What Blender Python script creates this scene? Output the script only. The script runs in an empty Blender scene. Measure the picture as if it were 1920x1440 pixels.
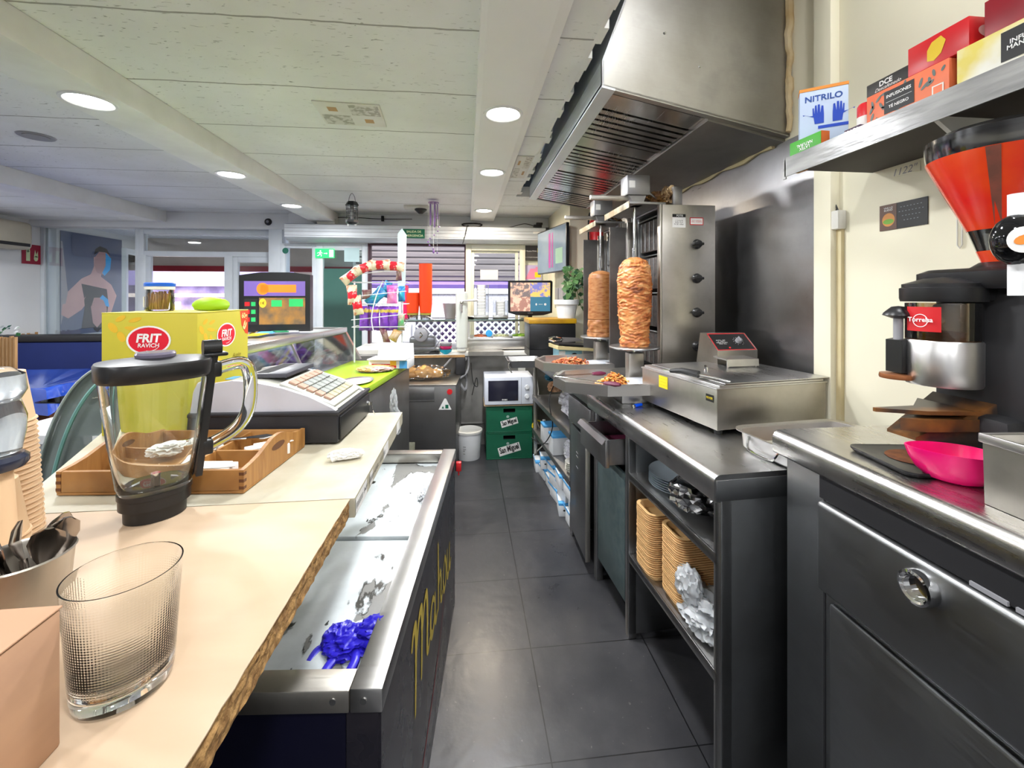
import bpy, bmesh, math, random
from mathutils import Vector, Matrix, noise
C = bpy.context.scene.collection
SC = bpy.context.scene
rnd = random.Random(7)
R = math.radians
# ---------------------------------------------------------------- camera, sky, sun, exposure
CH, CF, CY, YAW = 1.42, 800.0, 555.0, R(6.07)
cam_d = bpy.data.cameras.new('camera'); cam = bpy.data.objects.new('camera', cam_d); C.objects.link(cam)
cam.location = (0, 0, CH); cam.rotation_euler = (R(90), 0, -YAW)
cam_d.sensor_width = 36; cam_d.lens = CF/1920*36; cam_d.shift_y = -(720-CY)/1920; cam_d.clip_start = .02; cam_d.clip_end = 200
SC.camera = cam
SC.view_settings.view_transform = 'Standard'; SC.view_settings.look = 'None'
SC.view_settings.gamma = 1; SC.view_settings.use_curve_mapping = False; SC.view_settings.exposure = 0.56
W = bpy.data.worlds.new('sky'); SC.world = W; W.use_nodes = True
wn = W.node_tree; bg = wn.nodes['Background']; sk = wn.nodes.new('ShaderNodeTexSky')
sk.sky_type = 'NISHITA'; sk.sun_elevation = R(50); sk.sun_rotation = R(200); sk.sun_disc = False; sk.air_density = 1
wn.links.new(sk.outputs[0], bg.inputs[0]); bg.inputs[1].default_value = .42
sl = bpy.data.lights.new('sun', 'SUN'); sl.energy = 4.5; sl.angle = R(2); sl.color = (1, .96, .9)
so = bpy.data.objects.new('sun', sl); C.objects.link(so); so.rotation_euler = (R(38), 0, R(15))   # lights the facade across the street

def downlight_lamp(x, y, z, watt, col, r=.072):
    l = bpy.data.lights.new('downlight_lamp', 'AREA'); l.shape = 'DISK'; l.size = 2*r; l.energy = watt; l.color = col
    o = bpy.data.objects.new('downlight_lamp', l); C.objects.link(o); o.location = (x, y, z)
    return o

# a pixel of the photograph turned into a point: on height z / on depth plane Y / on side plane X
_s, _c = math.sin(YAW), math.cos(YAW)
def on(px, py, z):
    d = (CH-z)*CF/(py-CY); l = (px-960)*d/CF
    return Vector((l*_c+d*_s, -l*_s+d*_c, z))
def at(px, py, Y):
    r = (px-960)/CF; d = Y/(_c-r*_s)
    return Vector((d*(r*_c+_s), Y, CH-(py-CY)*d/CF))
def ax(px, py, X):
    r = (px-960)/CF; d = X/(r*_c+_s)
    return Vector((X, d*(_c-r*_s), CH-(py-CY)*d/CF))

# ---------------------------------------------------------------- mesh builder
class MB:
    def __init__(s): s.bm = bmesh.new()
    def _set(s, old, mi, M=None):
        new = [f for f in s.bm.faces if f not in old]
        for f in new: f.material_index = mi
        if M is not None:
            vs = {v for f in new for v in f.verts}
            for v in vs: v.co = M @ v.co
        return s
    def box(s, x0, x1, y0, y1, z0, z1, b=0, mi=0, seg=2, M=None):
        old = set(s.bm.faces)
        r = bmesh.ops.create_cube(s.bm, size=1)
        for v in r['verts']:
            v.co = Vector(((x0+x1)/2+v.co.x*(x1-x0), (y0+y1)/2+v.co.y*(y1-y0), (z0+z1)/2+v.co.z*(z1-z0)))
        if b:
            es = list({e for v in r['verts'] for e in v.link_edges})
            bmesh.ops.bevel(s.bm, geom=es, offset=min(b, .49*min(abs(x1-x0), abs(y1-y0), abs(z1-z0))), segments=seg, affect='EDGES', profile=.5)
        return s._set(old, mi, M)
    def ring(s, pts): return [s.bm.verts.new(p) for p in pts]
    def bridge(s, a, b, mi=0, closed=True):
        n = len(a)
        for i in range(n if closed else n-1):
            j = (i+1) % n
            vs = [a[i], a[j], b[j], b[i]]
            u = []
            for v in vs:
                if v not in u: u.append(v)
            if len(u) > 2:
                try: s.bm.faces.new(u).material_index = mi
                except ValueError: pass
    def loft(s, secs, mi=0, cap=(True, True), closed=True):
        rs = [s.ring(p) for p in secs]
        for a, b in zip(rs, rs[1:]): s.bridge(a, b, mi, closed)
        if cap[0] and len(rs[0]) > 2: s.bm.faces.new(list(reversed(rs[0]))).material_index = mi
        if cap[1] and len(rs[-1]) > 2: s.bm.faces.new(rs[-1]).material_index = mi
        return s
    def lathe(s, prof, n=28, c=(0, 0, 0), sx=1, sy=1, mi=0, cap=(False, False), M=None):
        old = set(s.bm.faces); c = Vector(c); rs = []
        for r, z in prof:
            if r <= 1e-6:
                v = s.bm.verts.new(c+Vector((0, 0, z))); rs.append([v]*n)
            else:
                rs.append([s.bm.verts.new(c+Vector((r*sx*math.cos(2*math.pi*i/n), r*sy*math.sin(2*math.pi*i/n), z))) for i in range(n)])
        for a, b in zip(rs, rs[1:]): s.bridge(a, b, mi)
        if cap[0]: s.bm.faces.new(list(reversed(rs[0])))
        if cap[1]: s.bm.faces.new(rs[-1])
        return s._set(old, mi, M)
    def cyl(s, a, b, r0, r1=None, n=16, mi=0):
        a = Vector(a); b = Vector(b); r1 = r0 if r1 is None else r1
        q = (b-a).to_track_quat('Z', 'Y').to_matrix()
        f = lambda c, r: [c+q @ Vector((r*math.cos(2*math.pi*i/n), r*math.sin(2*math.pi*i/n), 0)) for i in range(n)]
        return s.loft([f(a, r0), f(b, r1)], mi)
    def tube(s, pts, r, n=8, mi=0, k=0, rs=None, flat=1):
        pts = [Vector(p) for p in pts]
        if k: pts = curve(pts, k)
        secs = []; up = None
        for i, p in enumerate(pts):
            t = (pts[min(i+1, len(pts)-1)]-pts[max(i-1, 0)])
            if t.length < 1e-9: t = Vector((0, 0, 1))
            t.normalize()
            if up is None: up = Vector((0, 0, 1)) if abs(t.z) < .9 else Vector((1, 0, 0))
            u = t.cross(up)
            if u.length < 1e-6: u = t.orthogonal()
            u.normalize(); up = u.cross(t); up.normalize()
            rr = r if rs is None else rs[min(len(rs)-1, int(i*len(rs)/len(pts)))]
            secs.append([p+u*math.cos(2*math.pi*j/n)*rr+up*math.sin(2*math.pi*j/n)*rr*flat for j in range(n)])
        return s.loft(secs, mi)
    def prism(s, pts, axis, a0, a1, mi=0, M=None):
        old = set(s.bm.faces)
        f = {'x': lambda p, a: (a, p[0], p[1]), 'y': lambda p, a: (p[0], a, p[1]), 'z': lambda p, a: (p[0], p[1], a)}[axis]
        s.loft([[Vector(f(p, a0)) for p in pts], [Vector(f(p, a1)) for p in pts]], mi)
        return s._set(old, mi, M)
    def sph(s, c, r, sub=2, sc=(1, 1, 1), mi=0, M=None):
        old = set(s.bm.faces)
        q = bmesh.ops.create_icosphere(s.bm, subdivisions=sub, radius=r)
        for v in q['verts']: v.co = Vector((v.co.x*sc[0], v.co.y*sc[1], v.co.z*sc[2]))+Vector(c)
        return s._set(old, mi, M)
    def blob(s, c, size, amp=.3, fr=3, sub=4, seed=0, mi=0, M=None, rid=True):
        old = set(s.bm.faces)
        q = bmesh.ops.create_icosphere(s.bm, subdivisions=sub, radius=1)
        for v in q['verts']:
            n = v.co.normalized(); p = n*fr+Vector((seed*7.3, seed*1.7, 0))
            d = noise.noise(p)+.5*noise.noise(p*2.3)+.25*noise.noise(p*5)
            if rid: d = .35-abs(d)*1.6
            w = n*(1+amp*d); v.co = Vector((w.x*size[0], w.y*size[1], max(w.z, -.55)*size[2]))+Vector(c)
        return s._set(old, mi, M)
    def sheet(s, fn, nu, nv, th=0, mi=0):
        g = [[s.bm.verts.new(fn(i/nu, j/nv)) for j in range(nv+1)] for i in range(nu+1)]
        for i in range(nu):
            for j in range(nv): s.bm.faces.new([g[i][j], g[i+1][j], g[i+1][j+1], g[i][j+1]]).material_index = mi
        return s
    def build(s, name, mat, parent=None, loc=(0, 0, 0), rot=(0, 0, 0), ang=38, flatsh=False, solid=0, M=None):
        bm = s.bm
        if M is not None: bmesh.ops.transform(bm, matrix=M, verts=bm.verts)
        bmesh.ops.recalc_face_normals(bm, faces=bm.faces)
        for f in bm.faces: f.smooth = not flatsh
        for e in bm.edges:
            if len(e.link_faces) == 2 and e.calc_face_angle(0) > R(ang): e.smooth = False
        me = bpy.data.meshes.new(name); bm.to_mesh(me); bm.free()
        for m in (mat if isinstance(mat, (list, tuple)) else [mat]): me.materials.append(m)
        o = bpy.data.objects.new(name, me); C.objects.link(o)
        o.location = loc; o.rotation_euler = rot
        if parent is not None: o.parent = parent
        if solid:
            md = o.modifiers.new('solid', 'SOLIDIFY'); md.thickness = solid; md.offset = 0
        return o
def curve(pts, k):
    out = []
    for i in range(len(pts)-1):
        p0 = pts[max(i-1, 0)]; p1 = pts[i]; p2 = pts[i+1]; p3 = pts[min(i+2, len(pts)-1)]
        for j in range(k):
            t = j/k
            out.append(.5*((2*p1)+(p2-p0)*t+(2*p0-5*p1+4*p2-p3)*t*t+(3*p1-p0-3*p2+p3)*t**3))
    return out+[pts[-1]]
def tag(o, label=None, cat=None, group=None, kind=None):
    if label: o['label'] = label
    if cat: o['category'] = cat
    if group: o['group'] = group
    if kind: o['kind'] = kind
    return o
def thing(name, label, cat, loc=(0, 0, 0), rz=0, group=None):
    o = bpy.data.objects.new(name, None); C.objects.link(o); o.empty_display_size = .05
    o.location = loc; o.rotation_euler = (0, 0, rz)
    return tag(o, label, cat, group)
def st(name, mb, m, label=None, **k):
    o = mb.build(name, m, **k); o['kind'] = 'structure'
    if label: o['label'] = label
    return o
def copy_tree(o, parent=None):
    c = o.copy(); C.objects.link(c)
    if parent is not None: c.parent = parent
    for ch in list(o.children): copy_tree(ch, c)
    return c
def frame(o, u, v, parent_matrix=None):
    o = Vector(o); u = Vector(u).normalized(); n = u.cross(Vector(v)).normalized(); v = n.cross(u)
    return Matrix(((u.x, v.x, n.x, o.x), (u.y, v.y, n.y, o.y), (u.z, v.z, n.z, o.z), (0, 0, 0, 1)))
def text(body, mat, parent, F, x, y, w=None, h=.02, name='lettering', bold=0, shear=0, off=.0006, align='CENTER', th=.0002, sy=1):
    """flat letters: centre x,y in frame F, width w or cap height h"""
    cu = bpy.data.curves.new('t', 'FONT'); cu.body = body; cu.align_x = align; cu.align_y = 'CENTER'; cu.size = 1
    cu.offset = bold; cu.shear = shear; cu.extrude = 0; cu.resolution_u = 3; cu.space_line = .85
    o = bpy.data.objects.new('t', cu); C.objects.link(o)
    dg = bpy.context.evaluated_depsgraph_get(); me = bpy.data.meshes.new_from_object(o.evaluated_get(dg))
    bpy.data.objects.remove(o)
    xs = [v.co.x for v in me.vertices]; ys = [v.co.y for v in me.vertices]
    if not xs: return None
    cx = (min(xs)+max(xs))/2 if align == 'CENTER' else min(xs); cy = (min(ys)+max(ys))/2
    k = (w/(max(xs)-min(xs))) if w else h/(max(ys)-min(ys))
    ky = h/(max(ys)-min(ys)) if (w and h and sy == 0) else k*(sy or 1)
    for v in me.vertices: v.co = F @ Vector(((v.co.x-cx)*k+x, (v.co.y-cy)*ky+y, off))
    me.name = name; me.materials.clear(); me.materials.append(mat)
    ob = bpy.data.objects.new(name, me); C.objects.link(ob); ob.parent = parent
    return ob
def flat(name, polys, mat, parent, F, off=.0004, th=.0):
    """flat print: polygons (or (polygon, material index)) in frame F"""
    mb = MB()
    for p in polys:
        mi = 0
        if isinstance(p, tuple) and isinstance(p[1], int): p, mi = p
        a = [F @ Vector((q[0], q[1], off+mi*.00012)) for q in p]
        vs = mb.ring(a)
        try: mb.bm.faces.new(vs).material_index = mi
        except ValueError: pass
    me = bpy.data.meshes.new(name); mb.bm.to_mesh(me); mb.bm.free()
    for m in (mat if isinstance(mat, (list, tuple)) else [mat]): me.materials.append(m)
    o = bpy.data.objects.new(name, me); C.objects.link(o)
    if parent is not None: o.parent = parent
    return o
def each(name, boxes, m, par, b=.003):
    return [MB().box(*q, b).build(name, m, par) for q in boxes]
def ell(cx, cy, a, b, n=28, r=0): return [(cx+a*math.cos(t)*math.cos(r)-b*math.sin(t)*math.sin(r), cy+a*math.cos(t)*math.sin(r)+b*math.sin(t)*math.cos(r)) for t in [2*math.pi*i/n for i in range(n)]]
def rc(x0, x1, y0, y1): return [(x0, y0), (x1, y0), (x1, y1), (x0, y1)]

# ---------------------------------------------------------------- materials
def new(name):
    m = bpy.data.materials.new(name); m.use_nodes = True
    return m, m.node_tree, m.node_tree.nodes['Principled BSDF']
def N(t, typ, **k):
    n = t.nodes.new(typ)
    for a, v in k.items():
        if a.startswith('i_'): n.inputs[a[2:].replace('_', ' ')].default_value = v
        else: setattr(n, a, v)
    return n
def coords(t, sc=(1, 1, 1), rot=(0, 0, 0)):
    tc = N(t, 'ShaderNodeTexCoord'); mp = N(t, 'ShaderNodeMapping'); mp.inputs['Scale'].default_value = sc; mp.inputs['Rotation'].default_value = rot
    t.links.new(tc.outputs['Object'], mp.inputs['Vector']); return mp.outputs[0]
def ramp(t, fac, stops):
    r = N(t, 'ShaderNodeValToRGB'); e = r.color_ramp.elements
    while len(e) < len(stops): e.new(.5)
    for x, (p, c) in zip(e, stops): x.position = p; x.color = (*c, 1) if len(c) == 3 else c
    t.links.new(fac, r.inputs[0]); return r.outputs[0]
def mat(name, col, rough=.5, metal=0, col2=None, ns=6, st_=(1, 1, 1), lo=.35, hi=.65, bump=0, bs=40, rr=0, trans=0, ior=1.45, emis=0, ecol=None, alpha=1, coat=0, spec=.5, sss=0, det=4):
    m, t, b = new(name); L = t.links.new
    b.inputs['Base Color'].default_value = (*col, 1); b.inputs['Roughness'].default_value = rough; b.inputs['Metallic'].default_value = metal
    b.inputs['IOR'].default_value = ior; b.inputs['Specular IOR Level'].default_value = spec
    if trans: b.inputs['Transmission Weight'].default_value = trans
    if alpha < 1: b.inputs['Alpha'].default_value = alpha
    if coat: b.inputs['Coat Weight'].default_value = coat; b.inputs['Coat Roughness'].default_value = .1
    if sss: b.inputs['Subsurface Weight'].default_value = sss; b.inputs['Subsurface Radius'].default_value = (.01, .006, .004)
    if emis: b.inputs['Emission Color'].default_value = (*(ecol or col), 1); b.inputs['Emission Strength'].default_value = emis
    v = coords(t, st_)
    n = N(t, 'ShaderNodeTexNoise', i_Scale=ns, i_Detail=det); L(v, n.inputs['Vector'])
    c2 = col2 or tuple(min(1, c*.9) for c in col)
    L(ramp(t, n.outputs['Fac'], [(lo, col), (hi, c2)]), b.inputs['Base Color'])
    if rr:
        mr = N(t, 'ShaderNodeMapRange'); mr.inputs['To Min'].default_value = max(0, rough-rr); mr.inputs['To Max'].default_value = min(1, rough+rr)
        L(n.outputs['Fac'], mr.inputs['Value']); L(mr.outputs[0], b.inputs['Roughness'])
    if bump:
        n2 = N(t, 'ShaderNodeTexNoise', i_Scale=bs, i_Detail=3); L(v, n2.inputs['Vector'])
        bp = N(t, 'ShaderNodeBump', i_Strength=bump, i_Distance=.004); L(n2.outputs['Fac'], bp.inputs['Height']); L(bp.outputs[0], b.inputs['Normal'])
    return m
def pane(name, tint=(1, 1, 1), gl=.04, rough=.02, ior=1.5, fm=1.0):
    m, t, b = new(name); t.nodes.remove(b); L = t.links.new
    tr = N(t, 'ShaderNodeBsdfTransparent'); tr.inputs[0].default_value = (*tint, 1)
    g = N(t, 'ShaderNodeBsdfGlossy'); g.inputs['Roughness'].default_value = rough
    f = N(t, 'ShaderNodeFresnel', i_IOR=ior); mx = N(t, 'ShaderNodeMixShader')
    mu = N(t, 'ShaderNodeMath', operation='MULTIPLY'); mu.inputs[1].default_value = fm; L(f.outputs[0], mu.inputs[0])
    L(mu.outputs[0], mx.inputs[0]); L(tr.outputs[0], mx.inputs[1]); L(g.outputs[0], mx.inputs[2]); L(mx.outputs[0], t.nodes['Material Output'].inputs[0])
    return m
def steel(name, col=(.62, .61, .6), rough=.3, dirt=.0, dir_=(1, 40, 1), dcol=(.2, .18, .15)):
    m, t, b = new(name); L = t.links.new
    b.inputs['Metallic'].default_value = 1; b.inputs['Roughness'].default_value = rough
    v = coords(t, dir_); n = N(t, 'ShaderNodeTexNoise', i_Scale=9, i_Detail=5); L(v, n.inputs['Vector'])
    mr = N(t, 'ShaderNodeMapRange'); mr.inputs['To Min'].default_value = rough-.07; mr.inputs['To Max'].default_value = rough+.1
    L(n.outputs['Fac'], mr.inputs['Value'])
    v2 = coords(t); n2 = N(t, 'ShaderNodeTexNoise', i_Scale=3.5, i_Detail=8, i_Roughness=.65); L(v2, n2.inputs['Vector'])
    ad = N(t, 'ShaderNodeMath', operation='MULTIPLY_ADD'); ad.inputs[1].default_value = .22; L(n2.outputs['Fac'], ad.inputs[0]); L(mr.outputs[0], ad.inputs[2])
    sb = N(t, 'ShaderNodeMath', operation='SUBTRACT'); sb.inputs[1].default_value = .09; L(ad.outputs[0], sb.inputs[0]); L(sb.outputs[0], b.inputs['Roughness'])
    c1 = tuple(c*.8 for c in col); cd = tuple(c*(1-dirt)+d*dirt for c, d in zip(col, dcol))
    L(ramp(t, n2.outputs['Fac'], [(.3, cd), (.55, col), (.8, c1)]), b.inputs['Base Color'])
    bp = N(t, 'ShaderNodeBump', i_Strength=.015, i_Distance=.001); L(n.outputs['Fac'], bp.inputs['Height']); L(bp.outputs[0], b.inputs['Normal'])
    return m
def wood(name, c1, c2, sc=(1, 8, 1), ns=6, rough=.45):
    m, t, b = new(name); L = t.links.new
    v = coords(t, sc); n = N(t, 'ShaderNodeTexNoise', i_Scale=ns, i_Detail=6, i_Distortion=1.2); L(v, n.inputs['Vector'])
    L(ramp(t, n.outputs['Fac'], [(.3, c1), (.7, c2)]), b.inputs['Base Color']); b.inputs['Roughness'].default_value = rough
    return m
class Mx: pass
m_ = Mx()
m_.steel = steel('brushed_steel'); m_.steel2 = steel('worn_steel', (.42, .42, .42), .34, .5); m_.steeld = steel('dark_steel', (.29, .3, .31), .34, .3, dir_=(1, 1, 30))
m_.steelt = steel('worktop_steel', (.6, .6, .6), .27, .35, dir_=(14, 1, 14)); m_.steelp = steel('panel_steel', (.36, .36, .37), .36, .5)
m_.steelw = steel('warm_steel', (.5, .475, .43), .32, .4)
m_.chrome = mat('chrome', (.8, .8, .8), .08, 1); m_.black = mat('black_plastic', (.012, .012, .013), .35); m_.blackm = mat('matt_black', (.02, .02, .022), .6, bump=.1)
m_.white = mat('white_plastic', (.78, .79, .8), .35); m_.offw = mat('off_white', (.72, .71, .66), .5, col2=(.66, .64, .58)); m_.grey = mat('grey_plastic', (.3, .3, .32), .45)
m_.frame = mat('white_window_frame', (.6, .64, .68), .45, col2=(.55, .59, .62)); m_.cream = mat('cream_frame', (.72, .71, .58), .5)
m_.red = mat('red', (.62, .02, .025), .35); m_.dkred = mat('dark_red', (.28, .01, .02), .4); m_.green = mat('sign_green', (.01, .2, .08), .5); m_.blue = mat('blue', (.01, .07, .6), .35)
m_.wood = wood('pine', (.42, .21, .06), (.27, .115, .028)); m_.card = mat('cardboard', (.46, .27, .16), .8, col2=(.4, .23, .14), bump=.1, bs=15, st_=(1, 1, 4))
m_.glass = mat('clear_glass', (.97, 1, .985), .0, trans=1, ior=1.45, col2=(.95, .99, .97)); m_.pane = pane('window_pane', (.95, .98, .98))
m_.plastic = pane('clear_plastic', (.86, .88, .9), rough=.12, fm=2.2); m_.paper = mat('paper', (.8, .79, .76), .8, col2=(.72, .71, .69), ns=20)
m_.yel = mat('yellow', (.8, .62, .01), .5); m_.dark = mat('dark_interior', (.008, .008, .01), .8); m_.cable = mat('black_cable', (.015, .015, .015), .5)
m_.wtext = mat('white_print', (.85, .85, .83), .5); m_.btext = mat('black_print', (.01, .01, .01), .5); m_.rub = mat('black_rubber', (.01, .01, .01), .55)
# ---------------------------------------------------------------- the room
def lines(t, out, s, p, w, jit=None):
    a = N(t, 'ShaderNodeMath', operation='SUBTRACT'); t.links.new(out, a.inputs[0]); a.inputs[1].default_value = p-s/2
    if jit is not None:
        a2 = N(t, 'ShaderNodeMath', operation='ADD'); t.links.new(a.outputs[0], a2.inputs[0]); t.links.new(jit, a2.inputs[1]); a = a2
    b = N(t, 'ShaderNodeMath', operation='FLOORED_MODULO'); t.links.new(a.outputs[0], b.inputs[0]); b.inputs[1].default_value = s
    c = N(t, 'ShaderNodeMath', operation='SUBTRACT'); t.links.new(b.outputs[0], c.inputs[0]); c.inputs[1].default_value = s/2
    d = N(t, 'ShaderNodeMath', operation='ABSOLUTE'); t.links.new(c.outputs[0], d.inputs[0])
    e = N(t, 'ShaderNodeMath', operation='LESS_THAN'); t.links.new(d.outputs[0], e.inputs[0]); e.inputs[1].default_value = w
    return e.outputs[0]
def mul(t, a, k, op='MULTIPLY'):
    n = N(t, 'ShaderNodeMath', operation=op); t.links.new(a, n.inputs[0])
    if isinstance(k, (int, float)): n.inputs[1].default_value = k
    else: t.links.new(k, n.inputs[1])
    return n.outputs[0]
def mixc(t, fac, a, b):
    n = N(t, 'ShaderNodeMix', data_type='RGBA'); L = t.links.new
    if isinstance(fac, (int, float)): n.inputs[0].default_value = fac
    else: L(fac, n.inputs[0])
    for i, q in ((6, a), (7, b)):
        if isinstance(q, tuple): n.inputs[i].default_value = (*q, 1)
        else: L(q, n.inputs[i])
    return n.outputs[2]
def floor_mat():
    m, t, b = new('dark_vinyl_tiles'); L = t.links.new
    v = coords(t); sp = N(t, 'ShaderNodeSeparateXYZ'); L(v, sp.inputs[0])
    lx = lines(t, sp.outputs[0], .47, .257, .0022); ly = lines(t, sp.outputs[1], .4245, 1.278, .0018)
    mx = mul(t, lx, ly, 'MAXIMUM')
    n = N(t, 'ShaderNodeTexNoise', i_Scale=3.2, i_Detail=10, i_Roughness=.7); L(v, n.inputs['Vector'])
    base = ramp(t, n.outputs['Fac'], [(.25, (.03, .03, .034)), (.5, (.042, .042, .046)), (.8, (.064, .062, .065))])
    vo = N(t, 'ShaderNodeTexNoise', i_Scale=70, i_Detail=2); L(v, vo.inputs['Vector'])
    base = mixc(t, ramp(t, vo.outputs['Fac'], [(.71, (0, 0, 0)), (.76, (.5, .5, .5))]), base, (.2, .19, .18))
    L(mixc(t, mx, base, (.006, .006, .007)), b.inputs['Base Color'])
    L(ramp(t, n.outputs['Fac'], [(.2, (.24,)*3), (.5, (.31,)*3), (.8, (.4,)*3)]), b.inputs['Roughness'])
    n3 = N(t, 'ShaderNodeTexNoise', i_Scale=16, i_Detail=5); L(v, n3.inputs['Vector'])
    bp = N(t, 'ShaderNodeBump', i_Strength=.22, i_Distance=.006); L(n3.outputs['Fac'], bp.inputs['Height']); L(bp.outputs[0], b.inputs['Normal'])
    return m
def ceil_mat():
    m, t, b = new('fissured_ceiling_boards'); L = t.links.new
    v = coords(t); sp = N(t, 'ShaderNodeSeparateXYZ'); L(v, sp.inputs[0])
    jn = N(t, 'ShaderNodeTexNoise', i_Scale=5, i_Detail=4); L(v, jn.inputs['Vector'])
    j = mul(t, mul(t, jn.outputs['Fac'], .5, 'SUBTRACT'), .03)
    ly = lines(t, sp.outputs[1], .46, 1.44, .0042, j); n0 = N(t, 'ShaderNodeTexNoise', i_Scale=2.4, i_Detail=6); L(v, n0.inputs['Vector'])
    base = ramp(t, n0.outputs['Fac'], [(.3, (.74, .745, .73)), (.7, (.84, .85, .86))])
    v2 = coords(t, (22, 85, 60)); f = N(t, 'ShaderNodeTexNoise', i_Scale=1.25, i_Detail=1, i_Distortion=.9); L(v2, f.inputs['Vector'])
    f2 = N(t, 'ShaderNodeTexNoise', i_Scale=1.1, i_Detail=3); L(v, f2.inputs['Vector'])
    fis = mul(t, ramp(t, f.outputs['Fac'], [(.69, (0,)*3), (.73, (1,)*3)]), ramp(t, f2.outputs['Fac'], [(.42, (.15,)*3), (.6, (1,)*3)]))
    L(mixc(t, mul(t, ly, .8), mixc(t, mul(t, fis, .75), base, (.2, .2, .19)), (.24, .235, .22)), b.inputs['Base Color']); b.inputs['Roughness'].default_value = .9
    bp = N(t, 'ShaderNodeBump', i_Strength=.5, i_Distance=.004); bp.invert = True; L(mul(t, fis, ly, 'ADD'), bp.inputs['Height'])
    n4 = N(t, 'ShaderNodeTexNoise', i_Scale=9, i_Detail=6); L(v, n4.inputs['Vector'])
    b2 = N(t, 'ShaderNodeBump', i_Strength=.35, i_Distance=.006); L(n4.outputs['Fac'], b2.inputs['Height']); L(bp.outputs[0], b2.inputs['Normal']); L(b2.outputs[0], b.inputs['Normal'])
    return m
M_ceil = ceil_mat()
m_.beam = mat('painted_beam', (.82, .82, .81), .8, col2=(.74, .735, .72), ns=5, det=9, bump=.25, bs=22)
m_.strip = mat('smooth_white_board', (.84, .835, .83), .55, col2=(.8, .79, .78), ns=2)
m_.wall = mat('cream_wall', (.84, .8, .63), .7, col2=(.78, .74, .58), ns=1.6, det=8, bump=.06)
m_.wallw = mat('white_wall', (.75, .76, .77), .8, col2=(.7, .71, .72), ns=2)
m_.dirty = mat('dirty_grey_wall', (.34, .33, .31), .45, col2=(.12, .115, .11), ns=2.6, det=10, lo=.35, hi=.7, metal=.35)
st('floor', MB().box(-4.6, 1.6, -2.7, 5.05, -.1, 0), floor_mat())
st('ceiling', MB().box(-3.15, .44, -2.7, 4.95, 2.31, 2.4), M_ceil)
st('ceiling', MB().box(.44, 1.5, 3.79, 4.95, 2.31, 2.4), M_ceil)
st('ceiling', MB().box(-4.6, -3.15, -2.7, 5.05, 2.2, 2.4), M_ceil)
st('wall_leak_stop', MB().box(.3, .33, -2.7, 4.95, 2.4, 2.95).box(.33, 1.6, 4.8, 4.95, 2.4, 2.95), mat('cavity_shade', (.1, .1, .11), .9))  # added to stop sky light leaking in; dark colour stands in for shade
st('ceiling', MB().box(.3, 1.6, -2.7, 1.7, 2.95, 3.0).box(.3, 1.6, 1.7, 4.95, 2.95, 3.0), m_.wallw)
st('trim_1', MB().box(-1.62, -1.38, -2.7, 4.8, 2.2, 2.31, .006), m_.beam)
# plaster duct beam over the left room, its face standing out a little
st('trim_2', MB().box(-3.4, -3.14, -2.7, 4.72, 2.185, 2.31, .006), m_.beam)
st('trim_3', MB().box(.042, .30, -2.7, 4.74, 2.25, 2.31, .003).box(.062, .265, -2.7, 4.7, 2.246, 2.26), m_.strip)
# broken ceiling edge next to the hood
mb = MB(); ys = [1.2+i*.09 for i in range(29)]
for a, b2 in zip(ys, ys[1:]): mb.box(.425, .45+rnd.uniform(0, .035), a, b2, 2.312, 2.345)
st('trim_4', mb, m_.beam)
st('wall_right', MB().box(1.4, 1.55, -2.7, 3.79, 0, 3), m_.wall)
st('wall_right', MB().box(.93, 1.4, 3.79, 5.0, 0, 2.31), m_.wall)
st('wall_left', MB().box(-4.6, -4.45, -2.7, 5.0, 0, 2.2), m_.wallw)
st('wall_near', MB().box(-4.6, 1.55, -2.85, -2.7, 0, 3), m_.wallw)
st('wall_back', MB().box(-1.1, .93, 4.1, 4.22, 0, .86), m_.dirty)
st('wall_back', MB().box(-1.9, .93, 4.8, 4.95, 1.99, 2.31, .004), m_.wallw)
st('wall_back', MB().box(-4.45, -1.9, 4.86, 5.05, 2.14, 2.31, .004), m_.wallw)
st('trim_5', MB().box(-.24, .93, 3.98, 4.85, .862, .9, .006).box(-1.1, -.24, 4.22, 4.95, .862, .9), m_.offw)
st('wall_back', MB().box(-1.1, .93, 4.8, 4.95, 0, .862), m_.wallw)
st('baseboard_back', MB().box(-.2, .3, 4.085, 4.1, .0, .14, .003).box(-.2, .3, 4.08, 4.1, .2, .215, .003), m_.dirty)
# pilaster and steel sheet on the right wall
st('trim_6', MB().box(1.362, 1.4, 1.47, 1.55, 0, 2.9, .003), m_.wall)
st('trim_7', MB().box(1.392, 1.4, 1.55, 3.79, .9, 2.1), steel('wall_cladding_steel', (.33, .33, .34), .3, .4, dir_=(1, 1, 12)))

# windows and doors of the back wall
def frame_rect(name, x0, x1, z0, z1, y, w, d, mtl, bars=(), pane_m=None, label=None):
    mb = MB()
    mb.box(x0, x0+w, y-d/2, y+d/2, z0, z1, .003).box(x1-w, x1, y-d/2, y+d/2, z0, z1, .003)
    mb.box(x0+w, x1-w, y-d/2, y+d/2, z1-w, z1, .003).box(x0+w, x1-w, y-d/2, y+d/2, z0, z0+w, .003)
    o = st(name, mb, mtl, label)
    if pane_m: MB().box(x0+w-.002, x1-w+.002, y-.003, y+.003, z0+w-.002, z1-w+.002).build('glass_pane', pane_m, o)
    return o
st('window_1', MB().box(-1.075, -1.05, 4.8, 4.9, .9, 2.0, .003).box(-1.05, -.02, 4.8, 4.9, 1.975, 2.0, .003).box(-.025, 0, 4.8, 4.9, .9, 2.0, .003), mat('maroon_frame', (.05, .01, .02), .5))
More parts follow.
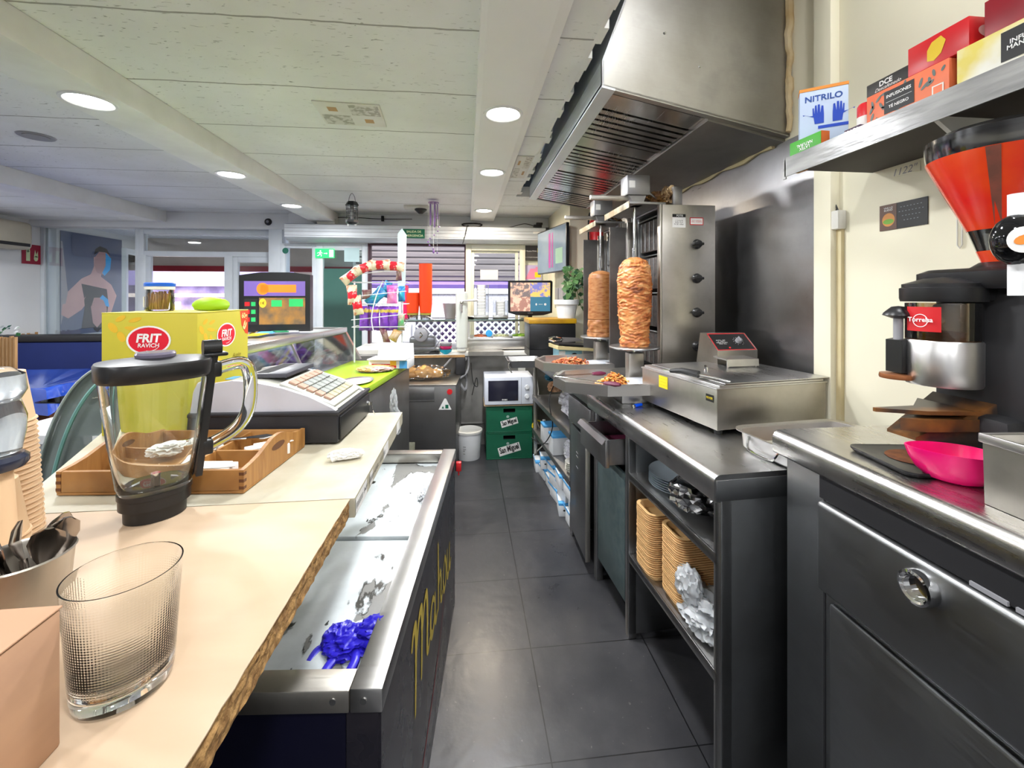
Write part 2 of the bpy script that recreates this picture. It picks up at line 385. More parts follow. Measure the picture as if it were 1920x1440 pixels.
st('window_1', MB().box(-.01, .05, 4.78, 4.86, .9, 2.0, .003).box(.60, .66, 4.78, 4.86, .9, 2.0, .003).box(.05, .6, 4.78, 4.86, 1.93, 2.0, .003).box(.05, .6, 4.78, 4.86, .9, .96, .003), m_.cream)
frame_rect('window_2', .05, .585, .95, 1.94, 4.84, .035, .03, m_.cream, pane_m=m_.pane)
st('window_3', MB().box(.66, .93, 4.84, 4.88, .9, 2.0), m_.cream)
frame_rect('door_1', -1.62, -1.07, .05, 1.99, 4.84, .07, .05, m_.frame, pane_m=pane('greenish_pane', (.82, .93, .9), fm=1.6))
MBf = MB().box(-1.55, -1.14, 4.845, 4.848, .12, 1.72)
o = st('window_4', MBf, mat('frosted_film', (.16, .25, .235), .75, col2=(.14, .22, .21), ns=3))
frame_rect('window_5', -2.0, -1.62, .05, 1.99, 4.86, .05, .05, m_.frame, pane_m=m_.pane)
st('trim_8', MB().box(-2.12, -1.98, 4.84, 5.05, 0, 2.14, .004), m_.frame)
frame_rect('window_6', -3.5, -2.12, 1.85, 2.14, 5.0, .055, .06, m_.frame, pane_m=m_.pane)
st('door_2', MB().box(-3.5, -3.42, 4.96, 5.04, 0, 1.86, .003).box(-2.63, -2.55, 4.96, 5.04, 0, 1.86, .003), m_.frame)
frame_rect('window_7', -2.56, -2.12, .05, 1.85, 5.0, .06, .05, m_.frame, pane_m=m_.pane)
frame_rect('window_8', -4.45, -3.5, .0, 2.2, 5.0, .035, .05, m_.frame, pane_m=m_.pane)
lf = frame_rect('door_3', 0, .75, .05, 1.95, 0, .06, .04, m_.frame, pane_m=m_.pane, label='open glazed door leaf with white frame')
p0 = at(232, 463, 5.12); p1 = at(284, 500, 5.85); lf.location = (p0.x, p0.y, 0); lf.rotation_euler = (0, 0, math.atan2(p1.y-p0.y, p1.x-p0.x))
# roller shutter box above the back window
rb = thing('roller_shutter_box', 'long grey ribbed roller shutter box above the back windows', 'shutter box', (-1.86, 4.6, 2.01))
MB().prism([(.0, .02), (0, .15), (.05, .165), (.2, .165), (.2, -.01), (.05, -.01)], 'x', 0, 2.72).build('box_housing', mat('shutter_alu', (.6, .63, .66), .5, .25, col2=(.55, .58, .61)) if True else steel('x', (.66, .68, .7), .38, .1, dir_=(1, 30, 30)), rb)
mb = MB()
for z in (.035, .075, .11): mb.box(0, 2.72, -.004, 0, z, z+.003)
mb.build('groove_trim', m_.grey, rb); MB().box(2.72, 2.76, .0, .2, -.01, .16, .004).build('end_cap', m_.blackm, rb)
MB().box(2.58, 2.66, -.003, 0, .09, .11).build('sticker', m_.paper, rb)

# ---------------------------------------------------------------- the street outside
m_.pave = mat('street_paving', (.5, .48, .45), .8, col2=(.4, .39, .37)); m_.fac = mat('white_facade', (.8, .78, .75), .8)
st('floor', MB().box(-14, 8, 5.05, 20, -.12, -.02), m_.pave)
m, t, b = new('white_slat_soffit'); v = coords(t); sp = N(t, 'ShaderNodeSeparateXYZ'); t.links.new(v, sp.inputs[0])
t.links.new(mixc(t, lines(t, sp.outputs[0], .09, 0, .006), (.75, .77, .8), (.35, .36, .38)), b.inputs['Base Color'])
st('ceiling', MB().box(-4.6, -1.5, 5.06, 6.25, 2.2, 2.26), m)
st('wall_outside', MB().box(-4.5, -4.37, 5.06, 6.3, 0, 2.2), m_.wallw)
st('wall_outside', MB().box(-4.5, -1.6, 6.25, 6.4, 1.82, 2.3), mat('beige_lintel', (.55, .47, .4), .8))
st('trim_9', MB().box(-4.4, -1.6, 6.22, 6.3, 1.755, 1.83), m_.dkred)
# facade across the street
st('wall_street', MB().box(-14, 8, 9.6, 9.8, -.1, 6), m_.fac)
def shutter(x0, x1, z0, z1, y, s, mm, lab):
    mb = MB(); z = z0
    while z < z1-.01: mb.prism([(0, 0), (-.02, s*.25), (-.02, s*.8), (0, s)], 'x', x0, x1, M=Matrix.Translation((0, y, z))); z += s
    mb.box(x0-.05, x1+.05, y, y+.05, z0-.05, z1+.05)
    return tag(mb.build('roller_shutter', mm), lab, 'shutter')
m_.mauve = mat('mauve_shutter', (.21, .175, .17), .6, col2=(.16, .135, .13), st_=(.3, 1, 6))
shutter(-2.6, 2.4, 1.72, 2.62, 6.9, .1, m_.mauve, 'brownish ribbed roller shutter hanging half open outside the back window')
a = MB().prism([(7.2, 1.72), (7.2, 1.6), (6.85, 1.54), (6.82, 1.6), (7.0, 1.7)], 'x', -2.7, 2.4).build('shop_awning', mat('purple_awning', (.25, .16, .5), .7)); tag(a, 'purple awning seen below the shutter through the hatch', 'awning')
def lattice(x0, x1, z0, z1, lab, y=9.4, s=.16):
    t0 = thing('window_grille', lab, 'grille', ((x0+x1)/2, y, z0))
    mb = MB(); w = x1-x0; h = z1-z0; n = int((w+h)/s)
    for k in range(-int(h/s)-1, int(w/s)+1):
        for sg in (1, -1):
            # diagonal bar clipped to the rectangle
            a0 = max(0, -k*s); a1 = min(h, w-k*s)
            if a1-a0 < .02: continue
            x = [(k*s+a0), (k*s+a1)]
            if sg < 0: x = [w-x[0], w-x[1]]
            mb.cyl((x[0]-w/2, 0, a0), (x[1]-w/2, 0, a1), .022, n=4)
    mb.build('lattice', m_.fac, t0)
    MB().box(-w/2-.06, w/2+.06, -.03, .03, -.06, 0).box(-w/2-.06, w/2+.06, -.03, .03, h, h+.06).box(-w/2-.06, -w/2, -.03, .03, 0, h).box(w/2, w/2+.06, -.03, .03, 0, h).build('grille_frame', m_.fac, t0)
    MB().box(-w/2, w/2, .1, .12, 0, h).build('dark_glass', mat('dark_violet_glass', (.1, .06, .16), .2), t0)
lattice(-1.1, 0.05, .1, .95, 'white diamond lattice grille across the street, below the window'); lattice(.2, 1.4, .1, .95, 'white diamond lattice grille across the street, behind the beer column')
for x0, x1, l in ((-2.3, -1.4, 'leftmost small barred window of the white facade across the street'), (-.9, .1, 'middle greyish window of the facade across the street'), (.3, 1.3, 'right greyish window of the facade across the street')):
    w = thing('shop_window', l, 'window', ((x0+x1)/2, 9.55, 1.05)); h = (x1-x0)/2
    MB().box(-h, h, 0, .04, 0, .42).build('glass', mat('grey_net', (.35, .32, .36), .5, col2=(.5, .48, .5), ns=30), w)
    mb = MB().box(-h-.05, h+.05, -.04, .02, -.05, 0).box(-h-.05, h+.05, -.04, .02, .42, .47)
    for k in range(9 if x0 < -2 else 2): mb.box(-h+k*2*h/(8 if x0 < -2 else 1)-.015, -h+k*2*h/(8 if x0 < -2 else 1)+.015, -.04, .02, 0, .42)
    mb.build('window_bars', m_.fac, w)
# lit shop seen through the left door
sf = thing('street_shop', 'lit shop front with lilac fascia seen through the open street door', 'shop', (-5.4, 9.3, 0))
m_.lil = mat('lilac_fascia', (.45, .35, .8), .6, emis=.5); m_.shop = mat('shop_light', (1, .85, .75), .6, emis=1.6)
MB().box(-2.1, 2.2, 0, .1, 1.62, 1.95).build('fascia', m_.lil, sf)
MB().box(-2.1, 2.2, .0, .1, 1.4, 1.47).box(-2.1, 2.2, 0, .1, .85, .95).box(-1.2, -.95, 0, .1, .2, 1.6).box(-2.1, 2.2, 0, .1, 0, .2).build('lit_frame', m_.shop, sf)
MB().box(-2.1, 2.2, .12, .16, 0, 1.7).build('shop_window', mat('shop_inside', (.12, .09, .2), .4, col2=(.35, .3, .5), ns=3, emis=.15), sf)
flat('bright_goods', [rc(x, x+.25, z, z+.2) for x, z in ((-.6, 1.1), (0, 1.12), (.5, 1.1), (1.2, 1.15), (-.3, .3), (.4, .35), (1.1, .4))], m_.shop, sf, frame((0, -.01, 0), (1, 0, 0), (0, 0, 1)))
MB().box(-2.6, -2.15, -.05, .1, 0, 2).build('dark_pillar', m_.mauve, sf)
# ---------------------------------------------------------------- ceiling things
m_.lens = mat('lit_diffuser', (1, 1, 1), .4, emis=9, ecol=(1, .98, .95)); m_.lensw = mat('lit_warm_diffuser', (1, .95, .85), .4, emis=9, ecol=(1, .92, .75))
def downlight(x, y, z, lab, warm=False, watt=15, vis=True):
    t0 = thing('recessed_downlight', lab, 'ceiling light', (x, y, z), 0, None)
    MB().lathe([(.072, -.002), (.078, -.006), (.088, -.005), (.09, 0), (.072, 0)], 40).build('trim_ring', m_.white, t0)
    MB().lathe([(0, -.001), (.072, -.002)], 40).build('diffuser', m_.lensw if warm else m_.lens, t0)
    downlight_lamp(x, y, z-.012, watt, (1, .86, .68) if warm else (.96, .975, 1))
downlight(.165, 1.93, 2.246, 'large round downlight in the white ceiling strip beside the hood, nearest of its row')
downlight(.167, 2.85, 2.246, 'round downlight in the white ceiling strip, second of its row from the near end')
downlight(.165, 4.13, 2.246, 'warm round downlight at the far end of the white ceiling strip', True, 15)
downlight(-1.5, 1.874, 2.199, 'large round downlight in the left beam, nearest of its row')
downlight(-1.5, 2.91, 2.199, 'round downlight in the left beam with peeling film around it')
downlight(-1.5, 3.86, 2.199, 'small looking round downlight at the far end of the left beam')
for i, (x, y, z) in enumerate(((.165, 1.0, 2.246), (.165, -.1, 2.246), (-1.5, .8, 2.199), (-1.5, -.4, 2.199), (-3.9, 1.6, 2.199), (-3.9, 3.4, 2.199), (.165, -1.4, 2.246), (-1.5, -1.6, 2.199))):  # all but the first are unseen lamps added to fill dim parts
    downlight(x, y, z, ['round downlight on the white ceiling strip just above the near end of the hood', 'unseen downlight added on the white ceiling strip above the camera', 'unseen downlight added on the left beam above the beech counter', 'unseen downlight added on the left beam behind the camera', 'unseen downlight added in the left room, nearest', 'unseen downlight added in the left room above the bench', 'unseen downlight added on the white ceiling strip, last one behind the camera', 'unseen downlight added on the left beam, last one behind the camera'][i], watt=(7, 8, 7, 9, 14, 14, 16, 16)[i])
downlight(1.0, .75, 2.949, 'round downlight in the high recess above the coffee counter', watt=8); downlight(1.0, -.7, 2.949, 'round downlight in the high recess behind the camera', watt=9)
# fly screen ceiling patches
m_.film = mat('peeling_film', (.6, .58, .52), .4, col2=(.35, .33, .26), ns=40, lo=.45, hi=.55)
def vent(cx, cy, w, d, lab, rz=0, z=2.31):
    t0 = thing('ceiling_vent_grille', lab, 'vent', (cx, cy, z), rz)
    MB().box(-w/2, w/2, -d/2, d/2, -.006, 0, .002).build('panel', m_.offw, t0)
    fr = frame((0, 0, -.006), (1, 0, 0), (0, -1, 0))
    flat('filigree_print', [rc(0.005, w/2-.01, .005, d/2-.01), rc(-w/2+.01, -.005, -d/2+.01, -.005)], m_.film, t0, fr)
    flat('tan_square', [rc(-w*.32, -w*.18, d*.14, d*.32), rc(w*.18, w*.32, -d*.32, -d*.14)], mat('tan_print', (.5, .3, .12), .6), t0, fr)
vent(-.56, 2.16, .30, .26, 'yellowed square ceiling grille with two tan squares', R(3)); vent(.375, 2.93, .11, .5, 'stained speckled ceiling grille between the light strip and the hood')
sp_ = thing('ceiling_speaker', 'round flat dark speaker grille in the left ceiling', 'speaker', tuple(on(68, 255, 2.31)))
MB().lathe([(.0, -.006), (.055, -.008), (.055, -.004), (.075, -.006), (.08, 0)], 30).build('grille', [m_.grey], sp_)
cm = thing('dome_sensor', 'small black round sensor on the beam above the left glass front', 'sensor', tuple(at(503, 416, 4.855)))
MB().lathe([(0, .022), (.02, .02), (.036, .008), (.038, 0)], 24, M=Matrix.Rotation(R(90), 4, 'X')).build('sensor_body', m_.black, cm)
MB().lathe([(.0, .026), (.014, .025), (.015, .02)], 20, M=Matrix.Rotation(R(90), 4, 'X')).build('sensor_lens', m_.grey, cm)
# insect killer lantern
p = on(660, 362, 2.31)
il = thing('insect_killer_lamp', 'small black hanging insect killer lantern under the ceiling', 'insect killer', (p.x, p.y, 0))
mb = MB(); zt = 2.31-.07
mb.lathe([(0, zt), (.04, zt-.005), (.055, zt-.03), (.055, zt-.04), (0, zt-.04)], 6).build('cap', m_.black, il)
MB().lathe([(0, zt-.2), (.03, zt-.2), (.055, zt-.185), (.055, zt-.165), (0, zt-.165)], 6).build('base', m_.black, il)
mb = MB()
for i in range(12):
    a = i*math.pi/6; mb.cyl((.048*math.cos(a), .048*math.sin(a), zt-.17), (.048*math.cos(a), .048*math.sin(a), zt-.035), .0022, n=5)
for z in (zt-.07, zt-.1, zt-.135): mb.tube([(.048*math.cos(i*math.pi/6), .048*math.sin(i*math.pi/6), z) for i in range(13)], .002, 5)
mb.build('cage', m_.black, il); MB().cyl((0, 0, zt-.165), (0, 0, zt-.04), .012).build('tube_bulb', m_.grey, il)
MB().tube([(-.03, 0, zt-.01), (-.02, 0, zt+.04), (0, 0, zt+.068), (.02, 0, zt+.04), (.03, 0, zt-.01)], .002, 6, k=4).build('hanger', m_.black, il)
for s in (-1, 1): MB().cyl((s*.03, 0, zt-.2), (s*.032, 0, zt-.215), .01, .004, n=8).build('foot', m_.white, il)
# wind chime
p = on(813, 385, 2.31); p.y = 4.0; p.x = at(813, 400, 4.0).x
wc = thing('wind_chime', 'hanging crystal wind chime with violet tubes in front of the hatch', 'wind chime', (p.x, p.y, 0))
m_.vio = mat('violet_crystal', (.5, .3, .7), .1, trans=.6)
MB().lathe([(0, 2.29), (.05, 2.285), (.05, 2.278), (0, 2.275)], 16).build('top_disc', m_.vio, wc)
mb = MB()
for i in range(5): a = i*1.256; mb.cyl((.035*math.cos(a), .035*math.sin(a), 2.13-.02*i), (.035*math.cos(a), .035*math.sin(a), 2.27), .006, n=8)
mb.build('chime_tubes', m_.vio, wc); mb = MB(); mc = MB()
for i in range(8):
    a = i*.785; z = 2.06-.035*i; q = (.05*math.cos(a), .05*math.sin(a)); mb.cyl((*q, z), (*q, 2.275), .0008, n=4); mc.sph((*q, z), .009, 1)
mb.cyl((0, 0, 1.83), (0, 0, 2.27), .0008, n=4); mc.sph((0, 0, 1.83), .012, 1, (1, 1, 1.6)); mb.build('threads', m_.white, wc); mc.build('crystals', m_.vio, wc)
# emergency signs
def sign(name, lab, x, y, z, w, h, mtl, cat='sign'):
    o = thing(name, lab, cat, (x, y, z)); MB().box(-w/2, w/2, 0, .004, -h/2, h/2).build('panel', mtl, o); return o, frame((0, 0, 0), (1, 0, 0), (0, 0, 1))
m_.lum = mat('pale_green_print', (.62, .75, .45), .5); m_.dgreen = mat('dark_green_panel', (.01, .13, .07), .4)
a = at(776, 438, 4.585); o, F = sign('emergency_exit_sign', 'dark green SALIDA DE EMERGENCIA sign on the shutter box', a.x, a.y, a.z, .225, .098, m_.dgreen)
text('SALIDA DE', m_.lum, o, F, 0, .021, .15, bold=.02); text('EMERGENCIA', m_.lum, o, F, 0, -.021, .195, bold=.02)
a = at(609, 475, 4.8); m_.exit = mat('lit_green_exit', (.01, .45, .1), .4, emis=.7, ecol=(.02, .8, .2)); m_.exw = mat('lit_exit_print', (.55, 1, .6), .4, emis=.8)
o, F = sign('running_man_exit_sign', 'bright green running man exit sign on the glass door', a.x, a.y, a.z, .20, .10, m_.exit)
flat('pictogram', [rc(.045, .09, -.04, .04), ell(-.045, .026, .008, .008, 12), [(-.06, .012), (-.045, .018), (-.03, .01), (-.02, 0), (-.03, -.002), (-.042, .008), (-.04, -.008), (-.03, -.016), (-.034, -.036), (-.042, -.034), (-.04, -.02), (-.052, -.012), (-.06, -.028), (-.08, -.03), (-.08, -.022), (-.064, -.018), (-.055, .004), (-.07, .004), (-.075, -.006), (-.08, -.002), (-.072, .01)],
     [(-.012, .003), (.014, .003), (.014, .01), (.03, -.001), (.014, -.012), (.014, -.005), (-.012, -.005)]], m_.exw, o, F)
# cables on top of the shutter box
a = at(885, 425, 4.7); mb = MB(); pts = [(.11*math.cos(t)*(1+.1*math.sin(3*t)), .03*math.sin(t*.7), .02*math.sin(t)+.022) for t in [i*.5 for i in range(40)]]
mb.tube(pts, .004, 6); mb.tube([(-.03, 0, .0), (-.05, -.1, -.0), (-.07, -.13, -.1), (-.10, -.14, -.2)], .004, 6, k=5)
tag(mb.build('coiled_cable', m_.cable, loc=(a.x, a.y, 2.175)), 'coil of black cable lying on the shutter box', 'cable')
a = at(1012, 428, 4.66); cw = thing('camera_bracket', 'small black camera on the right end of the shutter box', 'camera', (a.x-.02, a.y, 2.175))
MB().box(-.05, .04, -.03, .03, 0, .03, .005).box(-.02, .05, -.02, .02, .03, .055, .005).build('camera_body', m_.black, cw); MB().tube([(-.05, 0, .02), (-.15, 0, .04), (-.27, 0, .01), (-.33, .01, -.0)], .004, 6, k=5).build('cable', m_.cable, cw)
a = at(790, 405, 4.3); rt = thing('smoke_detector_bracket', 'white bracket with black wifi puck under the ceiling at the back', 'access point', (at(785, 400, 4.3).x, 4.3, 2.31))
MB().box(-.14, .1, -.05, .05, -.03, 0, .005).build('bracket_plate', m_.offw, rt); MB().lathe([(0, -.075), (.02, -.075), (.06, -.04), (.06, -.03), (0, -.03)], 20, c=(.02, 0, 0)).build('puck', m_.black, rt)
a = at(720, 403, 4.775); mb = MB(); mb.tube([(-.55, 0, 0), (-.3, 0, .005), (-.05, 0, -.005), (.3, 0, .0)], .004, 5, k=4).box(-.03, .0, -.01, .01, -.03, .03, .004)
tag(mb.build('surface_cable', m_.cable, loc=(a.x, a.y, a.z-.04)), 'thin dark cable along the wall above the shutter box', 'cable')
a = at(614, 420, 4.72); tag(MB().prism([(-.1, .045), (-.08, -.03), (-.03, -.055), (.05, -.05), (.09, -.02), (.1, .045)], 'y', -.06, .04).build('beam_end_plaster', m_.offw, loc=(a.x, 4.72, a.z)), 'plaster lump under the end of the left beam', 'plaster patch')

# ---------------------------------------------------------------- extractor hood
hd = thing('extractor_hood', 'large stainless steel wall extractor hood with baffle filters over the kebab grills', 'extractor hood', (.503, 1.55, 2.118))
m_.hood = steel('hood_steel', (.4, .39, .365), .42, .3, dir_=(1, 1, 25)); m_.hoodf = mat('hood_front_lit_steel', (.66, .72, .76), .38, .55, col2=(.6, .65, .7), st_=(1, 1, 20))  # front steel paler and bluer, lamp reflection put into its colour
Lh = 2.02; prof = [(0, .167), (0, .262), (.1, .53), (.2, .83), (.842, .83), (.842, 0)]
mb = MB()
for y0, y1 in ((0, .012), (Lh-.012, Lh)): MB().prism(prof, 'y', y0, y1).build('side_panel', m_.hood, hd)
mb.bm.free()
mb = MB(); mb.prism([(0, .167), (0, .262), (.008, .262), (.008, .167)], 'y', .0, Lh).prism([(0, .262), (.1, .53), (.2, .83), (.21, .83), (.108, .53), (.008, .262)], 'y', 0, Lh)
mb.prism([(-.001, .16), (-.001, .168), (.05, .158), (.05, .15)], 'y', -.004, Lh+.004); mb.build('front_panel', m_.hoodf, hd)
sl_ = -.167/.842
zf = lambda x: .167+sl_*x
mb = MB()
mb.prism([(.0, zf(0)-.003), (.04, zf(.04)-.003), (.04, zf(.04)+.012), (.0, zf(0)+.012)], 'y', .012, Lh-.012)
for y0, y1 in ((.0, .03), (Lh-.03, Lh)): mb.prism([(0, zf(0)-.004), (.842, zf(.842)-.004), (.842, zf(.842)+.008), (0, zf(0)+.008)], 'y', y0, y1)
mb.prism([(.46, zf(.46)-.012), (.842, zf(.842)-.02), (.842, zf(.842)+.01), (.46, zf(.46)+.01)], 'y', .03, Lh-.03)
mb.build('bottom_rim', m_.hood, hd)
m_.baf = steel('baffle_steel', (.6, .59, .58), .2, .2, dir_=(30, 1, 1)); yy = .05
for k in range(4):
    mb = MB(); mb.prism([(.04, zf(.04)+.004), (.46, zf(.46)+.004), (.46, zf(.46)+.01), (.04, zf(.04)+.01)], 'y', yy, yy+.13)
    for j in range(6):
        y = yy+.14+j*.057
        mb.loft([[Vector((x, y, zf(x)-.001)), Vector((x, y+.036, zf(x)-.001)), Vector((x, y+.04, zf(x)+.02)), Vector((x, y+.036, zf(x)+.02)), Vector((x, y+.030, zf(x)+.004)), Vector((x, y+.008, zf(x)+.004)), Vector((x, y+.004, zf(x)+.02)), Vector((x, y, zf(x)+.02))] for x in (.045, .455)])
    mb.prism([(.04, zf(.04)+.04), (.46, zf(.46)+.04), (.46, zf(.46)+.045), (.04, zf(.04)+.045)], 'y', yy, yy+.48)
    f_ = mb.build('baffle_filter', m_.baf, hd); yy += .483
MB().box(.46, .842, .03, Lh-.03, .12, .13).build('back_inner_panel', m_.hood, hd)
mb = MB()
for q in (at(1244, 65, 1.61), at(1313, 124, 1.625)): mb.sph(((q.x-.503)*.9387, -.001, q.z-2.118+.08*(1-(q.x-.503)/.897)), .006, 1)
mb.build('rivet', m_.chrome, hd)
for ch in hd.children:      # the hood is a little skewed: it follows the wall at the back and hangs lower at the front
    for v in ch.data.vertices:
        u = v.co.x/.842; v.co = Vector((v.co.x*.897/.842, v.co.y*1.84/2.02+.17*u+.03*u*v.co.y/2.02, v.co.z-.08*(1-u)))
mb = MB()
mb.tube([(1.388+rnd.uniform(-.006, .004), 1.71+rnd.uniform(-.005, .003), 2.13+i*.03) for i in range(28)], .012, 8, k=2, rs=[rnd.uniform(.010, .019) for _ in range(14)])
tag(mb.build('foam_sealant', mat('foam', (.42, .3, .14), .9, col2=(.55, .45, .28), ns=9)), 'yellowish foam sealant between the hood and the cream wall', 'sealant')
mb = MB(); mb.tube([(1.385, 1.8+i*.1, 2.1+.01*math.sin(i*2)) for i in range(19)], .012, 6)
tag(mb.build('sealant_bead', mat('old_sealant', (.45, .38, .22), .9)), 'brownish sealant bead under the hood along the wall', 'sealant')

# ---------------------------------------------------------------- kebab grills
m_.burner = mat('burner_mesh', (.03, .028, .028), .6, col2=(.09, .07, .06), ns=60)
def grill(dy, lab, knobs, near):
    g = thing('kebab_grill', lab, 'kebab grill', (.86, 2.12+dy, .93)); L0, top = .12, .952
    # column: open towards the aisle
    MB().box(L0+.02, .4, .28, .30, 0, top, .003).box(.38, .4, -.05, .28, 0, top).box(L0, .4, -.05, .3, top-.012, top, .003).box(L0, .4, -.05, .3, .02, .035).build('cabinet', m_.steeld, g)
    MB().box(L0, .402, -.064, -.05, .0, top, .002).build('control_panel', m_.steelw, g)
    each('edge_post', ((L0-.012, L0, -.064, -.03, .0, top), (L0-.045, L0, .292, .302, .0, top-.03)  ), m_.steelw, g, .002)
    MB().prism([(-.03, .3), (.14, .31), (.14, .305), (-.03, .295)], 'z', .03, top-.06).build('heat_shield', m_.steel2, g)
    for k in range(4):
        z = .12+k*.205; b_ = MB().box(L0+.03, L0+.05, -.03, .27, z, z+.17, .004).build('burner', m_.burner, g)
        mb = MB()
        for i in range(6): mb.cyl((L0+.024, -.02+i*.055, z+.005), (L0+.024, -.02+i*.055, z+.165), .002, n=4)
        mb.cyl((L0+.022, -.03, z+.18), (L0+.022, .28, z+.18), .004, n=5); mb.build('guard_wire', m_.steeld, b_)
    if knobs:
        for y in (458, 522, 586, 649):
            q = at(1306, y, 2.056+dy); kn = MB().lathe([(.024, 0), (.025, .006), (.02, .012), (.018, .026), (.014, .028), (0, .028)], 22, M=Matrix.Translation((q.x-.86, -.064, q.z-.93)) @ Matrix.Rotation(R(90), 4, 'X'))
            kn.box(q.x-.86-.028, q.x-.86+.026, -.094, -.07, q.z-.937, q.z-.923, .004); kn.build('knob', m_.black, g)
        F = frame((0, -.0643, 0), (1, 0, 0), (0, 0, 1)); q = at(1273, 414, 2.056+dy)
        s1 = flat('rating_label', [rc(q.x-.86-.035, q.x-.86+.035, q.z-.93-.034, q.z-.93+.034), (rc(q.x-.86-.035, q.x-.86+.035, q.z-.93+.018, q.z-.93+.034), 1)], [m_.paper, m_.btext], g, F)
        text('POTIS', m_.wtext, s1, F, q.x-.86+.004, q.z-.93+.026, .034, bold=.02, off=.001); text('1 2 4 6 R\nKW 12,4\nN 30  mbar', m_.btext, s1, F, q.x-.86, q.z-.93-.008, .05, off=.001)
        q = at(1306, 415, 2.056+dy); s2 = flat('warning_label', [(rc(q.x-.86-.036, q.x-.86+.036, q.z-.93-.019, q.z-.93+.019), 0), (rc(q.x-.86-.032, q.x-.86+.032, q.z-.93-.015, q.z-.93+.015), 1)], [m_.red, m_.paper], g, F)
        text('HOT SURFACE\nHEISS  CALIENTE', m_.red, s2, F, q.x-.86, q.z-.93, .056, off=.001)
    MB().box(-.05, .14, -.06, .32, top, top+.012, .002).build('canopy', m_.steel2, g)
    MB().box(-.054, -.05, -.06, .32, top-.02, top+.014, .001).build('canopy_edge', mat('yellowed_edge', (.5, .46, .36), .5, col2=(.3, .22, .12), ns=12), g)
    # motor, its handle and the spit
    zt = top+.05
    mo = MB().box(-.055, .065, -.045, .05, zt, zt+.1, .004).prism([(-.04, zt), (.05, zt), (.03, zt-.05), (-.015, zt-.05)], 'y', -.03, .03).build('motor', m_.steelp, g)
    MB().box(-.045, -.015, -.047, -.045, zt+.035, zt+.07).build('motor_label', m_.paper, mo)
    MB().box(-.235, .0, -.012, .012, zt-.022, zt+.002, .004).build('motor_handle', m_.steelw, g)
    MB().tube([(.05, 0, zt-.01), (.12, .05, zt-.02), (.2, .1, zt+.03)], .008, 6).tube([(.05, -.02, zt+.03), (.12, 0, zt-.01), (.22, .02, zt+.06)], .007, 6).box(.19, .24, -.04, .14, zt-.05, zt+.05, .006).build('motor_arm', m_.steel2, g)
    MB().cyl((0, 0, .1), (0, 0, zt-.045), .0065, n=10).cyl((0, 0, .67), (0, 0, .735), .012, n=12).build('spit_rod', m_.chrome, g)
    MB().lathe([(0, .222), (.125, .222), (.128, .227), (.125, .232), (0, .232)], 32).build('spit_plate', m_.steel2, g)
    MB().box(-.04, .04, -.03, .03, .06, .2, .006).box(-.06, .06, -.05, .05, .045, .06).build('spit_base', m_.steelw, g)
    # folded pan in front
    pl = [(-.25, -.32), (-.414, -.22), (-.44, -.07), (-.36, .08), (.12, .15), (.12, -.24), (-.02, -.24), (-.02, -.32)]
    pb = [(-.24, -.30), (-.395, -.21), (-.42, -.07), (-.35, .06), (.10, .13), (.10, -.22), (-.04, -.22), (-.04, -.30)]
    MB().loft([[Vector((x, y, .1)) for x, y in pl], [Vector((x, y, .052)) for x, y in pl]], cap=(False, True)).loft([[Vector((x, y, .1)) for x, y in pl], [Vector((x, y, .1)) for x, y in pb], [Vector((x, y, .062)) for x, y in pb]], cap=(False, True)).build('drip_pan', m_.steel, g, ang=20)
    MB().box(-.16, .3, -.25, .22, 0, .052, .004).build('base_box', m_.steel2, g)
    return g
grill(0, 'near gas kebab grill with four black knobs on its steel side panel', True, True)
grill(.56, 'far gas kebab grill behind the one with the knobs', False, False)
def meat(name, lab, x, y, z0, H, prof, dark, smooth, seed, r0=.083):
    m, t, b = new('roast_meat'); v = coords(t, (1, 1, 3.2)); L = t.links.new
    n = N(t, 'ShaderNodeTexNoise', i_Scale=13 if not smooth else 30, i_Detail=8, i_Distortion=.8 if not smooth else 0); L(v, n.inputs['Vector'])
    L(ramp(t, n.outputs['Fac'], [(.3, dark[0]), (.46, dark[1]), (.6, dark[2]), (.75, dark[3])]), b.inputs['Base Color']); b.inputs['Roughness'].default_value = .42
    b.inputs['Subsurface Weight'].default_value = .15; b.inputs['Subsurface Radius'].default_value = (.01, .004, .002)
    bp = N(t, 'ShaderNodeBump', i_Strength=.5 if not smooth else .12, i_Distance=.006); L(n.outputs['Fac'], bp.inputs['Height']); L(bp.outputs[0], b.inputs['Normal'])
    mb = MB(); nu, nv = 150, 96; rs = []
    for i in range(nu+1):
        f = i/nu; ring = []
        rr = 0
        for (a0, q0), (a1, q1) in zip(prof, prof[1:]):
            if a0 <= f <= a1: rr = q0+(q1-q0)*(f-a0)/(a1-a0)
        for j in range(nv):
            a = 2*math.pi*j/nv; c, s = math.cos(a), math.sin(a)
            if smooth:
                d = .002*noise.noise((c*2+seed, s*2, f*5))+(.007*noise.noise((c*3, s*3, f*14)) if f < .24 else 0)+(-.004 if abs(f-.25) < .008 or abs(f-.06) < .006 else 0)
            else:
                # overlapping horizontal slices: saw-tooth in height, wandering round the cone
                w = f*H/.017+1.6*noise.noise((c*1.3+seed, s*1.3, f*5))+.6*noise.noise((c*4, s*4+seed, f*9)); fr = w-math.floor(w)
                k = math.floor(w); d = .0075*(1-fr)**1.5*(.5+noise.noise((c*2+k*3.1, s*2, k*.7)))-.0035+.004*noise.noise((c*7+seed, s*7, f*40))+.0025*noise.noise((c*18, s*18, f*90))
            rad = max(.002, r0*rr+d*min(1, rr*2)); ring.append(Vector((rad*c, rad*s, f*H)))
        rs.append(ring)
    mb.loft(rs); o = mb.build(name, m, loc=(x, y, z0), ang=70); return tag(o, lab, 'kebab meat')
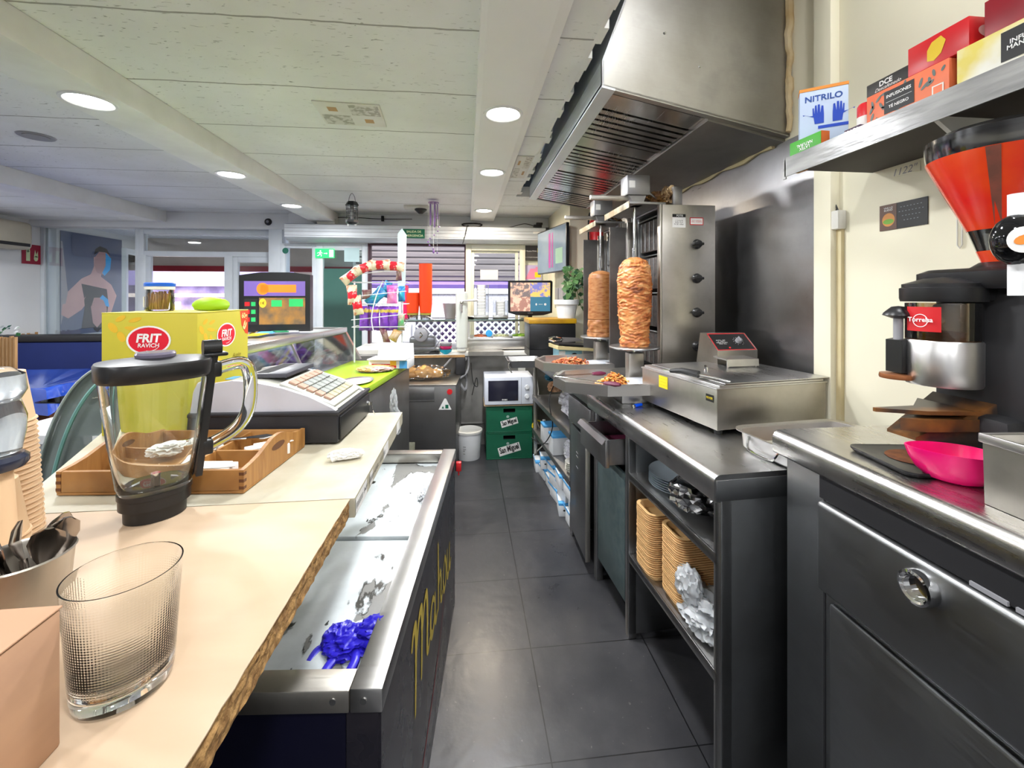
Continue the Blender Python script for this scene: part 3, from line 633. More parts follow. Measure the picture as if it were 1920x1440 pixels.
mc_ = [(.12, .025, .006), (.45, .13, .03), (.66, .3, .1), (.78, .5, .27)]
meat('kebab_meat_cone', 'browned layered chicken kebab meat on the near spit', .86, 2.12, 1.163, .455, [(0, .86), (.04, .93), (.1, .86), (.35, 1), (.75, 1.06), (.9, .94), (.96, .72), (1, .3)], mc_, False, 3)
ms_ = [(.22, .06, .012), (.33, .13, .04), (.38, .17, .06), (.4, .2, .08)]
meat('kebab_meat_cylinder', 'smooth pressed kebab meat cylinder on the far spit', .86, 2.68, 1.163, .42, [(0, 1), (.05, .98), (.5, .94), (.88, .93), (.94, .86), (.975, .66), (1, .2)], ms_, True, 9, .084)
mb = MB(); mb.blob((0, 0, 0), (.045, .03, .06), .6, 3, 4, 5, 0).blob((-.05, .03, -.01), (.06, .05, .045), .6, 3, 4, 8, 1)
tag(mb.build('greasy_foil', [mat('tan_foil', (.5, .36, .2), .3, .6, col2=(.12, .05, .02), ns=25), mat('burnt_paper', (.12, .05, .02), .7, col2=(.3, .16, .03), ns=18)], loc=(1.05, 2.12, 1.93), ang=20, flatsh=False), 'crumpled greasy foil and burnt paper on top of the near grill', 'foil')
mb = MB(); mb.blob((0, 0, 0), (.07, .03, .03), .5, 3, 4, 4); tag(mb.build('greasy_paper', bpy.data.materials['tan_foil'], loc=(.95, 2.75, 1.92)), 'greasy scrap of paper on top of the far grill', 'paper scrap')
def shavings(name, lab, x, y, z, rx, ry, n, seed, col):
    r2 = random.Random(seed); mb = MB()
    for i in range(n):
        a = r2.uniform(0, 6.28); q = r2.random()**.6; hh = (1-q**2)*.06
        p = Vector((q*rx*math.cos(a), q*ry*math.sin(a), .004+hh*r2.random())); l = r2.uniform(.01, .022); d = Vector((r2.uniform(-1, 1), r2.uniform(-1, 1), r2.uniform(-.2, .5))).normalized()*l
        u = d.orthogonal().normalized()*.005
        mb.tube([p-d, p+u, p+d], r2.uniform(.003, .006), 5, flat=.5, mi=i % 3)
    o = mb.build(name, [mat('shaving_a', c, .45, col2=tuple(k*.6 for k in c), ns=50) for c in col], loc=(x, y, z)); return tag(o, lab, 'sliced meat', kind='stuff')
cc = [(.7, .2, .07), (.85, .4, .16), (.5, .12, .05)]
shavings('sliced_meat', 'heap of orange chicken shavings in the near steel pan', .70, 1.98, .985, .085, .07, 420, 3, [(.85, .32, .06), (.9, .5, .15), (.6, .2, .05)])
shavings('sliced_meat', 'heap of reddish kebab shavings in the far steel pan', .62, 2.53, .985, .15, .1, 620, 5, cc)
for x, y, l in ((.84, 1.98, 'whitish fat-smeared board in the near steel pan'), (.82, 2.56, 'whitish fat-smeared board in the far steel pan')):
    tag(MB().prism([(-.1, -.1), (.08, -.12), (.12, .02), (.05, .08), (-.07, .07)], 'z', 0, .022).build('scraper_tray', mat('greasy_white', (.6, .62, .66), .4, col2=(.4, .42, .46), ns=9), loc=(x, y, .992)), l, 'tray')
# tongs with burgundy tips
tg = thing('kitchen_tongs', 'steel tongs with burgundy silicone tips lying across the near pan', 'tongs', tuple(on(1040, 705, 1.035)))
a = on(1040, 705, 1.035); b2 = on(1135, 718, 1.035)-a; c2 = on(1112, 701, 1.03)-a; c3 = on(1150, 722, 1.035)-a
MB().tube([(0, 0, 0), b2*.5, b2], .008, 8, flat=.35).tube([(0, 0, 0.002), c2*.5, c2], .008, 8, flat=.35).cyl((-.004, 0, -.006), (.012, 0, .008), .009).build('tong_arms', m_.chrome, tg)
m_.burg = mat('burgundy_silicone', (.13, .01, .045), .55, col2=(.1, .01, .035)); d_ = b2.normalized()
for q in (b2, c2):
    dd = q.normalized(); MB().tube([q-dd*.005, q+dd*.02, q+dd*.05, q+dd*.07], .02, 10, flat=.5, rs=[.012, .02, .021, .012]).build('silicone_tip', m_.burg, tg)
# ---------------------------------------------------------------- long low steel worktop unit
LC = thing('steel_worktop_unit', 'long low stainless steel worktop unit with drawer and open shelves', 'counter', (.672, 1.10, 0), R(3.5))
def wt(o, name, y0, y1, x1, z, m, nose=.045, r=.02, x0=0):
    pts = [(x0+.02, z-nose-.002), (x0+.004, z-nose), (x0, z-nose+.006)]+[(x0+r-r*math.cos(a), z-r+r*math.sin(a)) for a in [i*math.pi/2/6 for i in range(7)]]+[(x1, z), (x1, z-.03), (x0+.02, z-.03)]
    return MB().prism([(p[0], p[1]) for p in pts], 'y', y0, y1).build(name, m, o, ang=50)
wt(LC, 'worktop', 0, 1.02, .70, .93, m_.steelt, .075); wt(LC, 'worktop', 1.021, 2.5, .68, .925, steel('worktop_dull', (.34, .34, .34), .35, .4), .06)
MB().box(.03, .69, .012, .04, 0, .86, .002).build('end_panel', m_.steeld, LC); MB().box(.006, .70, -.002, .004, .857, .915, .002).build('worktop_end_lip', m_.steeld, LC)
each('leg', [(.03, .065, y, y+.035, 0, .86) for y in (.012, .6, .97, 1.37)], m_.steelp, LC)
for n_ in range(3): pass
each('divider_panel', [(.03, .69, .60, .615, .02, .86), (.03, .69, 1.39, 1.4, .02, .86)], m_.steeld, LC, .002)
for nm, z, y1 in (('shelf', .69, .6), ('shelf', .355, .6)): MB().box(.03, .68, .03, y1, z-.025, z, .003).box(.03, .036, .03, y1, z-.03, z+.002, .001).build(nm, m_.steel2, LC)
MB().box(.68, .69, .03, 1.4, .02, .86).build('back_panel', m_.steeld, LC)
MB().box(.035, .05, .65, .965, .12, .66, .003).build('door', mat('bluegrey_door', (.055, .085, .09), .45, col2=(.09, .12, .12), ns=30, rr=.1), LC)
dr = MB().box(-.06, -.04, .63, .95, .70, .82, .004).prism([(-.06, .82), (-.075, .80), (-.07, .80), (-.055, .815)], 'y', .63, .95).build('drawer', m_.steelp, LC)
MB().box(-.04, .5, .65, .66, .71, .81).box(-.04, .5, .92, .93, .71, .81).box(-.04, .5, .65, .93, .705, .712).build('drawer_box', m_.steelp, dr)
MB().box(-.03, .3, .67, .9, .715, .75, .01).build('dark_lining', m_.burg, dr)
d2 = MB().box(.005, .03, 1.0, 1.36, .70, .845, .004).build('drawer', m_.steelp, LC)
d3 = MB().box(0, .02, -.33, 0, .06, .68, .004).build('door', m_.steeld, LC, loc=(.02, 1.36, 0), rot=(0, 0, R(-4)))
MB().box(-.004, .022, -.336, -.33, .06, .68, .002).build('door_edge', m_.steelw, d3)
mb = MB()
for z in (.55, .53, .47): mb.box(-.001, 0, -.17, -.13, z, z+.004)
mb.build('scratch_mark', m_.grey, d3)
# rack bay further back
rk = [(.03, 1.41), (.03, 2.45)]
each('rack_post', [(x, x+.03, y, y+.03, 0, .87) for y in (1.42, 2.45) for x in (.04, .62)], m_.steelw, LC)
for z in (.58, .30): MB().box(.035, .66, 1.42, 2.48, z-.012, z, .003).box(.032, .038, 1.42, 2.48, z-.03, z+.004).build('rack_shelf', m_.steelp, LC)
LM = Matrix.Translation((.672, 1.10, 0)) @ Matrix.Rotation(R(3.5), 4, 'Z')
def L(x, y, z): return tuple(LM @ Vector((x, y, z)))
# things on its shelves
m_.plate = mat('bluish_white_plate', (.52, .6, .66), .35)
for i in range(6):
    prof = [(0, .004), (.075, .004), (.085, .008), (.118, .016), (.12, .0175), (.117, .014), (.08, .004), (.07, 0), (0, 0)]
    mb = MB(); mb.lathe(prof, 48)
    for v in mb.bm.verts:
        rr = math.hypot(v.co.x, v.co.y)
        if rr > .1: v.co.z += .0012*math.sin(24*math.atan2(v.co.y, v.co.x))
    if i == 0: pl0 = mb.build('paper_plate', m_.plate, loc=L(.17, .44, .692)); o = pl0
    else: o = pl0.copy(); C.objects.link(o); o.location = L(.17, .44, .692+i*.0085)
    tag(o, ('topmost ' if i == 5 else '')+'fluted pale blue disposable plate stacked on the upper shelf', 'plate', 'plates on the upper shelf of the low unit')
    if i: mb.bm.free()
fb = MB(); fb.blob((0, 0, 0), (.15, .1, .068), .28, 1.7, 4, 12)
o = fb.build('foil_bag', mat('silver_foil', (.55, .55, .56), .14, 1, bump=.5, bs=9), loc=L(.15, .235, .758), rot=(0, R(8), R(20)), ang=15); tag(o, 'crumpled silver foil bag on the upper shelf of the low unit', 'bag')
tag(MB().blob((0, 0, 0), (.15, .09, .055), .15, 1.6, 4, 3).build('black_bag', mat('black_film', (.015, .015, .02), .15, bump=.3, bs=8), loc=L(.33, .17, .755)), 'shiny black bag behind the silver foil bag', 'bag')
tb = thing('serving_tray', 'dark rounded tray standing at the end of the upper shelf', 'tray', L(.12, .07, .692))
MB().box(-.05, .3, -.01, .01, 0, .13, .03).build('tray_plate', m_.black, tb)
# stacks of cardboard food trays
m_.tray = mat('kraft_tray', (.72, .45, .2), .7, col2=(.66, .4, .17), ns=12)
def ftray():
    mb = MB()
    def rr(w, d, r, z, n=5): return [Vector((sx*(w/2-r)+r*math.cos(a), sy*(d/2-r)+r*math.sin(a), z)) for sx, sy, a0 in ((1, 1, 0), (-1, 1, 90), (-1, -1, 180), (1, -1, 270)) for a in [R(a0+90*i/n) for i in range(n+1)]]
    mb.loft([rr(.152, .094, .02, 0), rr(.174, .116, .03, .024), rr(.195, .135, .033, .025), rr(.195, .135, .033, .027), rr(.172, .114, .029, .0265), rr(.15, .092, .019, .003)], cap=(True, True))
    return mb
t1 = None
for (x, y, n, lab, grp) in ((.14, .31, 30, 'kraft food tray in the taller front stack on the bottom shelf', 'food trays in the front stack'), (.12, .47, 30, 'kraft food tray in the rear stack against the divider on the bottom shelf', 'food trays in the rear stack'), (.30, .24, 26, 'kraft food tray in the stack furthest inside the bottom shelf', 'food trays in the inner stack')):
    for i in range(n):
        if t1 is None: t1 = ftray().build('food_tray', m_.tray); o = t1
        else: o = t1.copy(); C.objects.link(o)
        o.location = L(x+rnd.uniform(-.001, .001), y+rnd.uniform(-.0012, .0012), .356+i*.0078); o.rotation_euler = (0, 0, R(3.5+rnd.uniform(-1.2, 1.2)))
        tag(o, ('topmost '+lab if i == n-1 else lab), 'food tray', grp)
m_.bag = mat('thin_white_bag', (.62, .64, .66), .35, col2=(.5, .52, .54), bump=.3, bs=12, trans=.25, sss=.1)
tag(MB().blob((0, 0, 0), (.09, .13, .065), .4, 1.9, 5, 21).blob((.02, -.05, -.01), (.07, .05, .04), .4, 2.2, 4, 22).build('plastic_bag', m_.bag, loc=L(.125, .19, .405), ang=50), 'crumpled translucent plastic bag in front of the food trays', 'bag')
tag(MB().blob((0, 0, 0), (.035, .055, .06), .4, 1.8, 4, 25).build('plastic_film', m_.bag, loc=L(.065, .225, .475), ang=50), 'crumpled whitish film leaning on the food tray stack', 'plastic film')
# rack goods: cartons with blue caps, bags
m_.carton = mat('white_carton', (.68, .7, .72), .5, col2=(.62, .64, .66)); m_.lblue = mat('light_blue_print', (.08, .35, .7), .5)
def carton(x, y, z, ry, lab):
    c = thing('milk_carton', lab, 'carton', L(x, y, z), R(3.5)+ry, 'blue and white cartons under the rack')
    MB().box(-.035, .035, -.09, .055, 0, .085, .003).build('pack', m_.carton, c); MB().box(-.036, .036, -.0905, -.05, .07, .0865, .002).box(-.0365, -.0345, -.09, .09, .072, .086, .002).build('blue_band', m_.lblue, c)
    F = frame((0, -.0906, .04), (1, 0, 0), (0, 0, 1)); flat('round_mark', [ell(.0, 0, .008, .006, 12)], m_.btext, c, F); return c
k = 0; c0 = None
for row, (y, nz) in enumerate(((1.5, 3), (1.68, 3), (1.86, 2), (2.04, 2), (2.22, 2), (2.38, 1))):
    for z in range(nz):
        for xx in (.08, .155):
            lab = 'white carton with light blue band stacked on the floor under the rack'
            if c0 is None: c0 = carton(xx, y, z*.088, 0, lab)
            else:
                c = copy_tree(c0); c.location = L(xx+(.012 if z % 2 else 0), y, z*.088); c.rotation_euler = (0, 0, R(3.5)+rnd.uniform(-.2, .2)); c.location.x += rnd.uniform(-.02, .01)
tag(MB().blob((0, 0, 0), (.13, .32, .10), .35, 1.9, 5, 31).build('plastic_sack', mat('smoky_clear_plastic', (.45, .45, .5), .2, col2=(.6, .6, .64), bump=.5, bs=10), loc=L(.22, 1.75, .66), ang=45), 'big crumpled clear plastic sack on the upper rack shelf', 'sack')
tag(MB().blob((0, 0, 0), (.1, .25, .08), .4, 2.4, 5, 35).build('plastic_sack', bpy.data.materials['smoky_clear_plastic'], loc=L(.2, 1.7, .36), ang=45), 'crumpled clear plastic sack on the lower rack shelf', 'sack')
tag(MB().blob((0, 0, 0), (.05, .06, .045), .25, 2, 4, 41).build('bread_bun', mat('bun', (.45, .22, .1), .6, col2=(.6, .35, .2)), loc=L(.10, 2.02, .74)), 'brown bread bun in plastic on the rack below the far pan', 'bread')
tag(MB().blob((0, 0, 0), (.05, .08, .03), .4, 2, 4, 44).build('blue_cloth', mat('petrol_cloth', (.01, .13, .22), .7), loc=L(.10, 2.1, .80)), 'petrol blue cloth stuffed above the bread bun on the rack', 'cloth')
for i, (y, z) in enumerate(((1.9, .302), (2.15, .302))):
    b3 = thing('carton_box', ('white box with blue lid standing on the lower rack shelf', 'white box with blue lid at the far end of the lower rack shelf')[i], 'box', L(.1, y, z), R(3.5))
    MB().box(-.06, .06, -.06, .06, 0, .13, .003).build('box_body', m_.carton, b3); MB().box(-.062, .062, -.062, .062, .12, .135, .002).build('lid', m_.lblue, b3)
for i in range(5):
    tag(MB().lathe([(.055, 0), (.075, .02), (.073, .02), (.053, .004), (0, .004)], 26).build('small_bowl', m_.offw, loc=L(.12, 1.55, .302+i*.012)), 'cream bowl in the short pile on the lower rack shelf', 'bowl', 'cream bowls on the rack')
wb = thing('white_bottle', 'small white bottle with yellow label lying on the rack', 'bottle', L(.09, 2.3, .30), 0)
MB().lathe([(0, 0), (.025, 0), (.026, .01), (.026, .08), (.012, .1), (.012, .12), (0, .12)], 18).build('bottle_body', m_.white, wb); MB().lathe([(.0265, .02), (.0265, .06)], 18).build('label_band', m_.yel, wb)
# white scale-like box, dark appliance and wrapped stack on the far end of the worktop
a = at(1065, 640, 3.2)
# fryer ---------------------------------------------------------------
FR = thing('electric_fryer', 'double stainless steel table fryer with lid on the low worktop', 'fryer', (.866, 1.40, .93), R(9))
for x in (.03, .46):
    for y in (.03, .43): MB().cyl((x, y, 0), (x, y, .022), .014).build('foot', m_.rub, FR)
mb = MB(); mb.box(0, .49, 0, .47, .02, .165, .004); mb.build('fryer_body', m_.steelw, FR)
MB().box(-.004, .494, -.004, .474, .163, .169, .002).box(.01, .48, .0, .47, .168, .178, .004).build('rim', m_.steel, FR)
MB().box(.03, .5, -.005, .44, .18, .185, .002).build('lid', m_.steelt, FR, rot=(0, 0, 0))
MB().tube([(.12, .2, .186), (.12, .2, .2), (.15, .24, .2), (.15, .24, .186)], .007, 6).build('lid_grip', m_.chrome, FR)
F = frame((-.0006, .47, .0), (0, -1, 0), (0, 0, 1)); lb = flat('yellow_label', [rc(.13, .19, .105, .155)], m_.yel, FR, F)
lb2 = flat('brand_badge', [rc(.415, .455, .115, .14)], m_.btext, FR, F); text('FRYER', m_.yel, lb2, F, .435, .1275, .032, off=.001, name='badge_print'); text('- - - - - -\n- - - - -\n- - - - - -', m_.btext, lb, F, .16, .13, .05, off=.001)
def basket_handle(x0, y0, x1, y1, z, lab):
    h = thing('basket_handle', lab, 'fryer basket', (x0, y0, z)); d = Vector((x1-x0, y1-y0, 0)); e = d.normalized()
    MB().tube([(0, 0, 0), d*.4+Vector((0, 0, .006)), d], .018, 10, flat=.75, rs=[.010, .015, .018, .016]).build('grip', m_.rub, h)
    MB().tube([-e*.03, (0, 0, 0)], .004, 6).tube([d, d+e*.06+Vector((0, 0, -.004)), d+e*.11+Vector((.0, 0, -.012))], .0035, 6).build('wire', m_.chrome, h); return h
a = on(1262, 700, 1.118); b2 = on(1310, 707, 1.118); basket_handle(a.x-.01, a.y, b2.x, b2.y, 1.128, 'black frying basket handle resting on the fryer edge')
a = on(1185, 688, 1.05); b2 = on(1238, 689, 1.05); basket_handle(a.x, a.y, b2.x, b2.y, 1.055, 'black basket handle beyond the fryer, over the near pan')
# control head
q0 = at(1345, 690, 1.80); CHd = thing('fryer_control_head', 'slanted fryer control box with black panel, red border and dial', 'control box', (q0.x, 1.80, 1.10), R(3))
w_ = .20
MB().prism([(0, 0), (0, .075), (.085, .145), (.13, .145), (.16, 0)], 'x', 0, w_).build('head_housing', m_.steelw, CHd, ang=20)
Fh = frame((0, 0, .075), (1, 0, 0), (0, .085, .07)); k_ = math.hypot(.085, .07)
pn = flat('control_panel', [rc(.004, w_-.004, .002, k_-.001), (rc(.008, w_-.008, .006, k_-.006), 1)], [m_.red, m_.btext], CHd, Fh)
text('AUTO - OFF\n0 - 190 C\nMADE TO FRY\nMAX 10 L', m_.wtext, pn, Fh, .05, .052, .055, off=.0012, name='panel_print')
dk = MB().lathe([(.0, .016), (.013, .016), (.015, 0)], 20).box(-.002, .002, -.013, .013, .016, .022, .001); dk.build('dial', m_.grey, CHd, M=Fh @ Matrix.Translation((.135, .055, 0)))
mb = MB()
for i in range(11): a_ = R(-60+i*30); mb.box(.021, .025, -.0008, .0008, .0012, .0016, M=Matrix.Rotation(a_, 4, 'Z'))
mb.build('dial_scale', m_.wtext, CHd, M=Fh @ Matrix.Translation((.135, .055, 0)))
MB().sph((0, 0, 0), .005, 1).build('indicator', m_.red, CHd, M=Fh @ Matrix.Translation((.07, .015, .002)))
MB().prism([(-.03, .045), (-.09, .045), (-.092, .02), (-.096, .02), (-.094, .05), (-.0, .052), (-.0, .047)], 'x', -.02, .13).box(-.01, -.003, -.085, -.08, -.02, .03).box(.12, .127, -.085, -.08, -.02, .03).build('hanging_bracket', m_.steel, CHd, ang=20)
# lighter
a = on(1195, 763, .93); lg = thing('cigarette_lighter', 'blue lighter lying on the low worktop', 'lighter', (a.x, a.y, .937), R(30))
MB().box(-.02, .03, -.008, .008, -.006, .007, .005, seg=3).build('lighter_body', mat('blue_gloss', (.0, .07, .7), .15), lg); MB().box(-.032, -.02, -.007, .007, -.006, .006, .002).build('metal_cap', m_.chrome, lg)
# roasting tray
RT = thing('roasting_tray', 'shallow stainless roasting tray with side handle on the low worktop', 'roasting tray', (1.075, 1.205, .932), R(6))
def rr(w, d, r, z, n=5): return [Vector((sx*(w/2-r)+r*math.cos(a), sy*(d/2-r)+r*math.sin(a), z)) for sx, sy, a0 in ((1, 1, 0), (-1, 1, 90), (-1, -1, 180), (1, -1, 270)) for a in [R(a0+90*i/n) for i in range(n+1)]]
MB().loft([rr(.36, .20, .03, 0), rr(.385, .225, .04, .01), rr(.395, .235, .045, .06), rr(.425, .265, .055, .063), rr(.425, .265, .055, .061), rr(.39, .23, .04, .058), rr(.378, .22, .035, .012), rr(.355, .195, .028, .004)]).build('tray_body', m_.steel, RT)
MB().tube([(-.196, .06, .05), (-.208, .05, .022), (-.205, .03, .012), (-.205, -.03, .012), (-.208, -.05, .022), (-.196, -.06, .05)], .0035, 8, k=5).build('side_handle', m_.chrome, RT)
flat('browned_film', [[(p.x*.98, p.y*.98) for p in rr(.36, .2, .03, 0)]], mat('brown_residue', (.35, .2, .1), .3, .7), RT, frame((0, 0, .0045), (1, 0, 0), (0, 1, 0)))

# ---------------------------------------------------------------- near counter with drawer
NC = thing('coffee_counter', 'near stainless steel counter with ring-pull drawer and door', 'counter', (.82, 0, 0))
wt(NC, 'worktop', -.7, 1.07, .575, 1.06, steel('near_worktop', (.6, .59, .57), .26, .25, dir_=(14, 1, 14)), .06, .022)
MB().box(.022, .57, -.7, 1.045, 0, 1.0, .002).build('carcass', m_.steeld, NC)
a = ax(1535, 935, .826); b2 = ax(1560, 1128, .83); z1 = a.z; y1 = a.y
dw = MB().box(-.004, .022, -.65, y1, b2.z+.012, z1, .012, seg=4).build('drawer', m_.steeld, NC)
q = ax(1716, 1102, .80); 
MB().lathe([(.030, .0), (.031, .012), (.029, .02), (.025, .0215), (.0215, .018), (.0205, .005), (0, .004)], 36, c=(0, 0, 0), M=Matrix.Translation((-.004, q.y, q.z)) @ Matrix.Rotation(R(-90), 4, 'Y')).build('ring_pull', m_.chrome, dw)
MB().box(.0, .022, -.65, b2.y, .05, b2.z, .008).build('door', m_.steeld, NC)
MB().box(.021, .024, y1-.002, y1+.003, .03, 1.0).build('panel_seam', m_.dark, NC)
MB().box(.008, .022, -.65, y1, z1+.004, 1.0).build('drawer_gap', m_.dark, NC)
mb = MB()
for i in range(9): mb.box(.004, .009, .1+i*.06+rnd.uniform(-.01, .01), .14+i*.06, z1+.002, z1+.002+rnd.uniform(.004, .012))
mb.build('drawer_contents', m_.grey, NC)
# pink scoop
PS = thing('pink_scoop', 'bright pink plastic scoop on the near counter', 'scoop', tuple(on(1800, 905, 1.06)), R(-35))
mb = MB(); secs = []
for i, (k2, z) in enumerate(((.35, 0), (.62, .006), (.82, .022), (.95, .042), (1.03, .062), (1.0, .062), (.9, .04), (.75, .02), (.5, .006), (.3, .003))):
    ring = []
    for j in range(36):
        a_ = 2*math.pi*j/36; x = math.cos(a_); y = math.sin(a_)
        rx = .055*k2*(1.45 if x < 0 else 1.0); ring.append(Vector((x*rx*(1 if x > 0 else (1-.12*abs(y))), y*.047*k2, z+.0)))
    secs.append(ring)
mb.loft(secs, cap=(True, True)).build('scoop_bowl', mat('pink_plastic', (.85, .005, .17), .28, sss=.1), PS)
# steel container
q = on(1842, 945, 1.06); SCn = thing('steel_container', 'rectangular steel container with rolled rim beside the pink scoop', 'container', (q.x, q.y, 1.061), R(-4))
MB().loft([[Vector((x, y, 0)) for x, y in ((.004, 0), (.24, 0), (.24, -.18), (.004, -.18))], [Vector((x, y, .12)) for x, y in ((0, 0), (.25, 0), (.25, -.19), (0, -.19))], [Vector((x, y, .12)) for x, y in ((.006, -.006), (.244, -.006), (.244, -.184), (.006, -.184))], [Vector((x, y, .01)) for x, y in ((.009, -.006), (.234, -.006), (.234, -.174), (.009, -.174))]]).build('container_body', m_.steelw, SCn)
MB().box(-.004, .0, -.194, .004, .106, .122, .002).box(-.004, .254, 0, .004, .106, .122, .002).build('rim', m_.steel, SCn)
MB().box(.01, .2, -.15, -.02, .09, .1, .004).build('papers', m_.paper, SCn)
# ---------------------------------------------------------------- coffee grinder
G = thing('coffee_grinder', 'black coffee grinder with red bean hopper and clear doser', 'coffee grinder', (1.13, .79, 1.06))
gl = lambda px, py, Y: at(px, py, Y)-Vector((1.13, .79, 1.06))
MB().box(-.06, .1, -.09, .09, .0, .38, .02).box(-.1, .1, -.08, .085, .0, .12, .02).build('body', m_.blackm, G)
MB().loft([rr(.22, .2, .05, .375), rr(.23, .21, .055, .385), rr(.23, .21, .055, .41), rr(.2, .18, .05, .418)]).build('top_cover', m_.black, G, loc=(.01, .01, 0))
MB().lathe([(.05, .405), (.05, .42), (.034, .432)], 30, cap=(True, True)).build('collar', m_.black, G)
m_.hop = mat('smoky_hopper', (.75, .75, .72), .12, trans=.85, alpha=1); m_.beans = mat('red_tint', (.62, .012, .01), .22, col2=(.72, .08, .01), ns=5, coat=.5)
MB().lathe([(.03, .43), (.052, .50), (.118, .658), (.122, .69), (.120, .69), (.116, .658), (.05, .502), (.028, .432)], 40).build('hopper', pane('hopper_plastic', (.6, .6, .6), rough=.1, fm=2), G)
MB().lathe([(.0304, .4305), (.0388, .456)], 40).build('red_hopper_band', m_.beans, G); cvv = math.atan2(-.79, -1.13)-.1; MB().loft([[Vector((r_*math.cos(cvv+o_), r_*math.sin(cvv+o_), z_)) for r_, z_ in ((.0535, .502), (.1192, .656))] for o_ in (-.09, .09)], closed=False, cap=(False, False)).build('bean_strip', mat('dark_bean_strip', (.13, .05, .035), .4, col2=(.2, .06, .04), ns=40), G); MB().lathe([(.0528, .50), (.1186, .657)], 40).build('red_hopper_band', m_.beans, G)
MB().lathe([(.119, .685), (.121, .70), (.1, .712), (.04, .72), (0, .72)], 40).build('hopper_lid', pane('lid_plastic', (.25, .25, .27), rough=.15, fm=2.5), G)
q = gl(1767, 600, .817); dx, dy = q.x, q.y
MB().lathe([(.06, .265), (.061, .268), (.061, .345), (.058, .345), (.058, .268)], 40, c=(dx, dy, 0)).build('doser_glass', pane('doser_clear', (.8, .72, .6), rough=.05, fm=2), G)
MB().lathe([(.0, .17), (.06, .17), (.062, .175), (.0625, .262), (.06, .266), (0, .266)], 40, c=(dx, dy, 0)).build('doser_band', m_.steel, G)
MB().lathe([(0, .286), (.05, .284), (.0575, .275), (.0575, .266)], 30, c=(dx, dy, 0)).build('ground_coffee', mat('ground_coffee', (.2, .07, .02), .9, col2=(.12, .04, .015), ns=60, bump=.3, bs=80), G)
MB().lathe([(.0, .348), (.068, .348), (.070, .355), (.070, .377), (.066, .379), (.066, .386), (.03, .398), (0, .401)], 40, c=(dx, dy, 0)).box(dx, dx+.11, dy-.06, dy+.06, .348, .377, .01).build('doser_lid', m_.black, G)
MB().box(dx+.005, dx+.03, dy-.03, dy+.03, .27, .345, .01).cyl((dx+.0, dy-.035, .31), (dx, dy-.04, .31), .006).build('doser_sweeper', m_.grey, G)
# brand plate on the doser glass, facing the camera side
ca = Vector((0-(1.13+dx), 0-(.79+dy), 0)).normalized(); uu = Vector((-ca.y, ca.x, 0)); a0_ = math.atan2(ca.y, ca.x)-.95*0
mb = MB(); cen = math.atan2(ca.y, ca.x)-.55; n_ = 12; sec = [[Vector((dx+.0622*math.cos(cen+(i/n_-.5)*1.05), dy+.0622*math.sin(cen+(i/n_-.5)*1.05), z)) for i in range(n_+1)] for z in (.285, .337)]
mb.loft(sec, cap=(False, False), closed=False); bp_ = mb.build('brand_plate', m_.red, G, ang=180)
nn = Vector((math.cos(cen), math.sin(cen), 0)); Fb = frame(Vector((dx, dy, .308))+nn*.0634, (-nn.y, nn.x, 0), (0, 0, 1)); text('Torrelsa', m_.wtext, bp_, Fb, 0, .002, .046, bold=.02)
flat('cup_ring', [[(.014*math.cos(a_), .014*math.sin(a_)) for a_ in [i*.2 for i in range(32)]]+[(.0125*math.cos(a_), .0125*math.sin(a_)) for a_ in [i*.2 for i in range(31, -1, -1)]]], m_.wtext, bp_, Fb)
# tamper
q = gl(1700, 665, .86); tx, ty = q.x, q.y
MB().prism([(-.028, .19), (-.028, .262), (-.01, .265), (.035, .235), (.04, .19)], 'y', ty-.018, ty+.018, M=Matrix.Translation((tx-.005, 0, 0))).build('tamper_arm', m_.black, G)
MB().cyl((tx-.021, ty, .255), (tx-.021, ty, .315), .009, n=12).build('tamper_rod', m_.grey, G)
MB().lathe([(0, .338), (.012, .336), (.026, .322), (.028, .317), (.012, .31), (0, .31)], 24, c=(tx-.021, ty, 0)).build('tamper_knob', m_.black, G)
MB().lathe([(0, .176), (.033, .176), (.034, .179), (.033, .186), (0, .188)], 28, c=(tx-.021, ty, 0)).build('tamper_disc', mat('copper_disc', (.35, .13, .05), .4, .6), G)
# fork, chute and drip tray
m_.cof = mat('coffee_stained_black', (.03, .022, .018), .35, col2=(.2, .08, .02), ns=9, lo=.45, hi=.62)
MB().prism([(-.02, -.06), (-.12, -.045), (-.2, -.01), (-.2, -.004), (-.1, .0), (-.02, .06)], 'z', .118, .126, M=Matrix.Translation((dx+.03, dy, 0))).prism([(-.02, -.06), (-.13, -.05), (-.165, -.03), (-.15, -.02), (-.02, .0)], 'z', .085, .11, M=Matrix.Translation((dx+.03, dy, 0))).build('portafilter_fork', m_.cof, G)
MB().loft([[Vector((dx-.10, dy-.03, .062)), Vector((dx-.10, dy+.03, .062)), Vector((dx-.10, dy+.03, .068)), Vector((dx-.10, dy-.03, .068))], [Vector((dx+.05, dy-.07, .02)), Vector((dx+.05, dy+.07, .02)), Vector((dx+.05, dy+.06, .14)), Vector((dx+.05, dy-.06, .14))]]).build('chute', m_.cof, G)
MB().loft([rr(.17, .16, .02, .0), rr(.18, .17, .022, .006), rr(.18, .17, .022, .01), rr(.17, .16, .02, .008)]).build('drip_tray', m_.black, G, loc=(-.165, .03, .002), rot=(0, 0, R(-8)))
flat('coffee_spill', [ell(0, 0, .06, .05, 20)], bpy.data.materials['ground_coffee'], G, frame((-.16, .035, .0105), (1, 0, 0), (0, 1, 0)))
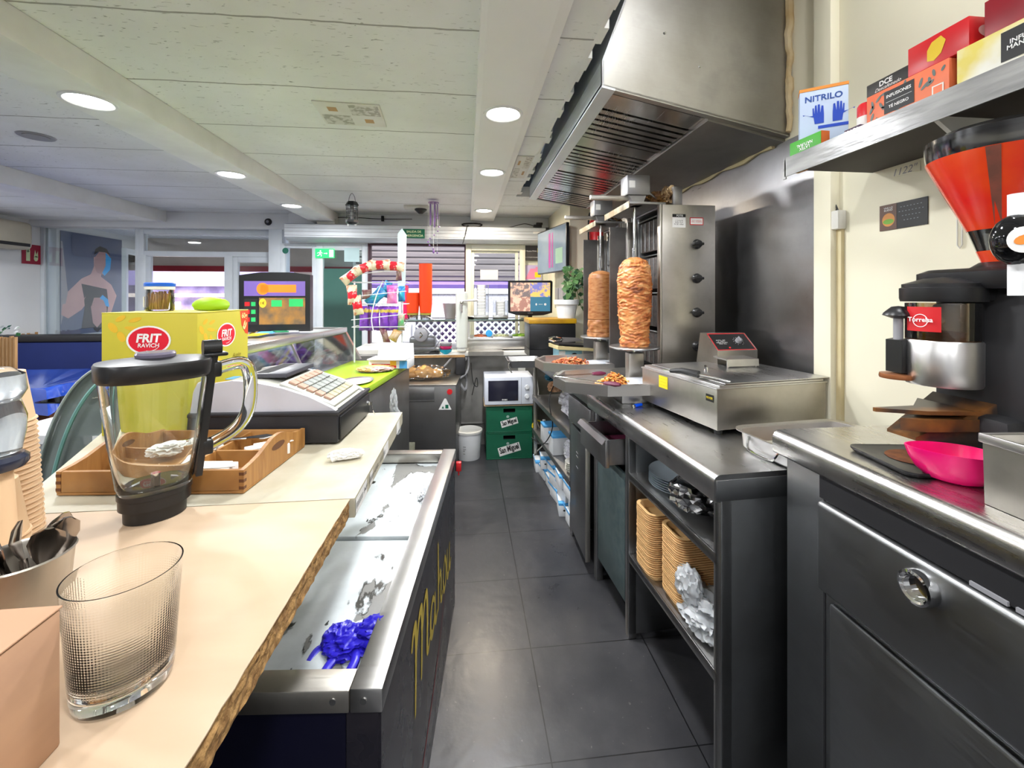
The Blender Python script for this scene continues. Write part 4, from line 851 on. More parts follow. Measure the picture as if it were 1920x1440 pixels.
# espresso machine, only its lever reaches into the frame
EM = thing('espresso_machine', 'espresso machine whose white tube and black knob enter at the right edge', 'espresso machine', (1.13, .30, 1.06))
MB().box(-.13, .25, -.45, .1, .03, .45, .02).build('machine_body', m_.steel, EM); MB().box(-.12, .24, -.44, .08, 0, .03).build('base', m_.black, EM)
q = at(1911, 450, .5)-Vector((1.13, .30, 1.06))
MB().cyl((q.x, q.y, q.z-.075), (q.x, q.y, q.z+.062), .011, n=16).cyl((q.x, q.y, q.z+.03), (q.x+.05, .08, q.z+.03), .009).build('steam_tube', m_.white, EM)
kb = MB().sph(q, .036, 3, (.9, .7, 1)); kb.build('knob', mat('gloss_black', (.006, .006, .007), .08), EM)
nn = (Vector((0, 0, CH))-(q+Vector((1.13, .30, 1.06)))).normalized(); Fk = frame(q+nn*.0305, (-nn.y, nn.x, 0), (0, 0, 1)); k1 = flat('badge', [ell(.004, 0, .015, .017, 24)], m_.paper, EM, Fk, off=.004); flat('badge_print', [ell(.004, 0, .009, .006, 14, .4)], mat('orange_print', (.8, .25, .03), .5), k1, Fk, off=.0046)
# ---------------------------------------------------------------- near left counter
m_.lam = mat('beech_laminate', (.56, .42, .29), .5, col2=(.51, .37, .245), ns=2.5, st_=(1, 5, 1), rr=.06); m_.chip = mat('chipboard_edge', (.42, .24, .085), .95, col2=(.2, .1, .03), ns=75, bump=1, bs=90)
m_.wlam = mat('cream_laminate', (.52, .49, .385), .45, col2=(.46, .42, .31), ns=14)
CT = thing('beech_counter', 'near beech laminate counter top with chipped chipboard edge', 'counter', (-.24, 0, 0))
mb = MB(); pts = [(-.72, -.6), (-.72, .868)]; e = []; y = .862
while y > -.6: e.append((.0115+.0+(.866-y)*-.018+rnd.uniform(-.001, .001), y)); y -= .02
mb.prism(pts+[(.012, .868)]+e+[(0, -.6)], 'z', 1.019, 1.0205).build('laminate_skin', m_.lam, CT)
mb = MB(); rs = []
for i in range(150):
    y = .867-i*.0098; x = .010-(.866-y)*.018
    rs.append([Vector((-.72, y, 1.0188))]+[Vector((x+rnd.uniform(-.001, .0018), y, 1.0188-.035*k/5)) for k in range(6)]+[Vector((-.72, y, .984))])
mb.loft(rs).build('chipboard_core', m_.chip, CT, ang=10)
MB().box(-.70, -.47, -.6, .86, 0, .984, .004).build('counter_base', m_.blackm, CT)
WT = thing('cream_counter', 'cream speckled counter top with stickers along its edge behind the beech one', 'counter', (-.22, .872, 0))
MB().prism([(-.62, 0), (0, 0), (0, .63), (-.9, .63)], 'z', .982, 1.02).build('counter_top', m_.wlam, WT)
MB().box(-.64, -.50, .02, .6, 0, .982).build('counter_base', m_.blackm, WT)
F = frame((.0004, 0, 1.0), (0, 1, 0), (0, 0, 1))
s_ = flat('edge_stickers', [rc(.005, .1, -.016, .017), rc(.13, .16, -.015, .015), rc(.29, .36, -.016, .017), rc(.5, .56, -.016, .017)], m_.paper, WT, F)
text('||||||| AF  |||||| CEL  ||||| |||', m_.btext, s_, F, .16, 0, .3, h=.012, sy=0, off=.001)
# tumbler
q = on(205, 1290, 1.02)
m_.tum = mat('tumbler_glass', (1, 1, 1), .0, trans=1, ior=1.45, col2=(.97, 1, .98)); TG = (-.348, .476)
def tumbler(x, y, lab):
    mb = MB(); mb.lathe([(0, 0), (.036, 0), (.0395, .003), (.041, .012), (.0476, .118), (.048, .12), (.0466, .12), (.0392, .02), (.036, .0155), (0, .015)], 72)
    o = mb.build('glass_tumbler', m_.tum, loc=(x, y, 1.0215), ang=60)
    m = m_.tum; t = m.node_tree; b = t.nodes['Principled BSDF']; tc = N(t, 'ShaderNodeTexCoord'); sp = N(t, 'ShaderNodeSeparateXYZ'); t.links.new(tc.outputs['Object'], sp.inputs[0])
    an = N(t, 'ShaderNodeMath', operation='ARCTAN2'); t.links.new(sp.outputs[1], an.inputs[0]); t.links.new(sp.outputs[0], an.inputs[1])
    def sw(k1, k2):
        u = mul(t, mul(t, an.outputs[0], k1), mul(t, sp.outputs[2], k2), 'ADD'); n = N(t, 'ShaderNodeMath', operation='SINE'); t.links.new(u, n.inputs[0]); return n.outputs[0]
    hh = mul(t, sw(50, 1200), sw(50, -1200)); msk = ramp(t, mul(t, sp.outputs[2], 8), [(.14, (0,)*3), (.22, (1,)*3), (.82, (1,)*3), (.9, (0,)*3)])
    bp = N(t, 'ShaderNodeBump', i_Strength=.16, i_Distance=.0007); t.links.new(mul(t, hh, msk), bp.inputs['Height']); t.links.new(bp.outputs[0], b.inputs['Normal'])
    return tag(o, lab, 'glass')
tumbler(TG[0], TG[1], 'empty clear tumbler with fine diamond pattern on the beech counter')
# cardboard box in the corner
cb = thing('cardboard_box', 'brown cardboard box in the lower left corner on the beech counter', 'box', (-.359, .42, 1.021))
MB().box(-.3, 0, -.3, 0, 0, .121, .002).build('box_body', m_.card, cb); MB().box(-.3, .001, -.302, .001, .1215, .1235, .001).build('box_flap', m_.card, cb)
# metal cup with spoons
q = Vector((-.512, .552, 0)); cu = thing('steel_cup', 'steel cup full of spoons on the beech counter', 'cup', (q.x, q.y, 1.021))
MB().lathe([(0, 0), (.033, 0), (.036, .005), (.0435, .097), (.0455, .098), (.0445, .1), (.042, .096), (.034, .006), (0, .005)], 56).build('cup_body', m_.steelw, cu)
for i, (dx, dy, rz_, tilt) in enumerate(((.01, .01, 2, .5), (-.01, .0, 3, .42), (.02, .02, 1.4, .45), (.0, .02, .6, .5), (-.02, .02, 2.4, .5), (.03, .005, 2.8, .4), (.025, .03, .9, .35))):
    sp0 = MB(); L_ = .098
    sp0.tube([(0, 0, 0), (0, 0, L_*.5), (0, .003, L_*.8)], .004, 8, flat=.5).loft([[Vector((w*math.cos(a), .003+.3*abs(math.sin(t_*3))*.02+.002*math.sin(a), L_*.8+t_*.045)) for a in [k*math.pi/5 for k in range(10)]] for t_, w in ((0, .004), (.2, .011), (.5, .0165), (.8, .014), (1, .004))])
    o = sp0.build('spoon', mat('spoon_steel', (.4, .36, .33), .15, 1) if i == 0 else bpy.data.materials['spoon_steel'], loc=(q.x+dx*.4, q.y+dy*.4, 1.03), rot=(tilt*math.cos(rz_)*.55, tilt*math.sin(rz_)*.55, rz_)); tag(o, ['spoon leaning out on the right of the steel cup, its bowl highest', 'spoon at the left inside the steel cup', 'spoon in the middle of the steel cup', 'spoon behind the others in the steel cup', 'dark spoon at the far left of the steel cup', 'spoon against the right rim of the steel cup', 'low spoon at the right rear of the steel cup'][i], 'spoon', 'spoons in the steel cup')
# paper cups stacked upside down
m_.pc = mat('beige_paper_cup', (.8, .56, .34), .6, col2=(.74, .5, .3), ns=5)
q = Vector((-.765, .80, 0)); pc0 = MB().lathe([(.043, 0), (.0445, .0015), (.0435, .004), (.0415, .004), (.03, .085), (0, .085), (0, .083), (.0285, .083), (.04, .002)], 40).build('paper_cup', m_.pc, loc=(q.x, q.y, 1.021)); n_ = 0
for (sx, sy, nn, bz) in ((0, 0, 23, 0), (.072, -.10, 6, 0)):
    for i in range(nn):
        if n_ == 0: o = pc0
        else: o = pc0.copy(); C.objects.link(o)
        n_ += 1; o.location = (q.x+sx+rnd.uniform(-.0008, .0008)-i*.0006, q.y+sy, 1.021+i*.0085)
        tag(o, ('topmost ' if i == nn-1 else '')+'beige ribbed paper cup in the %s upturned stack at the left edge' % ('rear' if sy == 0 else 'front'), 'paper cup', 'upturned paper cups, %s stack' % ('rear' if sy == 0 else 'front'))
jr = thing('glass_jar', 'clear glass jar with dark collar cut by the left edge of the photo', 'jar', (-.614, .618, 1.021))
MB().lathe([(0, 0), (.03, 0), (.03, .02), (.022, .175)], 30).build('stand', m_.pc, jr)
MB().lathe([(.0, .175), (.034, .175), (.037, .18), (.037, .187), (.032, .192), (0, .192)], 30).build('collar', mat('dark_blue_plastic', (.03, .035, .06), .2), jr)
MB().lathe([(.0, .193), (.03, .195), (.034, .22), (.035, .24), (.029, .262), (.035, .275), (.033, .296), (.02, .305), (0, .307)], 30).build('glass_bulb', m_.glass, jr)
# blender jug ----------------------------------------------------------
q = on(292, 965, 1.021); B = thing('blender_jug', 'glass blender jug with black lid and base standing on the beech counter', 'blender', (q.x, q.y, 1.0215), R(38))
E = lambda a, b, z, n=44: [Vector((a*math.cos(t_), b*math.sin(t_), z)) for t_ in [2*math.pi*i/n for i in range(n)]]
MB().loft([E(.045, .036, 0), E(.046, .037, .022), E(.047, .038, .0225), E(.052, .044, .024), E(.052, .044, .042), E(.054, .046, .043), E(.054, .046, .052)]).build('base_collar', m_.black, B)
def sq(a, b, z, p=2.6, n=60):
    o = []
    for i in range(n):
        t_ = 2*math.pi*i/n; c, s = math.cos(t_), math.sin(t_); o.append(Vector((a*abs(c)**(2/p)*(1 if c > 0 else -1), b*abs(s)**(2/p)*(1 if s > 0 else -1), z)))
    return o
MB().loft([sq(.05, .042, .05), sq(.056, .047, .065), sq(.066, .055, .14), sq(.077, .064, .24), sq(.078, .065, .262), sq(.074, .061, .262), sq(.073, .06, .24), sq(.0615, .0505, .14), sq(.052, .043, .068), sq(.044, .036, .058)]).build('glass_jug', m_.glass, B)
MB().loft([sq(.079, .066, .250), sq(.083, .070, .255), sq(.084, .071, .278), sq(.082, .069, .282), sq(.03, .028, .288)]).build('lid', m_.black, B)
MB().loft([E(.028, .026, .286), E(.03, .028, .293), E(.028, .026, .297)]).build('lid_cap', mat('smoky_cap', (.2, .18, .25), .2), B)
MB().prism([(.058, .055), (.068, .055), (.094, .287), (.079, .287)], 'y', -.012, .012).box(.07, .11, -.018, .018, .281, .288, .004).build('handle_strip', m_.black, B, M=Matrix.Translation((0, 0, 0)))
MB().cyl((.07, 0, .297), (.1, 0, .297), .016).build('lid_latch', m_.black, B)
MB().tube([(.09, 0, .255), (.135, 0, .262), (.15, 0, .235), (.148, 0, .17), (.125, 0, .13), (.08, 0, .108)], .010, 12, k=6, flat=1.3).build('glass_handle', m_.glass, B)
each('handle_bracket', ((.085, .1, -.013, .013, .24, .27), (.068, .086, -.013, .013, .092, .12)), m_.black, B, .004)
mb = MB()
for i in range(4): a_ = i*1.571; mb.prism([(0, -.004), (.028, -.003), (.03, .002), (0, .004)], 'z', .064, .066, M=Matrix.Rotation(a_, 4, 'Z') @ Matrix.Rotation(R(-25 if i % 2 else 20), 4, 'Y'))
mb.cyl((0, 0, .052), (0, 0, .074), .007).build('blades', m_.chrome, B)
mb = MB()
for i in range(7): z = .1+i*.02; mb.box(-.008, .0, -.0015, .0015, z, z+.0012)
# wooden divided tray ---------------------------------------------------
a = on(105, 930, 1.021); b2 = on(457, 926, 1.021); c2 = on(568, 838, 1.021)
W_ = (b2-a).length; D_ = (c2-b2).length; TR = thing('wooden_tray', 'divided wooden tray with carved handles on the cream counter', 'tray', tuple(a), math.atan2(b2.y-a.y, b2.x-a.x))
t_ = .009; h = .048
MB().box(0, W_, 0, D_, 0, .006, .002).build('tray_bottom', m_.wood, TR); MB().box(t_, W_-t_, 0, t_, .006, h, .0015).build('front_wall', m_.wood, TR); MB().box(t_, W_-t_, D_-t_, D_, .006, h, .0015).build('back_wall', m_.wood, TR)
for x in (0, W_-t_):
    pr = [(0, .006), (D_, .006), (D_, h+.002), (D_*.85, h+.006)]+[(D_*(.85-.7*i/14), h+.006+.024*math.sin(math.pi*i/14)**1.5) for i in range(15)]+[(D_*.12, h+.004), (0, h)]
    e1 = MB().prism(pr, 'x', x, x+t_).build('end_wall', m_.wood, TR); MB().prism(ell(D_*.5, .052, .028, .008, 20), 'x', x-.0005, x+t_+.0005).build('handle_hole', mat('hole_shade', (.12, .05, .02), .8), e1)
    mb = MB()
    for z in (.012, .026, .040): mb.box(x-.0004, x+t_+.0004, -.0005, .009, z-.003, z+.003)
    mb.build('finger_joint', mat('dark_wood', (.12, .04, .012), .5), e1)
MB().box(W_*.62, W_*.62+.006, t_, D_-t_, .006, h-.004).build('divider', m_.wood, TR); MB().box(t_, W_-t_, D_*.45, D_*.45+.006, .006, h-.004).build('divider', m_.wood, TR)
def TRp(x, y, z): return TR.matrix_world @ Vector((x, y, z)) if False else Matrix.Translation(a) @ Matrix.Rotation(TR.rotation_euler.z, 4, 'Z') @ Vector((x, y, z))
for i, (x, y, s, lab) in enumerate(((.28, .04, .03, 'folded paper napkins in the front compartment of the wooden tray'), (.13, .13, .035, 'crumpled paper napkin seen through the blender jug'), (.33, .17, .03, 'crumpled napkin at the right rear of the wooden tray'), (.2, .15, .02, 'white slips of paper in the middle of the wooden tray'))):
    p = TRp(x, y, .035); o = MB().blob((0, 0, 0), (s*1.4, s, .022), .5, 2.5, 4, 50+i) if i % 2 else MB().box(-.05, .04, -.02, .025, -.02, .005, .002).prism([(-.04, -.02), (.05, -.01), (.03, .02), (-.03, .025)], 'z', .006, .008)
    tag(o.build('paper_napkins', m_.paper, loc=tuple(p), rot=(0, 0, .3*i)), lab, 'napkins')
p = TRp(.2, .185, .045); tag(MB().box(-.11, .06, -.008, .008, 0, .003, .001).prism([(.06, -.008), (.1, -.016), (.12, 0), (.1, .016), (.06, .008)], 'z', 0, .003).build('table_knife', m_.chrome, loc=tuple(p), rot=(0, 0, .2)), 'steel serving knife lying in the rear compartment of the wooden tray', 'knife')
q = on(646, 862, 1.021); tag(MB().blob((0, 0, .012), (.036, .013, .014), .4, 2.0, 5, 61).tube([(-.03, -.004, .006), (0, 0, .014), (.03, .004, .008), (.038, .002, .016)], .009, 10, k=4).build('paper_napkin', m_.paper, loc=tuple(q), rot=(0, 0, .2)), 'crumpled white paper napkin alone on the cream counter', 'napkin')
# cash register ---------------------------------------------------------
CR = thing('cash_register', 'white cash register on a black cash drawer, key hanging in its lock', 'cash register', (-.345, 1.19, 1.021), R(-3))
DB = MB().box(-.36, 0, 0, .30, .004, .082, .003).box(-.365, .004, -.004, .304, .078, .088, .003).build('cash_drawer', mat('black_drawer', (.022, .022, .026), .4, bump=.1), CR)
MB().box(.0, .006, .01, .285, .008, .072, .002).build('drawer_front', m_.black, DB); MB().cyl((.004, .262, .045), (.012, .262, .045), .007).build('lock', m_.chrome, DB)
MB().box(.012, .022, .261, .263, .038, .05).tube([(.02, .262, .038), (.024, .262, .02), (.028, .27, .006)], .0015, 5, k=4).prism([(.272, -.004), (.285, -.002), (.288, -.012), (.276, -.014)], 'x', .026, .0275).build('key', m_.chrome, DB)
m_.till = mat('till_white', (.6, .59, .64), .4); m_.tillb = mat('till_beige', (.52, .52, .46), .45)
pf = [(-.355, .088), (-.35, .14), (-.33, .165), (-.28, .172), (-.22, .166), (-.15, .150), (-.08, .126), (-.02, .096), (-.008, .088)]
MB().prism(pf, 'y', .01, .026).build('side_shell', m_.till, CR, ang=25); MB().prism(pf, 'y', .26, .276).build('side_shell', m_.till, CR, ang=25)
pf2 = [(x*.985-.003, z-.006 if z > .09 else z) for x, z in pf]
bd = MB().prism(pf2, 'y', .026, .26).build('till_body', m_.tillb, CR, ang=25)
sl_a = math.atan2(.150-.096, -.15+.02)
Fk = frame((-.165, .035, .149), (0, 1, 0), (-1, 0, 0)); Fk = frame((-.02, .028, .094), (0, 1, 0), (-.13, 0, .056))
MB().box(.0, .23, .0, .16, -.004, .005, .003).build('keyboard_bed', m_.tillb, bd, M=Fk)
kb_ = MB(); kb_c = MB()
keyc = [mat('key_grey', (.3, .32, .3), .5), mat('key_orange', (.48, .3, .22), .5), mat('key_yellow', (.46, .42, .26), .5)]
for r_ in range(5):
    for c_ in range(6):
        k1 = MB().box(.02+c_*.033, .02+c_*.033+.029, .02+r_*.026, .02+r_*.026+.022, .005, .012, .002); k1.build('key', keyc[1 if (c_ == 0 or r_ == 4) else (2 if r_ == 0 else 0)], bd, M=Fk)
MB().box(-.27, -.17, .08, .27, .165, .178, .003).build('printer_cover', mat('dark_lilac_grey', (.06, .06, .075), .4), bd); MB().box(-.262, -.225, .09, .26, .176, .1785).build('paper_slot', m_.dark, bd)
MB().box(-.31, -.29, .03, .07, .172, .1735).build('till_badge', m_.lblue, bd)
# yellow snack box --------------------------------------------------------
x0 = at(190, 588, 1.33).x; x1 = at(370, 588, 1.33).x; zt = at(280, 588, 1.33).z; y2 = ax(465, 588, x1).y
YB = thing('snack_carton', 'tall yellow FRIT RAVICH carton behind the blender jug', 'carton', (x0, 1.33, 1.021)); bw = x1-x0; bh = zt-1.021; bd_ = max(.22, y2-1.33)
m_.ybox = mat('yellow_carton', (.5, .455, .045), .5, col2=(.56, .47, .03), ns=2); m_.yor = mat('pale_orange_print', (.78, .48, .03), .5); m_.logo = mat('logo_red', (.72, .01, .03), .45)
MB().box(0, bw, 0, bd_, 0, bh, .002).build('box_body', m_.ybox, YB); MB().box(-.001, bw+.001, .001, bd_+.001, bh, bh+.003, .001).build('top_flap', m_.ybox, YB)
def olive(F, s, x, y):
    P = []
    for ox, oy, a_, b_, r_ in ((0, 0, .017, .010, -.9), (.022, -.026, .016, .010, -1.1), (.052, -.003, .022, .006, -.15), (.02, .026, .015, .007, .5), (.098, -.012, .02, .006, -.25), (.058, .022, .018, .006, .3), (.052, -.035, .015, .008, -1.3)): P.append(ell(x+ox*s, y+oy*s, a_*s, b_*s, 16, r_))
    return P
F = frame((0, 0, 0), (1, 0, 0), (0, 0, 1)); flat('olive_branch_print', olive(F, 1, .03, bh-.04), m_.yor, YB, F)
def logo(F, cx, cy, w, nm):
    l = flat('oval_logo', [(ell(cx, cy, w*.54, w*.385), 0), (ell(cx, cy, w*.49, w*.34), 1)], [m_.wtext, m_.logo], YB, F, off=.001)
    text('FRIT', m_.wtext, l, F, cx+w*.01, cy+w*.06, w*.62, bold=.035, shear=.15, off=.0018); text('RAVICH', m_.wtext, l, F, cx, cy-w*.13, w*.52, bold=.02, shear=.1, off=.0018)
    flat('smile', [[(cx+w*.3*math.cos(t1), cy-w*.02+w*.25*math.sin(t1)) for t1 in [R(-100+8*i) for i in range(10)]]+[(cx+w*.3*math.cos(t1), cy-w*.035+w*.25*math.sin(t1)) for t1 in [R(-28-8*i) for i in range(10)]]], m_.wtext, l, F, off=.0018)
logo(F, bw*.49, bh-.077, .11, 'a')
F2 = frame((bw, 0, 0), (0, 1, 0), (0, 0, 1)); logo(F2, bd_*.52, bh-.075, .1, 'b')
flat('olive_branch_print', olive(F2, .9, .02, bh-.05)+olive(F2, .9, .02, bh-.14), m_.yor, YB, F2)
cr = flat('corner_flash', [[(bd_-.001, bh-.001), (bd_-.001, bh-.085), (bd_-.02, bh-.08), (bd_-.045, bh-.05), (bd_-.055, bh-.001)]], mat('orange_red', (.75, .07, .02), .5), YB, F2)
text('60g', mat('pale_yellow', (.85, .75, .3), .5), cr, F2, bd_-.027, bh-.02, .036, bold=.02, off=.0012); flat('leaf_mark', [ell(bd_-.027, bh-.045, .004, .012, 12, -.5), ell(bd_-.018, bh-.052, .004, .012, 12, -.5), ell(bd_-.03, bh-.06, .005, .009, 12, 1)], bpy.data.materials['pale_yellow'], cr, F2, off=.0012)
s2 = text('Aceite\nOliva Virgen\nExtra', mat('olive_brown', (.2, .14, .01), .6), YB, F2, bd_*.74, bh-.165, .1, shear=.5); text('Aperitivos', m_.yor, YB, F2, bd_*.45, bh-.225, .1, shear=.4)
text('Caseras', m_.logo, YB, F2, bd_*.5, bh-.27, .2, shear=.4, bold=.02)
# jar of sticks on the carton
q = at(300, 560, 1.47); J = thing('stick_jar', 'clear jar of wooden sticks with blue lid on the yellow carton', 'jar', (q.x, 1.47, zt+.004)); hj = at(300, 536, 1.47).z-zt
MB().lathe([(0, 0), (.036, 0), (.038, .004), (.036, hj-.014), (.034, hj-.014)], 30).build('jar_body', m_.plastic, J); MB().lathe([(.038, hj-.016), (.039, hj-.008), (.038, hj)], 30).build('lid_skirt', m_.paper, J)
MB().lathe([(.04, hj-.006), (.04, hj+.003), (.037, hj+.006), (0, hj+.006)], 30).build('lid', mat('royal_blue_lid', (.01, .12, .6), .4), J)
mb = MB()
for i in range(60):
    a_ = rnd.uniform(0, 6.28); r_ = rnd.uniform(0, .026); mb.cyl((r_*math.cos(a_), r_*math.sin(a_), .004), (r_*math.cos(a_)+rnd.uniform(-.007, .007), r_*math.sin(a_)+rnd.uniform(-.007, .007), hj-.02-rnd.uniform(0, .015)), .0022, n=5)
tag(mb.build('wooden_sticks', mat('stick_wood', (.72, .4, .14), .6), J), kind='stuff'); MB().box(-.039, -.036, -.016, .01, .012, .045).build('jar_label', m_.paper, J)
tag(MB().blob((0, 0, .02), (.055, .04, .028), .12, 1.5, 3, 70).build('lime_cloth', mat('lime', (.35, .62, .01), .6), loc=(-.835, 1.5, zt+.0)), 'lime green cloth bundle on top of the yellow carton', 'cloth')

# ---------------------------------------------------------------- chest cooler
a = on(714, 1287, .71); b2 = on(853, 842, .71); LcL = (b2-a).length; CL = thing('chest_cooler', 'black chest cooler with steel rim, torn white lining and gold lettering', 'cooler', (a.x, a.y, 0), math.atan2(b2.y-a.y, b2.x-a.x)-math.pi/2)
cw_ = .46; h = .71; t_ = .055
m_.cbl = mat('cooler_black', (.012, .013, .022), .28, col2=(.03, .025, .03), ns=5, rr=.12)
MB().box(-.004, 0, 0.003, LcL-.003, .0, h-.045).box(-.062, -.004, -.0, .003, .0, h-.045).build('front_panel', m_.cbl, CL); MB().box(-cw_, -.064, .003, .02, 0, h-.045).build('end_panel', mat('cooler_navy', (.006, .006, .02), .3), CL); MB().box(-cw_, -.004, LcL-.02, LcL, 0, h-.045).build('end_panel', m_.cbl, CL); MB().box(-cw_, -cw_+.02, 0, LcL, 0, h-.045).build('side_panel', m_.cbl, CL)
rim = MB(); rim.box(-t_, .004, -.004, LcL+.004, h-.045, h, .003); rim.build('steel_rim', m_.steel, CL)
MB().box(-cw_, -t_-.001, -.004, t_*.8, h-.045, h-.003, .003).box(-cw_, -t_-.001, LcL-t_*.8, LcL+.004, h-.045, h-.003, .003).box(-cw_, -cw_+t_, 0, LcL, h-.045, h-.003, .003).build('steel_rim', m_.steelw, CL)
MB().cyl((-.03, -.006, h-.022), (-.03, 0, h-.022), .006).cyl((-.085, -.006, h-.022), (-.085, 0, h-.022), .006).build('screw', m_.steel2, CL)
m, t, b = new('torn_white_film'); v = coords(t); n1 = N(t, 'ShaderNodeTexNoise', i_Scale=4, i_Detail=8, i_Roughness=.6); t.links.new(v, n1.inputs['Vector'])
n2 = N(t, 'ShaderNodeTexNoise', i_Scale=3.1, i_Detail=7, i_Distortion=.5); t.links.new(coords(t, (2.2, 1, 1)), n2.inputs['Vector']); L2 = t.links.new
n3 = N(t, 'ShaderNodeTexNoise', i_Scale=14, i_Detail=4); L2(coords(t, (1.6, 1, 1)), n3.inputs['Vector'])
basec = ramp(t, n1.outputs['Fac'], [(.3, (.42, .46, .47)), (.6, (.6, .65, .67)), (.8, (.5, .55, .57))])
tear = ramp(t, n2.outputs['Fac'], [(.575, (0,)*3), (.58, (1,)*3)]); edge = ramp(t, n2.outputs['Fac'], [(.56, (0,)*3), (.572, (1,)*3), (.582, (1,)*3), (.586, (0,)*3)])
c1_ = mixc(t, tear, basec, (.2, .2, .19)); c2_ = mixc(t, mul(t, edge, ramp(t, n3.outputs['Fac'], [(.45, (0,)*3), (.55, (1,)*3)])), c1_, (.02, .02, .015)); c3_ = mixc(t, ramp(t, n3.outputs['Fac'], [(.70, (0,)*3), (.715, (1,)*3)]), c2_, (.01, .012, .012))
L2(c3_, b.inputs['Base Color']); b.inputs['Roughness'].default_value = .35; bp = N(t, 'ShaderNodeBump', i_Strength=.5, i_Distance=.006); L2(n1.outputs['Fac'], bp.inputs['Height']); L2(bp.outputs[0], b.inputs['Normal']); m_.torn = m
MB().box(-cw_+.03, -t_+.002, .03, LcL*.47, h-.075, h-.055, .004).build('sliding_lid', m_.torn, CL); MB().box(-cw_+.03, -t_+.002, LcL*.48, LcL-.03, h-.07, h-.05, .004).build('sliding_lid', m_.torn, CL)
MB().box(-t_-.012, -t_, .03, LcL-.03, h-.05, h-.035).build('lid_track', m_.dark, CL)
F = frame((.0005, 0, 0), (0, 1, 0), (0, 0, 1)); m_.gold = mat('gold_print', (.6, .45, .07), .5)
# Mahou lettering: brush script drawn as strokes
def stroke(pts, w):
    P = [Vector((p[0], p[1], 0)) for p in pts]; P = curve(P, 6) if len(P) > 2 else P; Lp = []; Rp = []
    for i, p in enumerate(P):
        d = (P[min(i+1, len(P)-1)]-P[max(i-1, 0)]).normalized(); n = Vector((.55, .84, 0)) if False else Vector((-d.y, d.x, 0)); f_ = w*(.55+.45*math.sin(math.pi*min(1, max(0, i/(len(P)-1)))))
        Lp.append((p.x+n.x*f_, p.y+n.y*f_)); Rp.append((p.x-n.x*f_, p.y-n.y*f_))
    return Lp+Rp[::-1]
y0, z0 = .26, .40; s = 1.0
G_ = [[(0, .16), (.01, .19), (.03, .2), (.035, .12), (.03, -.04)], [(.035, .12), (.06, .19), (.085, .2), (.09, .12), (.085, .0)], [(.09, .12), (.115, .19), (.14, .2), (.148, .12), (.145, .03), (.16, .01), (.18, .03)],
      [(.235, .1), (.215, .12), (.19, .09), (.19, .03), (.215, .01), (.24, .05), (.245, .12)], [(.245, .12), (.245, .04), (.26, .01), (.28, .03)],
      [(.29, .26), (.295, .14), (.292, .01)], [(.295, .08), (.32, .13), (.338, .1), (.335, .03), (.35, .01), (.365, .03)], [(.40, .12), (.375, .07), (.39, .01), (.42, .02), (.432, .08), (.41, .125), (.40, .12)],
      [(.455, .13), (.45, .05), (.465, .01), (.49, .03), (.505, .13)], [(.505, .13), (.503, .05), (.515, .01), (.54, .04)]]
for i, g_ in enumerate(G_): flat('gold_lettering', [stroke([(y0+p[0]*1.45, z0+p[1]*.95-.24*p[0]) for p in g_], .013)], m_.gold, CL, F, off=.0006+.0001*(i % 3))
flat('red_stripe', [stroke([(.1, .10), (.4, .12), (.7, .2), (.85, .3)], .006)], m_.dkred, CL, F)
# glove draped over the cooler rim
q = on(668, 1175, .70); GL = MB(); m_.glv = mat('blue_nitrile', (.018, .012, .42), .32, col2=(.03, .02, .55), ns=6, spec=.6)
GL.blob((0, 0, .012), (.06, .042, .022), .35, 1.6, 5, 81).blob((-.035, .018, .015), (.036, .034, .024), .4, 1.8, 4, 83).blob((.05, .008, .03), (.042, .03, .018), .4, 1.8, 4, 84)
for k, (pts, r_) in enumerate((([(-.02, -.02, .012), (-.035, -.05, .008), (-.04, -.075, .006)], .010), ([(.01, -.02, .012), (.02, -.05, .01), (.012, -.085, .006)], .010), ([(.03, -.015, .02), (.055, -.035, .022), (.075, -.04, .02)], .010), ([(.04, .0, .026), (.08, -.01, .026), (.1, -.005, .022)], .0125), ([(-.04, .01, .01), (-.075, -.0, .008), (-.085, -.03, .006)], .010))): GL.tube(pts, r_, 9, k=5, flat=.7)
tag(GL.build('nitrile_glove', m_.glv, loc=(q.x-.005, q.y, .655), rot=(0, R(-8), R(-4)), ang=45), 'crumpled dark blue nitrile glove lying over the cooler rim', 'glove')
q = on(800, 915, .68); tag(MB().blob((0, 0, .0), (.03, .1, .02), .5, 2.5, 5, 88).build('plastic_bag', m_.bag, loc=(q.x, q.y, .66), ang=18), 'white crumpled plastic bag at the far end of the cooler lids', 'bag')
tag(MB().box(-.012, .012, -.012, .012, 0, .04, .003).box(-.003, .003, -.003, .003, -.02, 0).build('red_clip', m_.red, loc=(-.036, 1.97, .62)), 'small red clip on the far corner of the cooler', 'clip')

